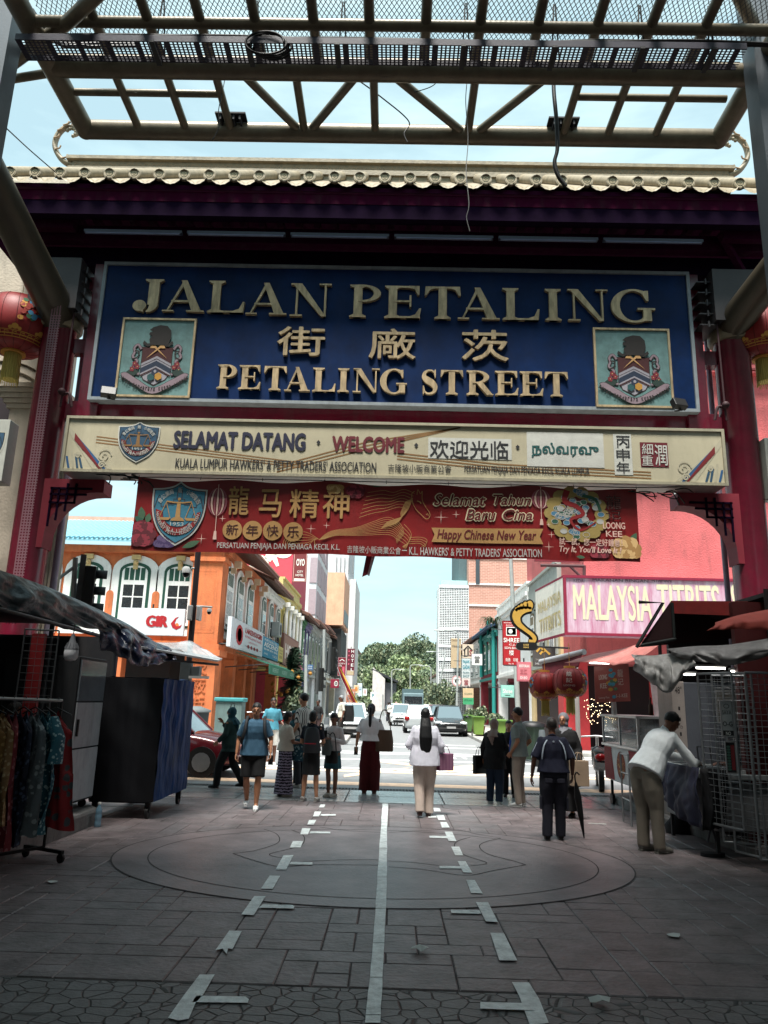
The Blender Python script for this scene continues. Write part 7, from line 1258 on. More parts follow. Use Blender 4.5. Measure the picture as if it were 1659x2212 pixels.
board('cream sign with round orange mark on the left row', 764, 1480, 775, 1497, 62, C('cfc0a0'), [('c', .5, .5, .3, .3, C('c98444'))]); board('white sign with letter U far down the left row', 772, 1476, 782, 1505, 66, C('c8d4dc'), [('t', 'U', .3, .5, .8, .75, .03, C('3a6a8a'))]); board('green bordered square sign with red dots', 783, 1487, 793, 1503, 68, WHITE, [('c', .35, .4, .1, .1, RS), ('c', .65, .4, .1, .1, RS), ('c', .35, .65, .1, .1, RS), ('c', .65, .65, .1, .1, RS)], border=C('2f6a4c'))
board('pinkish sign reading hotel below the maroon pair', 748, 1488, 767, 1520, 50, C('b87a60'), [('t', 'BUDGET', .1, .6, .9, .8, .02, WHITE), ('t', 'ROOMS', .1, .3, .9, .5, .02, MR)])
board('white notice on a post near the crossing', 800, 1495, 812, 1512, 70, WHITE, [('t', 'P', .3, .3, .7, .8, .02, TL)])
board('brown hotel sign with white tilted letters above the left roofs', 634, 1195, 662, 1256, 45, C('6e2c30'), [('t', 'OYO', .2, .55, .85, .8, .05, WHITE), ('t', 'CITY', .3, .3, .75, .38, .02, WHITE), ('t', 'HOTEL', .2, .18, .8, .26, .02, WHITE), ('r', .1, .02, .9, .1, WHITE)], border=C('c49a90'))
board('tall red sign with green and white badge before the white shophouse', 1086, 1341, 1124, 1437, 34.5, RS, [('t', 'KEDAI EMAS', .08, .94, .92, .965, WHITE), ('t', 'BOOK STORE', .2, .88, .8, .91, WHITE), ('r', .2, .66, .8, .86, WHITE), ('r', .24, .68, .76, .84, C('2f7a52')), ('c', .45, .76, .12, .05, WHITE), ('t', 'SHREE', .05, .51, .95, .61, .04, WHITE), ('t', 'C.J.', .35, .43, .72, .48, .02, WHITE), ('t', 'SDN.BHD', .1, .36, .9, .41, .02, WHITE), ('t', '楼', .35, .22, .62, .34, .03, WHITE), ('t', '商務', .15, .08, .42, .16, WHITE), ('t', '印館', .58, .08, .85, .16, WHITE), ('t', 'TEL 03', .3, .02, .6, .045, WHITE)], border=C('6e0c14'))
board('cream sign with black house outline on the right row', 999, 1392, 1023, 1422, 46, C('c9b8a4'), [('l', [(.1, .55), (.5, .88), (.9, .55)], .09, IK), ('l', [(.2, .6), (.2, .15)], .07, IK), ('l', [(.5, .75), (.5, .15)], .08, IK), ('l', [(.1, .15), (.45, .15)], .06, IK), ('t', 'S', .6, .15, .85, .6, .05, C('8a2c30'))])
board('pale blue lettered pawnshop sign', 998, 1423, 1016, 1448, 46, C('b9c4c6'), [('t', 'PAJAK', .08, .55, .92, .88, .03, TL), ('t', 'GADAI', .08, .12, .92, .45, .03, TL)]); board('pale sign reading pawn shop under the blue lettered one', 998, 1448.5, 1016, 1465, 46, C('c2c8c8'), [('t', 'PAWN', .12, .55, .88, .88, .01, C('3a6a72')), ('t', 'SHOP', .12, .1, .88, .45, .01, C('3a6a72'))])
board('square pale sign with red flower character', 998, 1465.5, 1016, 1483, 46, C('c9bcb8'), [('t', '當', .25, .15, .75, .85, .03, C('8a1c2c'))]); board('square white lamp box sign with one black character', 1019, 1412, 1042, 1437, 42, WHITE, [('t', '當', .25, .18, .75, .82, .02, IK)], border=C('9aa0a0'))
board('tall cream sign with red vertical characters by the lamp post', 974, 1379, 996, 1443, 54, C('b8a384'), [('t', 'DAISHIN', .08, .90, .92, .96, C('5a4a3a')), ('t', 'SDN BHD', .1, .70, .9, .77, C('5a4a3a'))]+[('t', ch, .6, .54-.09*i, .85, .61-.09*i, .02, RS) for i, ch in enumerate('大信五金有限')])
board('round pink and white sign on the right row', 976, 1459, 997, 1483, 52, C('c99a9a'), [('c', .5, .5, .38, .38, WHITE), ('c', .5, .5, .2, .2, C('b05a60'))], rnd_=True)
board('cream and green sign before the teal door', 1000, 1487, 1023, 1522, 44, C('c9b08c'), [('t', 'COLUMBINE', .12, .62, .88, .72, C('3a6a4c')), ('r', 0, 0, 1, .42, C('3f9a6a')), ('t', 'RESTAURANT', .1, .22, .9, .32, C('1c5a3c'))])
board('mint green badge shaped sign before the white shophouse', 1082, 1480, 1111, 1507, 31, C('7fb8ac'), [('r', .06, .06, .94, .94, C('8fc4b8')), ('t', 'Shree', .15, .35, .85, .7, .02, WHITE), ('r', .3, .15, .7, .22, WHITE)])
board('pink lightbox sign with red lines on the cream shophouse', 1117, 1430, 1148, 1472, 30, C('b8606c'), [('r', .06, .06, .94, .94, C('c07078')), ('t', 'RESTORAN', .15, .72, .85, .86, .02, WHITE), ('t', '三江', .2, .36, .7, .62, .02, C('8a1c2c')), ('t', 'SDN BHD', .2, .12, .7, .26, WHITE)])
board('dark grey sign with gold figures under the pink sign box', 1152, 1396, 1200, 1440, 29, C('4a4644'), [('l', [(.15, .72), (.35, .95), (.5, .7)], .08, GD), ('l', [(.3, .6), (.5, .85), (.75, .6)], .08, GD), ('t', 'THAI TRADITIONAL', .1, .3, .7, .38, C('a09a90')), ('t', '2-HOURS', .08, .1, .35, .18, WHITE)])
# the golden foot sign
Y = 22.0; t = th('massage_sign', 'black and gold foot shaped sign with a round ended name plate', 'sign', P(1137, 1395, Y)); g = MB(); f = front(Y); pz = lambda x, y: (lambda p: (p.x, p.z))(P(933+.1771*x, 1244+.1771*y, Y))
cl = [(1215, 405), (1130, 410), (1060, 440), (1030, 500), (1055, 580), (1130, 650), (1210, 710), (1250, 760), (1235, 800), (1180, 790)]; sp_ = spline([pz(*p) for p in cl], 6); n_ = len(sp_); wd_ = [.06+.20*math.exp(-((i/n_-.25)/.22)**2)+.05*math.exp(-((i/n_-.75)/.2)**2) for i in range(n_)]
ribbon(g, sp_, [w_+.12 for w_ in wd_], f, 0, 0); ribbon(g, sp_, [w_+.12 for w_ in wd_], f, -.1, 0); ribbon(g, sp_, wd_, f, .02, 1)
for x, y, r_ in ((1193, 357, .115), (1142, 362, .10), (1097, 376, .08), (1062, 390, .065), (1030, 410, .055)): a, b = pz(x, y); g.prism(circ(a, b, r_*.85+.04, r_*1.15+.04, 18), f, -.1, .01, 0); g.prism(circ(a, b, r_*.8, r_*1.1, 18), f, .012, .02, 1)
a0, b0 = pz(1028, 905); a1, b1 = pz(1285, 812); hh = (b1-b0)/2; g.prism([(a0+hh+hh*math.cos(R(x)), b0+hh+hh*math.sin(R(x))) for x in range(90, 271, 15)]+[(a1-hh+hh*math.cos(R(x)), b0+hh+hh*math.sin(R(x))) for x in range(-90, 91, 15)], f, -.1, .03, 0)
bpart(t, g, 'outline', [BLACK, C('b08a3c', rough=.5)]); g = MB(); text(g, '泰式按摩', f, a0+.2, b0+hh*1.05, a1-.25, b1-.05, .04, 0, .01); text(g, 'MASSAGE', f, a0+.2, b0+.06, a1-.25, b0+hh*.9, .04, 0, .02); bpart(t, g, 'lettering', C('c9a860')); g = MB(); g.tube([(a1, Y+.05, b0+hh), (P(1235, 1395, Y).x, Y+.3, b0+hh)], .03, 6); bpart(t, g, 'arm', BLACK)
# lamp posts, poles
def post(label, base, top, r_, arm=None, name='street_lamp', cat='street lamp', col='9aa09e'):
    t = th(name, label, cat, base, 0, 'street lamps and poles'); g = MB(); b = Vector(base); g.tube([(0, 0, 0), Vector(top)-b], [r_, r_*.7], 10); g.build('pole', C(col, dirt=.2), t)
    if arm: g = MB(); q = Vector(top)-b; g.tube(spline([q, q+Vector((arm*.25, 0, .25)), q+Vector((arm, 0, .3))], 4), r_*.5, 6); g.build('arm', C(col, dirt=.2), t); g = MB(); e = q+Vector((arm, 0, .28)); g.box((e.x-.35, -.1, e.z-.04), (e.x+.35, .1, e.z+.04)); g.build('lamp_head', C('c0c4c2'), t, bevel=.03)
b = G(1122, 1598); post('tall pale street pole leaning in front of the white shophouse', b, P(1103, 1200, b.y), .14, -1.6); b = Vector((4.3, 52, .15)); post('slim street lamp beside the cream vertical sign', b, P(990, 1372, 52), .09, -1.3); b = Vector((4.0, 75, .15)); post('faint far street lamp on the right', b, P(962, 1415, 75), .09, -1.5)
for u, v0, Y, lab, arm in ((700, 1360, 33, 'grey signal pole before the green awning', None), (661, 1415, 31, 'short pale post with a street name plate', None), (886, 1440, 120, 'thin far lamp post on the left verge', 1.5), (931, 1443, 120, 'thin far lamp post on the right verge', -1.5), (846, 1450, 110, 'curved far lamp post by the gabled house', 1.5), (827, 1500, 90, 'short far post by the parked cars', None)):
    x = P(u, 1560, Y).x; post(lab, Vector((x, Y, .1)), P(u, v0, Y), .09 if Y < 50 else .12, arm, name='street_pole', cat='pole')
signal('traffic signal with visor on the far left corner', P(716, 1424, 32.8), R(60)+math.pi/2, sc_=1); signal('traffic signal seen from behind on the far left corner', P(690, 1468, 32.5), R(150)); 
board('small blue street name plate', 664, 1436, 676, 1448, 31, C('3a5f86'), [('t', 'JALAN', .15, .55, .85, .8, WHITE), ('t', 'SULTAN', .15, .2, .85, .45, WHITE)])
# flag
t = th('flag', 'drooping red yellow and dark flag on the left pavement', 'flag', P(760, 1520, 47)); g = MB(); vs = []; 
for j in range(9):
    for i in range(5): vs.append((-.9+j*.16+.1*math.sin(i), .05*math.sin(j*1.2+i), 1.9-.3*j+.0*i+(i*.16)))
g.add(vs, [(j*5+i, j*5+i+1, (j+1)*5+i+1, (j+1)*5+i) for j in range(8) for i in range(4)], 0, True)
for k, f_ in enumerate(g.f): g.m[k] = k % 4 if k % 4 < 3 else 2
g.build('cloth', [C('8a1c24'), C('c09a3c'), C('2a3048')], t, solid=.01); g = MB(); g.tube([(.5, 0, -1.5), (-1.0, 0, 2.2)], .03, 6); g.build('pole', C('8a8a8a'), t)
# ================================================================ trees
LEAF = [M('leaf_%s' % k, c, .6, var=.3, ns=2, bump=0) for k, c in (('dark', (.075, .11, .075)), ('mid', (.12, .165, .09)), ('light', (.22, .28, .13)), ('olive', (.17, .19, .11)))]  # leaf greens lightened in place of distance haze
BARK = M('bark', (.09, .07, .05), .9, var=.4, bump=.8, bs=12)
def crown(seed, r, n, leaf, lobes=9, flat=.75, mats=(0, 1, 2)):
    rr = random.Random(seed); g = MB(); L_ = []
    for k in range(lobes): a = rr.random()*6.28; h = rr.uniform(-.5, .8); L_.append((Vector((math.cos(a)*r*.55*rr.random()**.5, math.sin(a)*r*.55*rr.random()**.5, h*r*flat*.7)), r*rr.uniform(.32, .55)))
    for k in range(n):
        c, q = rr.choice(L_); d = Vector((rr.gauss(0, 1), rr.gauss(0, 1), rr.gauss(0, 1))).normalized(); p = c+Vector((d.x, d.y, d.z*flat))*q*(.6+.45*rr.random()**.6); s = leaf*rr.uniform(.6, 1.4); e = Euler((rr.random()*6, rr.random()*6, rr.random()*6)).to_matrix()
        g.add([p+e@Vector(v) for v in ((-s, -s*.4, 0), (s*.2, -s*.6, s*.2), (s, s*.2, 0), (-s*.2, s*.6, -s*.1))], [(0, 1, 2, 3)], rr.choice(mats))
    return g
def tree(label, base, H_, r, seed, n=2600, leaf=.3, flat=.75, grp='trees on the far hill', mats=(0, 1, 2), name='tree', trunk=.25):
    t = th(name, label, 'tree', base, 0, grp); g = MB(); rr = random.Random(seed); top = H_-r*flat
    g.tube([(0, 0, 0), (rr.uniform(-.2, .2), 0, top*.5), (0, 0, top)], [trunk, trunk*.8, trunk*.5], 8)
    for k in range(5): a = k*1.3; g.tube([(0, 0, top*.75), (math.cos(a)*r*.4, math.sin(a)*r*.4, top+r*.2)], [trunk*.45, trunk*.15], 6)
    g.build('trunk', BARK, t); c = crown(seed, r, n, leaf, flat=flat, mats=mats); c.v = [(x, y, z+H_-r*flat) for x, y, z in c.v]; c.build('crown', LEAF, t); return t
hill = MB(); hill.lathe([(120, 0), (95, 6), (70, 12), (45, 16), (0.1, 19)], (2, 330, -1), 40); struct('hill', hill, M('hill_green', (.05, .08, .04), .9, var=.4, ns=.1))
for i, (u, v, Y, r, m_, lab) in enumerate(((910, 1372, 230, 8.5, (0, 1, 3), 'tallest dark round tree on the hill'), (855, 1392, 235, 7, (0, 1, 3), 'dark tree left of the tallest one on the hill'), (808, 1402, 240, 6.5, (1, 3), 'feathery tree at the left end of the hill'), (945, 1385, 225, 8, (0, 1), 'dark tree touching the white grid tower'), (872, 1412, 190, 7, (1, 2, 2), 'light green tree in the middle of the hill'), (838, 1435, 180, 7, (1, 2, 3), 'broad flat olive tree low on the hill'), (893, 1448, 165, 6, (1, 2, 3), 'spreading tree over the pale pavilion'), (915, 1432, 200, 8, (0, 1), 'deep green tree above the pavilion'), (795, 1425, 190, 6, (0, 3), 'small olive tree beside the left roofs'), (945, 1440, 170, 6, (0, 1, 3), 'dark tree low beside the grid tower'), (880, 1480, 140, 4.5, (1, 2), 'pale low tree at the street end'), (925, 1480, 150, 5, (1, 2, 3), 'low tree at the right of the street end'))):
    p = P(u, v, Y); tree(lab, (p.x, Y, 0), p.z, r, 20+i, n=5200, leaf=.36 if Y > 150 else .24, flat=.8, mats=m_, trunk=.5)
for i, (u, v, Y, r, lab) in enumerate(((948, 1470, 78, 1.8, 'grey green street tree beside the white lamps'), (962, 1480, 66, 1.7, 'bushy street tree near the right shophouses'), (880, 1490, 100, 1.8, 'narrow green street tree in mid distance'), (934, 1478, 95, 1.8, 'street tree with white blossoms in mid distance'), (763, 1505, 58, 1.3, 'leafy tree by the flag on the left pavement'), (640, 1500, 34, .6, 'small shrub behind the people'))):
    p = P(u, v, Y); tree(lab, (p.x, Y, .15), p.z, r, 50+i, n=1500, leaf=.13, flat=1.1, grp='street trees', mats=(0, 1, 3), trunk=.1)
rr = random.Random(77)
for i in range(14):
    Y = rr.uniform(235, 290); u = 778+i*13.5; vt = 1412-26*math.sin((i+1)/15*math.pi)-(8 if i > 7 else 0)+rr.uniform(-6, 6); p = P(u, vt, Y)
    tree(('rounded', 'broad', 'pale', 'dark', 'tall', 'flat topped', 'loose')[i % 7]+' tree in the back ranks of the hill, '+('first', 'second', 'third', 'fourth', 'fifth', 'sixth', 'seventh', 'eighth', 'ninth', 'tenth', 'eleventh', 'twelfth', 'thirteenth', 'last')[i]+' from the left', (p.x, Y, 6), p.z-6, 7.5, 90+i, n=2600, leaf=.55, flat=.8, mats=(0, 1, 3), trunk=.4)
# the dark pine with yellow lanterns
p = Vector((-4.55, 36, .15)); t = th('pine_tree', 'dark pine with yellow lanterns under the green awning', 'tree', p, 0); rr = random.Random(5); g = MB()
for k in range(1700):
    z = rr.random()**.8*3.2; rad = (1-z/3.5)*1.0*(.4+.6*abs(math.sin(z*4))); a = rr.random()*6.28; q = Vector((math.cos(a)*rad*rr.random()**.4, math.sin(a)*rad*rr.random()**.4, z+.6)); d = Vector((math.cos(a), math.sin(a), -.25))*.22; n_ = Vector((-math.sin(a), math.cos(a), .3))*.03; g.add([q-d-n_, q+d-n_, q+d+n_, q-d+n_], [(0, 1, 2, 3)], 0)
g.build('foliage', M('pine_green', (.018, .045, .022), .7), t); g = MB(); g.tube([(0, 0, 0), (0, 0, 3.7)], [.1, .02], 8); g.build('trunk', BARK, t)
for k in range(9): q = p+Vector((rr.uniform(-.9, .9), -.8, rr.uniform(1.4, 2.8))); g = MB(); g.ball((0, 0, 0), (.09, .09, .08)); g.lathe([(.05, .09), (.05, .12)], n=8); o = g.build('yellow_lantern', C('9a6c28')); o.location = q; tag(o, 'small yellow lantern in the pine, %s of nine from bottom left' % ('first', 'second', 'third', 'fourth', 'fifth', 'sixth', 'seventh', 'eighth', 'ninth')[k], 'lantern', 'yellow lanterns in the pine')
# planters and bins on the right pavement
for i, (u, v, lab) in enumerate(((1033, 1572, 'green wheeled bin with a bush behind it'), (1009, 1566, 'green wheeled bin nearest the parked cars'), (1075, 1566, 'light green wheeled bin beside the mint sign'), (1088, 1568, 'light green wheeled bin behind the grey shirted man'))):
    Y = (38, 42, 31, 30)[i]; x = P(u, v, Y).x; t = th('wheelie_bin', lab, 'bin', (x, Y, .15), 0, 'green wheeled bins'); g = MB(); g.loft([(0, 0, .08, .2, .22), (0, 0, .85, .27, .3)], 4, sm=False); b_ = g.build('bin_body', C('6d8a3c' if i != 1 else '4f7040'), t); b_.rotation_euler = (0, 0, R(45)); b_.scale = (1.35, 1.35, 1); g = MB(); g.box((-.3, -.33, .86), (.3, .33, .92)); g.tube([(-.25, .35, .9), (.25, .35, .9)], .02, 6); g.build('lid', C('567a34'), t, bevel=.02)
    for s in (-1, 1): g = MB(); g.tube([(s*.25, .2, .1), (s*.3, .2, .1)], .1, 12); g.build('wheel', BLACK, t)
t = th('dark_bin', 'tall dark green bin with black bag top behind the old man', 'bin', (P(1150, 1600, 24).x, 24, 0)); g = MB(); g.loft([(0, 0, .05, .3, .3), (0, 0, 1.0, .36, .36)], 4, sm=False); o = g.build('bin_body', C('2a3a2c'), t); g = MB(); g.loft([(0, 0, 1.0, .42, .42), (0, 0, 1.1, .4, .4), (0, 0, 1.16, .2, .2)], 10); g.build('bag', BLACK, t)
for i, (u, v, Y, r) in enumerate(((1036, 1535, 38.6, .5), (1015, 1540, 42.5, .45), (1072, 1545, 33, .35))): 
    x = P(u, v, Y).x; t = th('potted_shrub', ('bush behind the front green bin', 'bush behind the far green bin', 'potted shrub by the white shophouse door')[i], 'plant', (x, Y, .15), 0, 'shrubs on the right pavement'); g = MB(); g.lathe([(.2, 0), (.28, .45)], n=14); g.build('pot', C('7a4a38'), t); c = crown(70+i, r, 700, .07, 6, 1.0, (0, 1, 3)); c.v = [(a, b, z+.45+r) for a, b, z in c.v]; c.build('foliage', LEAF, t)
# ================================================================ people
def remesh(mb, vox, it=2):
    o = mb.build('tmp', BLACK); m = o.modifiers.new('r', 'REMESH'); m.mode = 'VOXEL'; m.voxel_size = vox
    if it: s = o.modifiers.new('s', 'SMOOTH'); s.iterations = it; s.factor = .5
    bpy.context.view_layer.update(); e = o.evaluated_get(bpy.context.evaluated_depsgraph_get()); me = e.to_mesh(); r = MB(); r.add([tuple(v.co) for v in me.vertices], [tuple(p.vertices) for p in me.polygons], 0, True); e.to_mesh_clear(); d = o.data; bpy.data.objects.remove(o); bpy.data.meshes.remove(d); return r
def wrinkle(mb, amp, seed, fx=9, fz=3.5):
    out = []
    for x, y, z in mb.v:
        n = noise.noise(Vector((x*fx+seed, y*fx, z*fz)))+.5*noise.noise(Vector((x*fx*2.3, y*fx*2.3+seed, z*fz*3))); r = Vector((x, y, 0)); r = r.normalized() if r.length > .01 else Vector((1, 0, 0)); out.append((x+r.x*n*amp, y+r.y*n*amp, z))
    mb.v = out; return mb
SKINS = {k: M('skin_'+k, srgb(c), .5, var=.08, bump=.03) for k, c in dict(tan='a06f52', dark='5c3a2a', light='b98668', brown='7d5440').items()}
EYE = C('120c0a', rough=.2); LIP = C('6e3b34')
def hand(mb, w, d, n, side, curl=.5, s=1.0):      # w wrist, d direction of the fingers, n palm normal
    w, d, n = Vector(w), Vector(d).normalized(), Vector(n); n = (n-d*n.dot(d)).normalized(); a = d.cross(n)*side
    m = Matrix((a, n, d)).transposed(); mb.ball(w+d*.045*s, (.038*s, .017*s, .052*s), 0, 12, 8, m)
    for i, (o, L_) in enumerate(((-.028, .068), (-.0095, .078), (.0095, .073), (.027, .056))):
        b = w+d*.085*s+a*o*s; c1 = R(35*curl+5); c2 = R(90*curl+8); p1 = b+(d*math.cos(c1)+n*math.sin(c1))*L_*.5*s; p2 = p1+(d*math.cos(c2)+n*math.sin(c2))*L_*.5*s; mb.tube([b-d*.015, b, p1, p2], [.0085*s, .0088*s, .0078*s, .006*s], 7)
    b = w+d*.03*s-a*.03*s; p1 = b+(d*.7-a*.55+n*.35).normalized()*.035*s; p2 = p1+(d*.85-a*.1+n*.45).normalized()*.032*s; mb.tube([b, p1, p2], [.011*s, .0095*s, .0075*s], 7)
BASE = dict(shL=(-.165, 0, 1.375), shR=(.165, 0, 1.375), elL=(-.235, -.03, 1.12), elR=(.235, -.03, 1.12), wrL=(-.25, .04, .875), wrR=(.25, .04, .875), hiL=(-.085, 0, .9), hiR=(.085, 0, .9), knL=(-.095, .03, .5), knR=(.095, .03, .5), anL=(-.10, -.02, .09), anR=(.10, -.02, .09))
TOR = [(.84, .150, .105), (.93, .165, .118), (1.02, .150, .108), (1.12, .140, .102), (1.24, .160, .115), (1.34, .172, .108), (1.40, .145, .085), (1.44, .075, .06)]
def person(label, pos, rz, H_, skin='tan', pose={}, bend=0, head=(0, 0, 0), fat=1.0, top=None, sleeve=.45, hem=.90, bottom=None, blen=1.0, bwide=1.0, skirt=None, hair=None, hcol='15110f', hijab=None, shoe='b9b9b5', vox=.011, grp='people at the gate', curl=.5, tail=None, stripes=None, loose=0, mtop=None, mbot=None, extra=None):
    t = th('person', label, 'person', pos, rz, grp); J = {**BASE, **pose}; J = {k: Vector(v) for k, v in J.items()}; S = H_/1.72; sk = SKINS[skin]
    BM = Matrix.Translation((0, 0, .92)) @ Matrix.Rotation(-R(bend), 4, 'X') @ Matrix.Translation((0, 0, -.92)); up = lambda p: BM @ Vector(p)
    for k in ('shL', 'shR'): J[k] = up(J[k])
    HC = up((0, .02, 1.60)); HR = Euler((R(head[0]-bend*.6), R(head[1]), R(head[2]))).to_matrix()
    def upm(mb, i0): mb.v[i0:] = [tuple(up(p)) for p in mb.v[i0:]]
    def fin(mb, nm, m, par=t): o = mb.build(nm, m, par); o.scale = (S, S, S) if par is t else (1, 1, 1); return o
    b = MB(); b.loft([(0, 0, z, rx*fat, ry*fat) for z, rx, ry in TOR], 16); upm(b, 0)
    b.tube([up((0, -.005, 1.40)), up((0, .005, 1.53))], [.058, .052], 12)
    for s in 'LR':
        b.tube([J['sh'+s], J['sh'+s].lerp(J['el'+s], .5), J['el'+s]], [.05*fat, .046*fat, .039], 10); b.tube([J['el'+s], J['el'+s].lerp(J['wr'+s], .3), J['wr'+s]], [.038, .037, .024], 10); b.ball(J['sh'+s], .053*fat); b.ball(J['el'+s], .038)
        b.tube([J['hi'+s], J['hi'+s].lerp(J['kn'+s], .5), J['kn'+s]], [.088*fat, .073*fat, .052], 12); kb = J['kn'+s].lerp(J['an'+s], .3)+Vector((0, -.012, 0)); b.tube([J['kn'+s], kb, J['an'+s]], [.05, .054*min(fat, 1.1), .033], 12); b.ball(J['kn'+s], .052); b.tube([J['an'+s], J['an'+s]+Vector((0, .05, -.045)), J['an'+s]+Vector((0, .15, -.06))], [.036, .035, .022], 8)
    hp = lambda p: HC+HR@Vector(p)
    b.ball(HC+HR@Vector((0, -.005, .012)), (.073, .092, .098), 0, 16, 12, HR); b.ball(hp((0, .025, -.05)), (.053, .06, .062), 0, 12, 10, HR); b.ball(hp((0, .1, -.012)), (.012, .018, .022), 0, 8, 6, HR); b.ball(hp((0, .088, .022)), (.045, .012, .014), 0, 8, 6, HR)
    for s in (-1, 1): b.ball(hp((s*.074, -.005, -.008)), (.011, .02, .03), 0, 8, 6, HR)
    body = remesh(b, .0095, 2)
    for s, sg in (('L', -1), ('R', 1)): d = (J['wr'+s]-J['el'+s]); hand(body, J['wr'+s], d+Vector((0, .04, 0)), Vector((-sg, .15, 0)) if abs(d.normalized().z) > .5 else Vector((-sg*.3, 0, 1 if 'palmup' in (extra or '') else -1)), sg, curl)
    n0 = len(body.f)
    for s in (-1, 1): body.ball(hp((s*.03, .083, .008)), (.013, .006, .006), 1, 8, 6, HR); body.ball(hp((s*.031, .088, .028)), (.019, .005, .004), 1, 8, 6, HR)
    body.ball(hp((0, .083, -.05)), (.022, .008, .006), 2, 8, 6, HR)
    for k in range(n0, len(body.f)): body.s[k] = True
    fin(body, 'body', [sk, EYE, LIP])
    if top:
        b = MB(); e = .014+loose; b.loft([(0, 0, hem-.0, .165*fat+e+.022+loose, .12*fat+e+.024+loose)]+[(0, 0, z, rx*fat+e+(loose if z < 1.3 else 0)+(.014 if z < 1.1 else 0), ry*fat+e+(.014 if z < 1.1 else 0)+(loose*.6 if z < 1.3 else 0)) for z, rx, ry in TOR if z > hem+.04 and z < 1.43]+[(0, 0, 1.455, .07, .062)], 18); upm(b, 0)
        for s in 'LR':
            if sleeve <= 0: continue
            sh, el, wr = J['sh'+s], J['el'+s], J['wr'+s]; b.ball(sh, .057*fat)
            if sleeve < .5: p = sh.lerp(el, sleeve*2); b.tube([sh, p], [.055*fat, .056*fat+loose*.7], 12)
            else: b.tube([sh, el], [.055*fat, .052+loose*.7], 12); b.ball(el, .052+loose*.6); p = el.lerp(wr, (sleeve-.5)*2); b.tube([el, p], [.05+loose*.6, .040+loose*.8], 12)
        g = wrinkle(remesh(b, vox, 1), .010, hash(label) % 50); fin(g, 'shirt', mtop or C(top, rough=.85, bump=.25, bs=90))
        if hijab is None: g = MB(); g.tube([up((-.055, -.03, 1.455)), up((0, -.062, 1.475)), up((.055, -.03, 1.455)), up((.03, .05, 1.43)), up((-.03, .05, 1.43)), up((-.055, -.03, 1.455))], .014, 6); fin(g, 'collar', mtop or C(top, rough=.85, bump=.25, bs=90))
    if bottom:
        b = MB(); b.loft([(0, 0, .80, .15*fat+.01, .105*fat+.012), (0, 0, .90, .165*fat+.012, .12*fat+.012), (0, 0, 1.01, .15*fat+.008, .108*fat+.008)], 16)
        for s in 'LR':
            h, k, a = J['hi'+s], J['kn'+s], J['an'+s]; kr = .065*bwide
            if blen <= .5: b.tube([h, h.lerp(k, blen*2)], [.102*fat, .088*fat*bwide], 14)
            else: b.tube([h, h.lerp(k, .5), k], [.102*fat, .086*fat*min(bwide, 1.2), kr+.008], 14); b.ball(k, kr+.006); b.tube([k, k.lerp(a, .5), k.lerp(a, (blen-.5)*2)-Vector((0, 0, .035))], [kr+.006, .062*bwide, .058*bwide], 14)
        g = wrinkle(remesh(b, vox, 1), .009, 7+hash(label) % 40, 8, 3); fin(g, 'trousers', mbot or C(bottom, rough=.85, bump=.25, bs=90))
    if skirt:
        col, z0, wd, z1 = skirt; b = MB(); n = 8; b.loft([(0, 0, z0+(z1-z0)*k/n, wd+(.155*fat+.012-wd)*min(1, (k/n)**.8), (wd+(.12*fat+.012-wd)*min(1, (k/n)**.8))*.92) for k in range(n+1)], 28); g = wrinkle(remesh(b, vox, 1), .014, 3, 12, .8); fin(g, 'skirt', mbot or C(col, rough=.85))
    if hair:
        hm = M('hair_'+hcol, srgb(hcol), .45, var=.3, ns=30, bump=.4, bs=60, stretch=(3, 3, .3)); b = MB(); b.ball(hp((0, -.012, .032)), (.083, .101, .099), 0, 14, 10, HR)
        if hair in ('long', 'short_f', 'bun', 'tail'): b.ball(hp((0, -.04, -.015)), (.08, .075, .09), 0, 12, 10, HR)
        if hair == 'long': q = up((0, -.1, 1.28)); b.tube([hp((0, -.06, 0)), up((0, -.105, 1.42)), up((0, -.145, 1.25)), up((0, -.14, tail or .98))], [.075, .10, .115, .085], 14, flat=.45)
        if hair == 'tail': b.ball(hp((0, -.11, .03)), .035); b.tube([hp((0, -.11, .03)), up((0, -.14, 1.48)), up((0, -.135, 1.3)), up((0, -.12, tail or 1.15))], [.03, .035, .032, .012], 10)
        if hair == 'bun': b.ball(hp((0, -.07, .06)), .05)
        g = remesh(b, .009, 1); g.v = [p for p in g.v]; keep = []
        for f_ in g.f:      # keep the face free
            c = sum((Vector(g.v[i]) for i in f_), Vector())/len(f_); l = HR.inverted() @ (c-HC); keep.append(not (l.y > .035 and l.z < .055 and l.z > -.2) and not (hair in ('short',) and l.z < -.025) and not (l.y > .012 and l.z < .02 and l.z > -.2))
        idx = [i for i, k in enumerate(keep) if k]; g.f = [g.f[i] for i in idx]; g.m = [g.m[i] for i in idx]; g.s = [g.s[i] for i in idx]; o = fin(g, 'hair', hm)
    if hijab:
        b = MB(); b.ball(hp((0, -.022, .018)), (.092, .105, .108), 0, 16, 12, HR); b.ball(hp((0, -.01, -.07)), (.082, .085, .08), 0, 14, 10, HR); b.tube([up((0, 0, 1.50)), up((0, -.015, 1.42)), up((0, -.03, 1.33))], [.085, .15, .195], 18, flat=.72); b.tube([up((-.05, -.09, 1.46)), up((.0, -.15, 1.34)), up((.02, -.15, 1.18))], [.08, .09, .03], 10, flat=.4); g = wrinkle(remesh(b, .010, 1), .008, 5, 14, 9); keep = []
        for f_ in g.f: c = sum((Vector(g.v[i]) for i in f_), Vector())/len(f_); l = HR.inverted() @ (c-HC); keep.append(not (l.y > .03 and (l.x/.058)**2+((l.z+.015)/.085)**2 < 1))
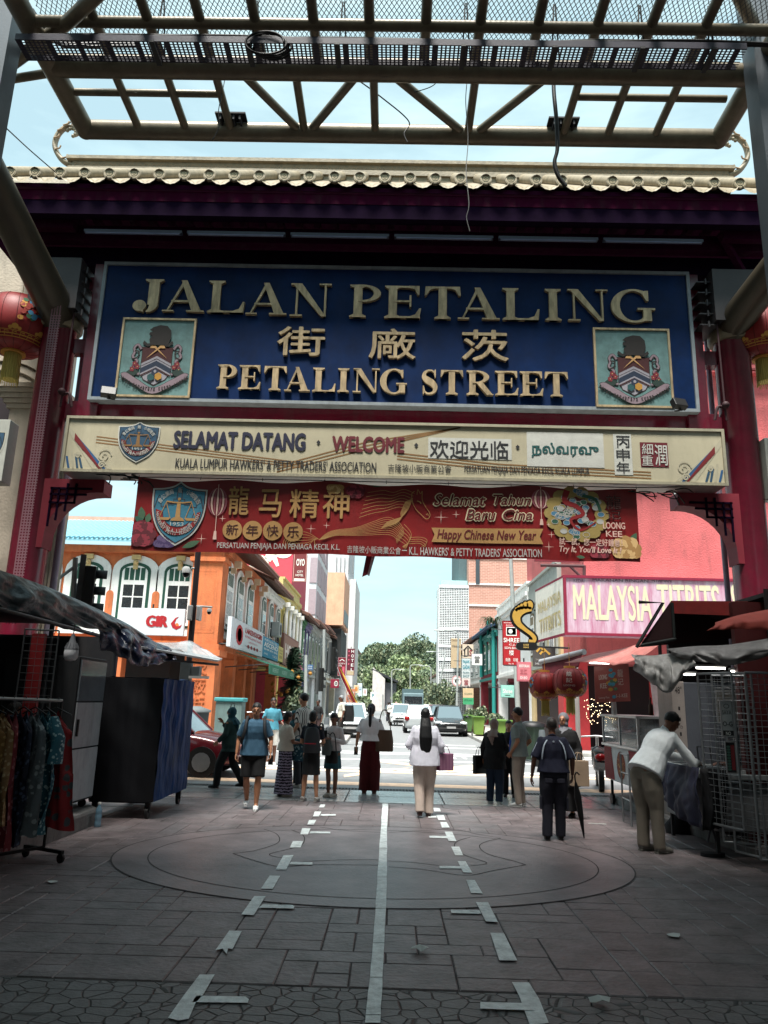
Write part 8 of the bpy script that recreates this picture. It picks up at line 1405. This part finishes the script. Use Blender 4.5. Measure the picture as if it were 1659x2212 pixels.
        idx = [i for i, k in enumerate(keep) if k]; g.f = [g.f[i] for i in idx]; g.m = [g.m[i] for i in idx]; g.s = [g.s[i] for i in idx]; fin(g, 'headscarf', C(hijab, rough=.75, bump=.2))
    for s in 'LR':
        a = J['an'+s]; g = MB(); g.tube([a+Vector((0, -.055, -.045)), a+Vector((0, -.02, -.035)), a+Vector((0, .06, -.045)), a+Vector((0, .13, -.058)), a+Vector((0, .175, -.066))], [.036, .046, .044, .040, .022], 12, flat=.85); g.tube([a+Vector((0, -.06, -.077)), a+Vector((0, .06, -.077)), a+Vector((0, .178, -.080))], [.036, .044, .026], 12, flat=.28); fin(g, 'shoe', C(shoe, rough=.6))
    return t
def at(u, v, vt): p = G(u, v); return (p.x, p.y, 0), P(u, vt, p.y).z
def along(p, rz, S, q): c, s = math.cos(rz), math.sin(rz); return Vector((p[0]+(q[0]*c-q[1]*s)*S, p[1]+(q[0]*s+q[1]*c)*S, q[2]*S))
def cloth_stripe(name, c1, c2, sc_, axis=0, th_=.5, noisy=0):
    m = M(name, c1, .85, bump=.2); n = m.node_tree; b = n.nodes['Principled BSDF']; t = n.nodes.new('ShaderNodeTexCoord'); w = n.nodes.new('ShaderNodeTexWave'); w.bands_direction = 'XYZ'[axis]; w.inputs['Scale'].default_value = sc_; w.inputs['Distortion'].default_value = noisy; w.inputs['Detail Scale'].default_value = 4
    r = n.nodes.new('ShaderNodeMath'); r.operation = 'GREATER_THAN'; r.inputs[1].default_value = th_; x = n.nodes.new('ShaderNodeMix'); x.data_type = 'RGBA'; x.inputs[6].default_value = (*c1, 1); x.inputs[7].default_value = (*c2, 1); l = n.links.new; l(t.outputs['Object'], w.inputs[0]); l(w.outputs['Fac'], r.inputs[0]); l(r.outputs[0], x.inputs[0]); l(x.outputs[2], b.inputs['Base Color']); return m
def bag(name, label, pos, rz, mb_fn, m, cat='bag'):
    t = th(name, label, cat, pos, rz, 'things people carry'); mb_fn(t, m); return t
def soft_bag(w, d, h_, strap=.3, flare=.8):
    def f(t, m):
        g = MB(); g.loft([(0, 0, 0, w*.46, d*.42), (0, 0, .02, w*.5, d*.5), (0, 0, h_*.5, w*.5, d*.5), (0, 0, h_, w*.5*flare, d*.35)], 12); g.build('bag_body', m, t)
        g = MB(); g.tube(spline([(-w*.35, 0, h_*.95), (-w*.2, 0, h_+strap*.8), (0, 0, h_+strap), (w*.2, 0, h_+strap*.8), (w*.35, 0, h_*.95)], 5), .009, 6); g.build('strap', m, t)
    return f
def box_bag(w, d, h_, strap=.12):
    def f(t, m):
        g = MB(); g.box((-w/2, -d/2, 0), (w/2, d/2, h_)); g.build('bag_body', m, t, bevel=.008)
        for s in (-1, 1): g = MB(); g.tube(spline([(-w*.25, s*d*.45, h_), (-w*.12, s*d*.3, h_+strap), (w*.12, s*d*.3, h_+strap), (w*.25, s*d*.45, h_)], 5), .006, 6); g.build('handle', m, t)
    return f
def phone(label, p, rz=0): t = th('mobile_phone', label, 'phone', p, rz, 'mobile phones in hands'); g = MB(); g.box((-.037, -.005, -.07), (.037, .005, .07)); g.build('case', BLACK, t, bevel=.004)
def backpack(label, p, rz, S, col): 
    t = th('backpack', label, 'backpack', p, rz, 'things people carry'); g = MB(); g.loft([(0, 0, -.2, .12, .06), (0, 0, -.17, .14, .08), (0, 0, .05, .135, .08), (0, 0, .17, .11, .06), (0, 0, .2, .07, .04)], 16); g.build('pack', C(col, rough=.6), t); g = MB(); g.box((-.1, -.088, -.06), (.1, -.078, -.045)); g.build('zip', C('8a2030'), t)
    for s in (-1, 1): g = MB(); g.tube(spline([(s*.09, .05, .15), (s*.11, .1, .26), (s*.12, .19, .24), (s*.12, .24, .1), (s*.13, .22, -.08)], 4), .016, 6, flat=.5); g.build('strap', C(col, rough=.6), t)
# a: left, teal headscarf
p, h = at(490, 1704, 1527); rz = R(75); person('woman in teal headscarf and black wide trousers walking left behind the blue shirted man', p, rz, h, 'tan', dict(elR=(.22, .10, 1.12), wrR=(.10, .26, 1.38), elL=(-.22, .02, 1.14), wrL=(-.2, .2, .98), knL=(-.09, .18, .5), anL=(-.09, .22, .1), knR=(.09, -.08, .5), anR=(.1, -.33, .14)), top='16302e', sleeve=.95, hem=.78, bottom='0e0e10', bwide=1.35, hijab='0f4450', shoe='101010', loose=.015)
bag('handbag', 'grey handbag with chain carried by the woman in the teal headscarf', along(p, rz, 1, (.24, .12, .92)), rz+1.2, soft_bag(.28, .12, .2, .4), C('6c7374'))
# b: man in blue shirt
p, h = at(541, 1749, 1518); rz = R(186); S = h/1.72; person('man in blue short sleeved shirt and black shorts walking towards the camera', p, rz, h, 'tan', dict(elL=(-.27, -.03, 1.13), wrL=(-.28, .08, .90), elR=(.27, -.04, 1.13), wrR=(.29, .03, .88), knL=(-.10, .10, .5), anL=(-.09, .08, .09), knR=(.10, .02, .49), anR=(.09, -.22, .13)), fat=1.27, top='2f5066', sleeve=.42, hem=.86, bottom='0c0c0e', blen=.47, bwide=.98, hair='short', shoe='e0e2e0', curl=.7)
phone('black phone in the hand of the man in the blue shirt', along(p, rz, S, (-.29, .12, .80)), rz)
for s in (-1, 1): pass
t = th('backpack', 'black backpack worn by the man in the blue shirt, straps over both shoulders', 'backpack', along(p, rz, S, (0, 0, 1.2)), rz, 'things people carry'); g = MB(); g.loft([(0, -.2, -.2, .14, .06), (0, -.21, 0, .15, .08), (0, -.2, .2, .1, .05)], 14); g.build('pack', C('101216'), t)
for s in (-1, 1): g = MB(); g.tube(spline([(s*.12, -.14, .2), (s*.13, -.02, .265), (s*.135, .10, .2), (s*.15, .155, .05), (s*.19, .12, -.10), (s*.19, -.05, -.15)], 5), .024, 8, flat=.35); g.build('strap', C('101216'), t)
# c, e, i background
person('man in teal t-shirt and white shorts standing behind the group', (P(586, 1600, 20).x, 20, 0), R(200), P(582, 1507, 20).z, 'dark', dict(wrR=(.12, .25, 1.15), elR=(.25, .02, 1.15), wrL=(-.3, .1, 1.0)), top='3f7f92', bottom='b9bab6', blen=.5, bwide=1.2, hair='short')
p = (P(628, 1700, 15.2).x, 15.2, 0); person('person in dark teal headscarf half hidden behind the patterned skirt', p, R(200), P(625, 1534, 15.2).z, 'brown', {}, top='1c3c48', sleeve=1, hem=.6, bottom='15181c', hijab='14505c', loose=.02)
person('man in black shirt standing by the signal pole', (P(684, 1600, 31).x, 31, .1), R(150), P(682, 1511, 31).z-.1, 'dark', dict(wrR=(.1, .22, 1.1)), top='121316', sleeve=.6, bottom='3a2a2a', hair='short')
p = (P(735, 1600, 30).x, 30, .12); person('man in white t-shirt and grey cap standing on the far left kerb', p, R(110), P(733, 1502, 30).z-.12, 'dark', {}, top='b9b5a8', bottom='2a2624', blen=.6, bwide=1.2, hair='short', hcol='7a7d80'); bag('shoulder_bag', 'big black shoulder bag of the man in the grey cap', (p[0]+.3, 29.9, .85), 0, soft_bag(.4, .22, .6, .25), BLACK)
# d: patterned skirt
p, h = at(611, 1721, 1537); rz = R(-55); S = h/1.72; SKP = cloth_stripe('patterned_skirt_cloth', (.012, .01, .02), (.30, .26, .36), 5.5, 2, .45, 3.5)
person('woman in cream blouse and long black and white patterned skirt', p, rz, h, 'brown', dict(elR=(.23, .05, 1.10), wrR=(.12, .27, 1.08), elL=(-.22, .06, 1.10), wrL=(-.10, .28, 1.06)), fat=1.04, head=(-22, 0, 0), top='d2cabb', sleeve=.4, hem=.92, skirt=('333', .06, .215, 1.02), mbot=SKP, hair='short_f', shoe='a39c92', loose=.006)
bag('carrier_bag', 'teal patterned carrier bag held by the woman in the patterned skirt', along(p, rz, S, (.02, .34, .72)), .3, soft_bag(.34, .24, .36, .05, .5), floral('teal_bag', srgb('1a4a5a'), srgb('7fa0a8'), 20)); bag('carrier_bag', 'smaller dark blue bag beside the teal carrier bag', along(p, rz, S, (-.1, .42, .68)), .3, soft_bag(.2, .2, .3, .1, .5), C('1c2c44'))
# f: striped shirt
p, h = at(648, 1701, 1497); rz = R(62); person('tall young man in black and white striped shirt looking left', p, rz, h, 'light', dict(wrR=(.22, .16, .95), wrL=(-.2, .16, .9)), top='c9c4ba', mtop=cloth_stripe('striped_shirt_cloth', (.62, .60, .56), (.03, .03, .035), 9, 0, .72), sleeve=.42, hem=.84, bottom='26282e', hair='short', hcol='0e0c0c', loose=.015)
# g: dress, from behind
p, h = at(668, 1731, 1535); rz = R(-12); S = h/1.72; person('woman in short black off shoulder dress seen from behind', p, rz, h, 'light', dict(elL=(-.23, .05, 1.12), wrL=(-.16, .25, 1.02), elR=(.22, .08, 1.12), wrR=(.12, .27, 1.08), anL=(-.13, -.02, .09), knL=(-.11, .02, .5), anR=(.14, 0, .09), knR=(.11, .02, .5)), fat=1.0, top='131a26', sleeve=.38, hem=.95, skirt=('0e0f12', .50, .185, 1.0), hair='bun', hcol='0c0b0b', shoe='a8a5a0'); backpack('grey black backpack with red zip on the woman in the black dress', along(p, rz, S, (.05, -.17, 1.16)), rz, S, '20252a')
# h: phone woman
p, h = at(716, 1722, 1540); rz = R(150); S = h/1.72; person('woman in white long sleeved top and teal skirt looking at her phone', p, rz, h, 'brown', dict(elL=(-.25, .0, 1.12), wrL=(-.06, .25, 1.20), elR=(.25, .0, 1.12), wrR=(.08, .24, 1.16), anL=(-.07, 0, .09)), head=(-25, 0, 0), top='d0c8c8', sleeve=.95, hem=.94, skirt=('24505a', .58, .20, 1.0), hair='bun', hcol='100d0d', shoe='b3a89e')
phone('black phone held up by the woman in the teal skirt', along(p, rz, S, (0, .33, 1.28)), rz); bag('pouch_bag', 'grey cloth pouch hanging from the arms of the woman in the teal skirt', along(p, rz, S, (0, .24, .86)), rz, soft_bag(.2, .14, .26, .1, .5), C('56605f')); bag('belt_bag', 'black shoulder bag at the hip of the woman in the teal skirt', along(p, rz, S, (-.1, .2, .70)), rz, soft_bag(.26, .12, .2, .3), BLACK)
# k: red trousers
p, h = at(797, 1714, 1520); rz = R(-6); S = h/1.72; person('woman with ponytail in loose white top and wide dark red trousers', p, rz, h, 'light', dict(elL=(-.25, -.02, 1.12), wrL=(-.29, .05, .89), elR=(.24, -.02, 1.14), wrR=(.16, .12, 1.0)), top='e0dde0', sleeve=.42, hem=1.0, bottom='4e070c', bwide=1.75, hair='tail', hcol='0d0b0c', shoe='6a4a40', tail=1.12, loose=.02)
bag('tote_bag', 'brown woven tote bag on the shoulder of the woman in red trousers', along(p, rz, S, (.28, -.02, .80)), rz+.3, soft_bag(.34, .16, .38, .36), C('5c4636')); phone('phone in the lowered hand of the woman in red trousers', along(p, rz, S, (-.30, .09, .79)), rz)
# l: long hair
p, h = at(916, 1764, 1530); rz = R(3); S = h/1.72; person('woman with very long black hair in white tunic and cream trousers walking away', p, rz, h, 'light', dict(elL=(-.27, .0, 1.12), wrL=(-.22, .22, 1.08), elR=(.27, -.02, 1.12), wrR=(.27, .12, .95), knL=(-.085, .0, .5), anL=(-.08, -.12, .12), knR=(.09, .06, .5), anR=(.075, .02, .09)), fat=1.12, top='d6d5e0', sleeve=.92, hem=.80, bottom='c0aea2', bwide=1.3, hair='long', hcol='08080a', shoe='3a2622', tail=.98, loose=.02)
bag('gift_bag', 'pink and purple striped paper bag in the right hand of the long haired woman', along(p, rz, S, (.33, .12, .72)), rz+.5, box_bag(.26, .16, .24, .1), cloth_stripe('bag_stripes', srgb('6b3a56'), srgb('9c7088'), 12, 0, .5))
# m: beige headscarf
p, h = at(1069, 1737, 1552); rz = R(-25); S = h/1.72; person('woman in beige headscarf black jacket and navy trousers seen from behind', p, rz, h, 'tan', dict(elR=(.24, .05, 1.12), wrR=(.14, .26, 1.1), wrL=(-.26, .02, .9)), fat=1.08, top='0c0d11', sleeve=1, hem=.70, bottom='142438', bwide=1.35, hijab='8a7870', shoe='b9bcba', loose=.02); bag('document_bag', 'black flat bag in the left hand of the beige headscarf woman', along(p, rz, S, (-.33, .02, .58)), rz+1.2, box_bag(.3, .07, .3), BLACK)
# n, o
p = (P(1101, 1700, 14.6).x, 14.6, 0); person('woman in glasses black top and bright blue wrap facing the grey shirted man', p, R(165), P(1100, 1556, 14.6).z, 'light', dict(elR=(.2, .1, 1.1), wrR=(.05, .27, 1.15)), top='121216', sleeve=.95, hem=.9, bottom='0c0c10', bwide=1.2, hair='long', hcol='15100f', shoe='0c0c0c'); bag('blue_wrap', 'bright blue bag held between the black dressed woman and the grey shirted man', (p[0]+.05, 14.3, .72), .2, soft_bag(.2, .14, .42, .1, .7), C('12398c'))
p, h = at(1123, 1743, 1528); rz = R(62); S = h/1.72; person('man in pale grey t-shirt and beige cargo trousers with hand in pocket', p, rz, h, 'tan', dict(elL=(-.24, -.06, 1.13), wrL=(-.20, .08, .93), elR=(.26, -.12, 1.12), wrR=(.2, .04, .95)), top='7c8480', sleeve=.42, hem=.86, bottom='8f8378', bwide=1.05, hair='short', hcol='0c0a0a', shoe='b9bab8', loose=.008, curl=.9)
bag('carrier_bag', 'pale paper carrier bag behind the grey shirted man', (p[0]+.42, p[1]+.2, .62), .5, box_bag(.24, .12, .3), C('8d8a88'))
# p: old man in navy
p, h = at(1199, 1815, 1550); rz = R(-4); S = h/1.72; NV = C('0d1026', rough=.8); person('old man in navy polo shirt with white stripes and dark cargo trousers seen from behind', p, rz, h, 'dark', dict(elL=(-.28, -.04, 1.12), wrL=(-.31, .04, .86), elR=(.28, -.03, 1.12), wrR=(.29, .08, .90), anL=(-.11, -.03, .09), anR=(.09, .05, .09)), fat=1.18, bend=4, top='0d1026', sleeve=.47, hem=.93, bottom='181824', bwide=1.25, hair='short', hcol='2c2522', shoe='0c0c0e', loose=.008)
t = th('shirt_trim', 'white raglan stripes and collar mark on the navy polo shirt', 'trim', p, rz); g = MB()
for s in (-1, 1):
    g.tube(spline([(s*.085, -.070, 1.40), (s*.135, -.115, 1.33), (s*.165, -.135, 1.22), (s*.175, -.125, 1.12)], 5), [.004]+[.014]*14+[.003], 6, flat=.5); g.tube([(s*.225, -.01, 1.36), (s*.29, -.05, 1.24), (s*.325, -.075, 1.14)], .006, 5)
g.ball((0, -.125, 1.375), (.015, .006, .014)); o = g.build('stripe_mesh', C('9aa4b0')); o.scale = (S, S, S); o.parent = [c for c in bpy.data.objects if c.get('label', '').startswith('old man in navy')][0]; o.name = 'shirt_stripes'; bpy.data.objects.remove(t)
g = MB()
for s in (-1, 1):
    for q in (((s*.09-.055, -.165, .80), (s*.09+.055, -.15, .86)), ((s*.19-.016, -.05, .42), (s*.19+.016, .06, .60))): g = MB(); g.box(*q); o = g.build('trouser_pocket', C('20202c', rough=.85), [c for c in bpy.data.objects if c.get('label', '').startswith('old man in navy')][0], bevel=.008); o.scale = (S, S, S)
t = th('umbrella', 'folded black umbrella hanging point down from the old man\'s right hand', 'umbrella', along(p, rz, S, (.33, .08, .84)), rz, 'things people carry'); g = MB(); a, e = Vector((0, 0, 0)), Vector(G(1262, 1811))-t.location; e = Matrix.Rotation(-rz, 3, 'Z') @ e; g.tube([a.lerp(e, k) for k in (.05, .15, .3, .6, .93, 1)], [.012, .03, .045, .035, .012, .006], 10); g.build('canopy', C('0b0b0d', rough=.6), t); g = MB(); g.tube(spline([a.lerp(e, .06), a-e*.06, a-e*.12+Vector((.03, 0, 0)), a-e*.08+Vector((.06, 0, 0))], 4), .01, 6); g.build('handle', BLACK, t)
# q: grey headscarf
p = (P(1222, 1700, 12.2).x, 12.2, 0); rz = R(152); person('woman in patterned grey headscarf and long black dress behind the old man', p, rz, P(1217, 1539, 12.2).z, 'light', dict(wrL=(-.27, .1, .9)), top='0c0c0f', sleeve=1, hem=.5, skirt=('0c0c0f', .12, .24, 1.0), hijab='74747a', shoe='0c0c0c', loose=.03)
p = P(1252, 1698, 11.9); bag('paper_bag', 'brown paper carrier bag in the hand of the woman in the grey headscarf', (p.x, 11.9, p.z), .2, box_bag(.26, .13, .36, .1), C('8d7a66'))
# r: bending man
p, h = at(1407, 1841, 1552); p = (p[0], p[1], 0); rz = R(-68); S = 1.0; person('man in white shirt and khaki trousers bending over the counter', p, rz, 1.72, 'brown', dict(elL=(-.26, .52, 1.06), wrL=(-.12, .72, 1.02), elR=(.24, .48, 1.0), wrR=(.06, .70, .99), hiL=(-.085, -.03, .9), hiR=(.085, -.03, .9), anL=(-.1, -.02, .09), knL=(-.1, -.01, .5), anR=(.10, .04, .09)), bend=36, head=(-8, 0, 0), fat=1.1, top='dde2e4', sleeve=.92, hem=.86, bottom='7d7468', bwide=1.2, hair='short', hcol='0b0a0a', shoe='6f6c66', loose=.012)
t = th('spectacles', 'thin rimmed spectacles on the bending man', 'glasses', along(p, rz, 1, (0, .53, 1.40)), rz, 'things people carry'); g = MB()
for s in (-1, 1): g.tube([(s*.032+.022*math.cos(a*.7), 0, .018*math.sin(a*.7)) for a in range(10)], .002, 4); g.tube([(s*.055, 0, .005), (s*.075, -.1, .03)], .002, 4)
g.build('rim', BLACK, t)
person('seller with bare forearms sitting inside the right stall', (4.42, 9.75, 0), R(80), 1.45, 'dark', dict(elL=(-.24, .2, 1.12), wrL=(-.12, .45, 1.10), elR=(.24, .2, 1.14), wrR=(.02, .46, 1.16)), top='16181c', sleeve=.4, bottom='101014', hair='short', grp='people at the gate')
person('person in dark blue jeans squatting behind the clothes rack', (-4.15, 8.6, .2), R(-60), 1.3, 'brown', dict(knL=(-.1, .35, .72), knR=(.1, .35, .72), anL=(-.1, .2, .2), anR=(.1, .2, .2)), top='101418', bottom='16304a', hair='short')
for i, (u, Y, c1, c2, lab, hj) in enumerate(((842, 60, 'c8c4bc', '1c1c20', 'far walker in white shirt and dark trousers in the road', None), (855, 58, 'b08a90', 'b08a90', 'far walker in pale pink in the road', 'a8868c'), (838, 66, '5c6a70', '2c3038', 'far walker in grey beyond the white shirted one', None), (862, 63, 'c09a4a', '5a4a3a', 'far walker in ochre near the white car', None))):
    q = (P(u, 1560, Y).x, Y, 0); person(lab, q, R(180 if i % 2 else 20), 1.65, 'brown', {}, top=c1, bottom=c2, sleeve=.8, hair=None if hj else 'short', hijab=hj, vox=.02, grp='far walkers in the street')
# ================================================================ vehicles
def carpaint(c, nm): return M('car_paint_'+nm, c, .25, .15, var=.04, bump=0, spec=.6, coat=.6)
def car(label, loc, rz, paint, L_=4.1, W=1.7, Hc=1.5, hood=.92, grp='cars parked and driving in the street', plate=True, name='car'):
    t = th(name, label, 'car', loc, rz, grp); y0, y1 = -L_/2, L_/2; w = W/2; wr = .31
    st = [(y0, .32, .60, .74), (y0+.08, .24, .70, .88), (y0+.5, .2, .80, .97), (y0+1.1, .2, hood, 1), (0, .2, hood+.03, 1), (y1-.6, .2, hood+.06, .99), (y1-.1, .25, hood+.0, .93), (y1, .34, .8, .8)]
    def ring(y, zb, zt, k): ww = w*k; m_ = (zb+zt)/2; return [(-ww*.9, y, zb), (-ww, y, zb+.08), (-ww*1.0, y, m_), (-ww*.95, y, zt-.10), (-ww*.84, y, zt-.01), (-ww*.4, y, zt+.02), (ww*.4, y, zt+.02), (ww*.84, y, zt-.01), (ww*.95, y, zt-.10), (ww, y, m_), (ww, y, zb+.08), (ww*.9, y, zb)]
    g = MB(); vs = []; n = 12
    for s_ in st: vs += ring(*s_)
    fs = [(i*n+j, (i+1)*n+j, (i+1)*n+(j+1) % n, i*n+(j+1) % n) for i in range(len(st)-1) for j in range(n)]; g.add(vs, fs+[tuple(range(n)), tuple(range(len(vs)-1, len(vs)-n-1, -1))], 0, True); b = g.build('body', paint, t); q = b.modifiers.new('s', 'SUBSURF'); q.levels = 1; q.render_levels = 2
    ya, yb, yc, yd = y0+1.0, y0+1.65, y1-.55, y1-.12; zr = Hc; zb = hood-.04; c4 = lambda y, ww, z: [(-ww, y, z), (ww, y, z)]
    g = MB(); A = c4(ya, w*.82, zb)+c4(yb, w*.66, zr-.03)+c4(yc, w*.64, zr-.06)+c4(yd, w*.80, zb+.02); g.add(A, [(0, 1, 3, 2), (4, 5, 7, 6), (0, 2, 4, 6), (1, 7, 5, 3)], 0); g.build('windows', M('car_glass', (.10, .14, .16), .05, bump=0, var=0, spec=1), t)
    g = MB(); g.add([(x, y, z+.0) for x, y, z in A[2:6]]+[(x*.9, y+(.08 if y < 0 else -.08), z+.06) for x, y, z in A[2:6]], [(0, 1, 5, 4), (1, 3, 7, 5), (3, 2, 6, 7), (2, 0, 4, 6), (4, 5, 7, 6)], 0)
    for s in (0, 1): g.beam(A[s], A[2+s], .07, .06); g.beam(A[6+s], A[4+s], .1, .07); m1 = Vector(A[2+s]).lerp(Vector(A[4+s]), .5); m2 = Vector(A[s]).lerp(Vector(A[6+s]), .52); g.beam(m1, m2, .03, .09)
    g.build('roof', paint, t, bevel=.02)
    for sx in (-1, 1):
        for y in (y0+.75, y1-.72): g = MB(); g.tube([(sx*(w-.2), y, wr), (sx*(w+.01), y, wr)], wr, 20); o = g.build('wheel', C('0c0c0d'), t); g = MB(); g.tube([(sx*(w+.005), y, wr), (sx*(w+.02), y, wr)], wr*.62, 14); g.build('rim', STEEL, o)
        g = MB(); g.ball((sx*w*.74, y0+.14, .68), (.19, .12, .075)); g.build('headlight', M('headlight_glass', (.7, .74, .76), .1, bump=0, spec=.9), t); g = MB(); g.ball((sx*w*.80, y1-.06, .78), (.14, .08, .13)); g.build('tail_light', C('8a0d10', rough=.2), t)
        g = MB(); g.ball((sx*(w+.08), y0+1.32, hood+.06), (.1, .06, .07)); g.build('mirror', paint, t)
    g = MB(); g.box((-w*.5, y0-.02, .50), (w*.5, y0+.03, .62)); g.build('grille', BLACK, t, bevel=.01); g = MB(); g.box((-w*.68, y0-.015, .26), (w*.68, y0+.06, .42)); g.build('lower_intake', BLACK, t, bevel=.02)
    if plate: g = MB(); g.box((-.23, y0-.035, .40), (.23, y0-.018, .50)); g.build('number_plate', C('9a9a9a'), t)
    return t
def cx(u, v, Y): return P(u, v, Y).x
BLK, SIL, WHT, DRK, REDP = carpaint((.012, .014, .016), 'black'), carpaint((.42, .45, .46), 'silver'), carpaint((.75, .78, .78), 'white'), carpaint((.05, .06, .07), 'graphite'), carpaint((.11, .006, .012), 'red')
car('black hatchback parked facing the camera on the right side', (3.05, 42, 0), R(0), BLK); car('graphite hatchback parked right behind the black one', (3.0, 47.5, 0), 0, DRK); car('silver car partly hidden by the long haired woman', (1.55, 45, 0), R(180), SIL, plate=False)
car('white sedan driving towards the camera in mid street', (.72, 57.5, 0), 0, WHT); car('white car parked at the head of the left row', (-1.95, 37.5, 0), R(4), carpaint((.6, .64, .64), 'pale')); 
for i, y in enumerate((43.5, 49.5, 56, 63)): car(('silver car second', 'grey car third', 'pale car fourth', 'silver car fifth')[i]+' in the left parked row', (-2.3-.12*i, y, 0), R(3), (SIL, DRK, WHT, SIL)[i])
for i, y in enumerate((53.5, 60, 68)): car(('red car third', 'silver car fourth', 'white car fifth')[i]+' in the right parked row', (3.1+.1*i, y, 0), 0, (REDP, SIL, WHT)[i])
car('grey car far behind the white sedan', (.4, 72, 0), 0, SIL)
car('dark red car with glossy bonnet half hidden by the covered cart', (-5.25, 17.3, 0), R(88), REDP, 4.3, 1.8, 1.5)
t = th('lorry', 'small grey blue lorry with yellow bumper far down the street', 'lorry', (2.0, 75, 0), 0); g = MB(); g.box((-.95, -2.6, .5), (.95, -1.0, 2.5)); g.build('cab', C('6a8086'), t, bevel=.08); g = MB(); g.box((-1.0, -.95, .7), (1.0, 3, 2.9)); g.build('load_box', C('4f6468'), t); g = MB(); g.box((-.82, -2.63, 1.5), (.82, -2.605, 2.2)); g.build('windscreen', GLASS_D, t); g = MB(); g.box((-.95, -2.75, .45), (.95, -2.6, .8)); g.build('bumper', C('b08a2c'), t)
for x in (-.8, .8):
    for y in (-1.9, 2): g = MB(); g.tube([(x-.12, y, .42), (x+.12, y, .42)], .42, 16); g.build('wheel', BLACK, t)
def scooter(label, loc, rz, col='101114'):
    t = th('motor_scooter', label, 'scooter', loc, rz, 'scooters by the kerb')
    for y in (-.62, .6): g = MB(); g.tube([(-.05, y, .28), (.05, y, .28)], .28, 18); o = g.build('wheel', BLACK, t); g = MB(); g.tube([(-.055, y, .28), (.055, y, .28)], .15, 12); g.build('rim', STEEL, o)
    g = MB(); g.tube(spline([(0, -.62, .5), (0, -.4, .62), (0, 0, .45), (0, .35, .5), (0, .5, .8)], 4), [.1]+[.13]*15+[.06], 10); g.build('body_shell', C(col, rough=.25), t); g = MB(); g.ball((0, -.28, .74), (.13, .38, .07)); g.build('seat', BLACK, t); g = MB(); g.tube([(-.33, .42, 1.0), (0, .5, 1.02), (.33, .42, 1.0)], .018, 8); g.tube([(0, .6, .3), (0, .47, 1.0)], .03, 8); g.build('handlebar', STEEL, t)
    g = MB(); g.ball((0, -.76, .66), (.11, .06, .07)); g.build('tail_light', C('a00c10', rough=.2), t); g = MB(); g.box((-.1, -.82, .42), (.1, -.8, .56)); g.build('number_plate', C('a0a0a0'), t)
scooter('black scooter with red tail light parked beside the food cart', (P(1292, 1600, 16.5).x, 16.5, 0), R(-12)); 
for i, x in enumerate((-5.4, -5.0, -4.4)): scooter(('first', 'second', 'third')[i]+' dark scooter parked before the orange shophouse, counted from the left', (x+.6, 27.5+i*.9, .15), R(200), '1c1e22')
t = th('utility_box', 'pale teal utility cabinet with sloping lid before the orange pier', 'cabinet', (P(496, 1560, 24).x, 24, 0)); g = MB(); g.box((-.4, -.3, 0), (.4, .3, 1.5)); g.build('casing', C('5f7472', dirt=.5), t, bevel=.02); g = MB(); g.box((-.45, -.35, 1.5), (.45, .35, 1.62)); g.build('lid', C('3f8a8e'), t, bevel=.03)
t = th('wheelie_bin', 'dark bin beside the orange pier behind the covered cart', 'bin', (P(421, 1580, 22).x, 22, 0)); g = MB(); g.loft([(0, 0, 0, .3, .3), (0, 0, 1.2, .36, .36)], 14); g.build('bin_body', C('3a4244'), t); g = MB(); g.lathe([(.4, 1.2), (.4, 1.26), (.1, 1.36)], n=16); g.build('lid', C('5a6264'), t)
for i, (u, v, Y, h_) in enumerate(((704, 1600, 24, 1.1), (1171, 1600, 21, 1.0))): x = cx(u, v, Y); t = th('bollard', ('grey bollard before the far left corner', 'grey bollard near the old man')[i], 'bollard', (x, Y, 0)); g = MB(); g.lathe([(.09, 0), (.09, h_-.1), (.07, h_)], n=16); g.build('post', C('50565a'), t); g = MB(); g.lathe([(.095, h_-.3), (.095, h_-.2)], n=16); g.build('band', C('8a8e90'), t)
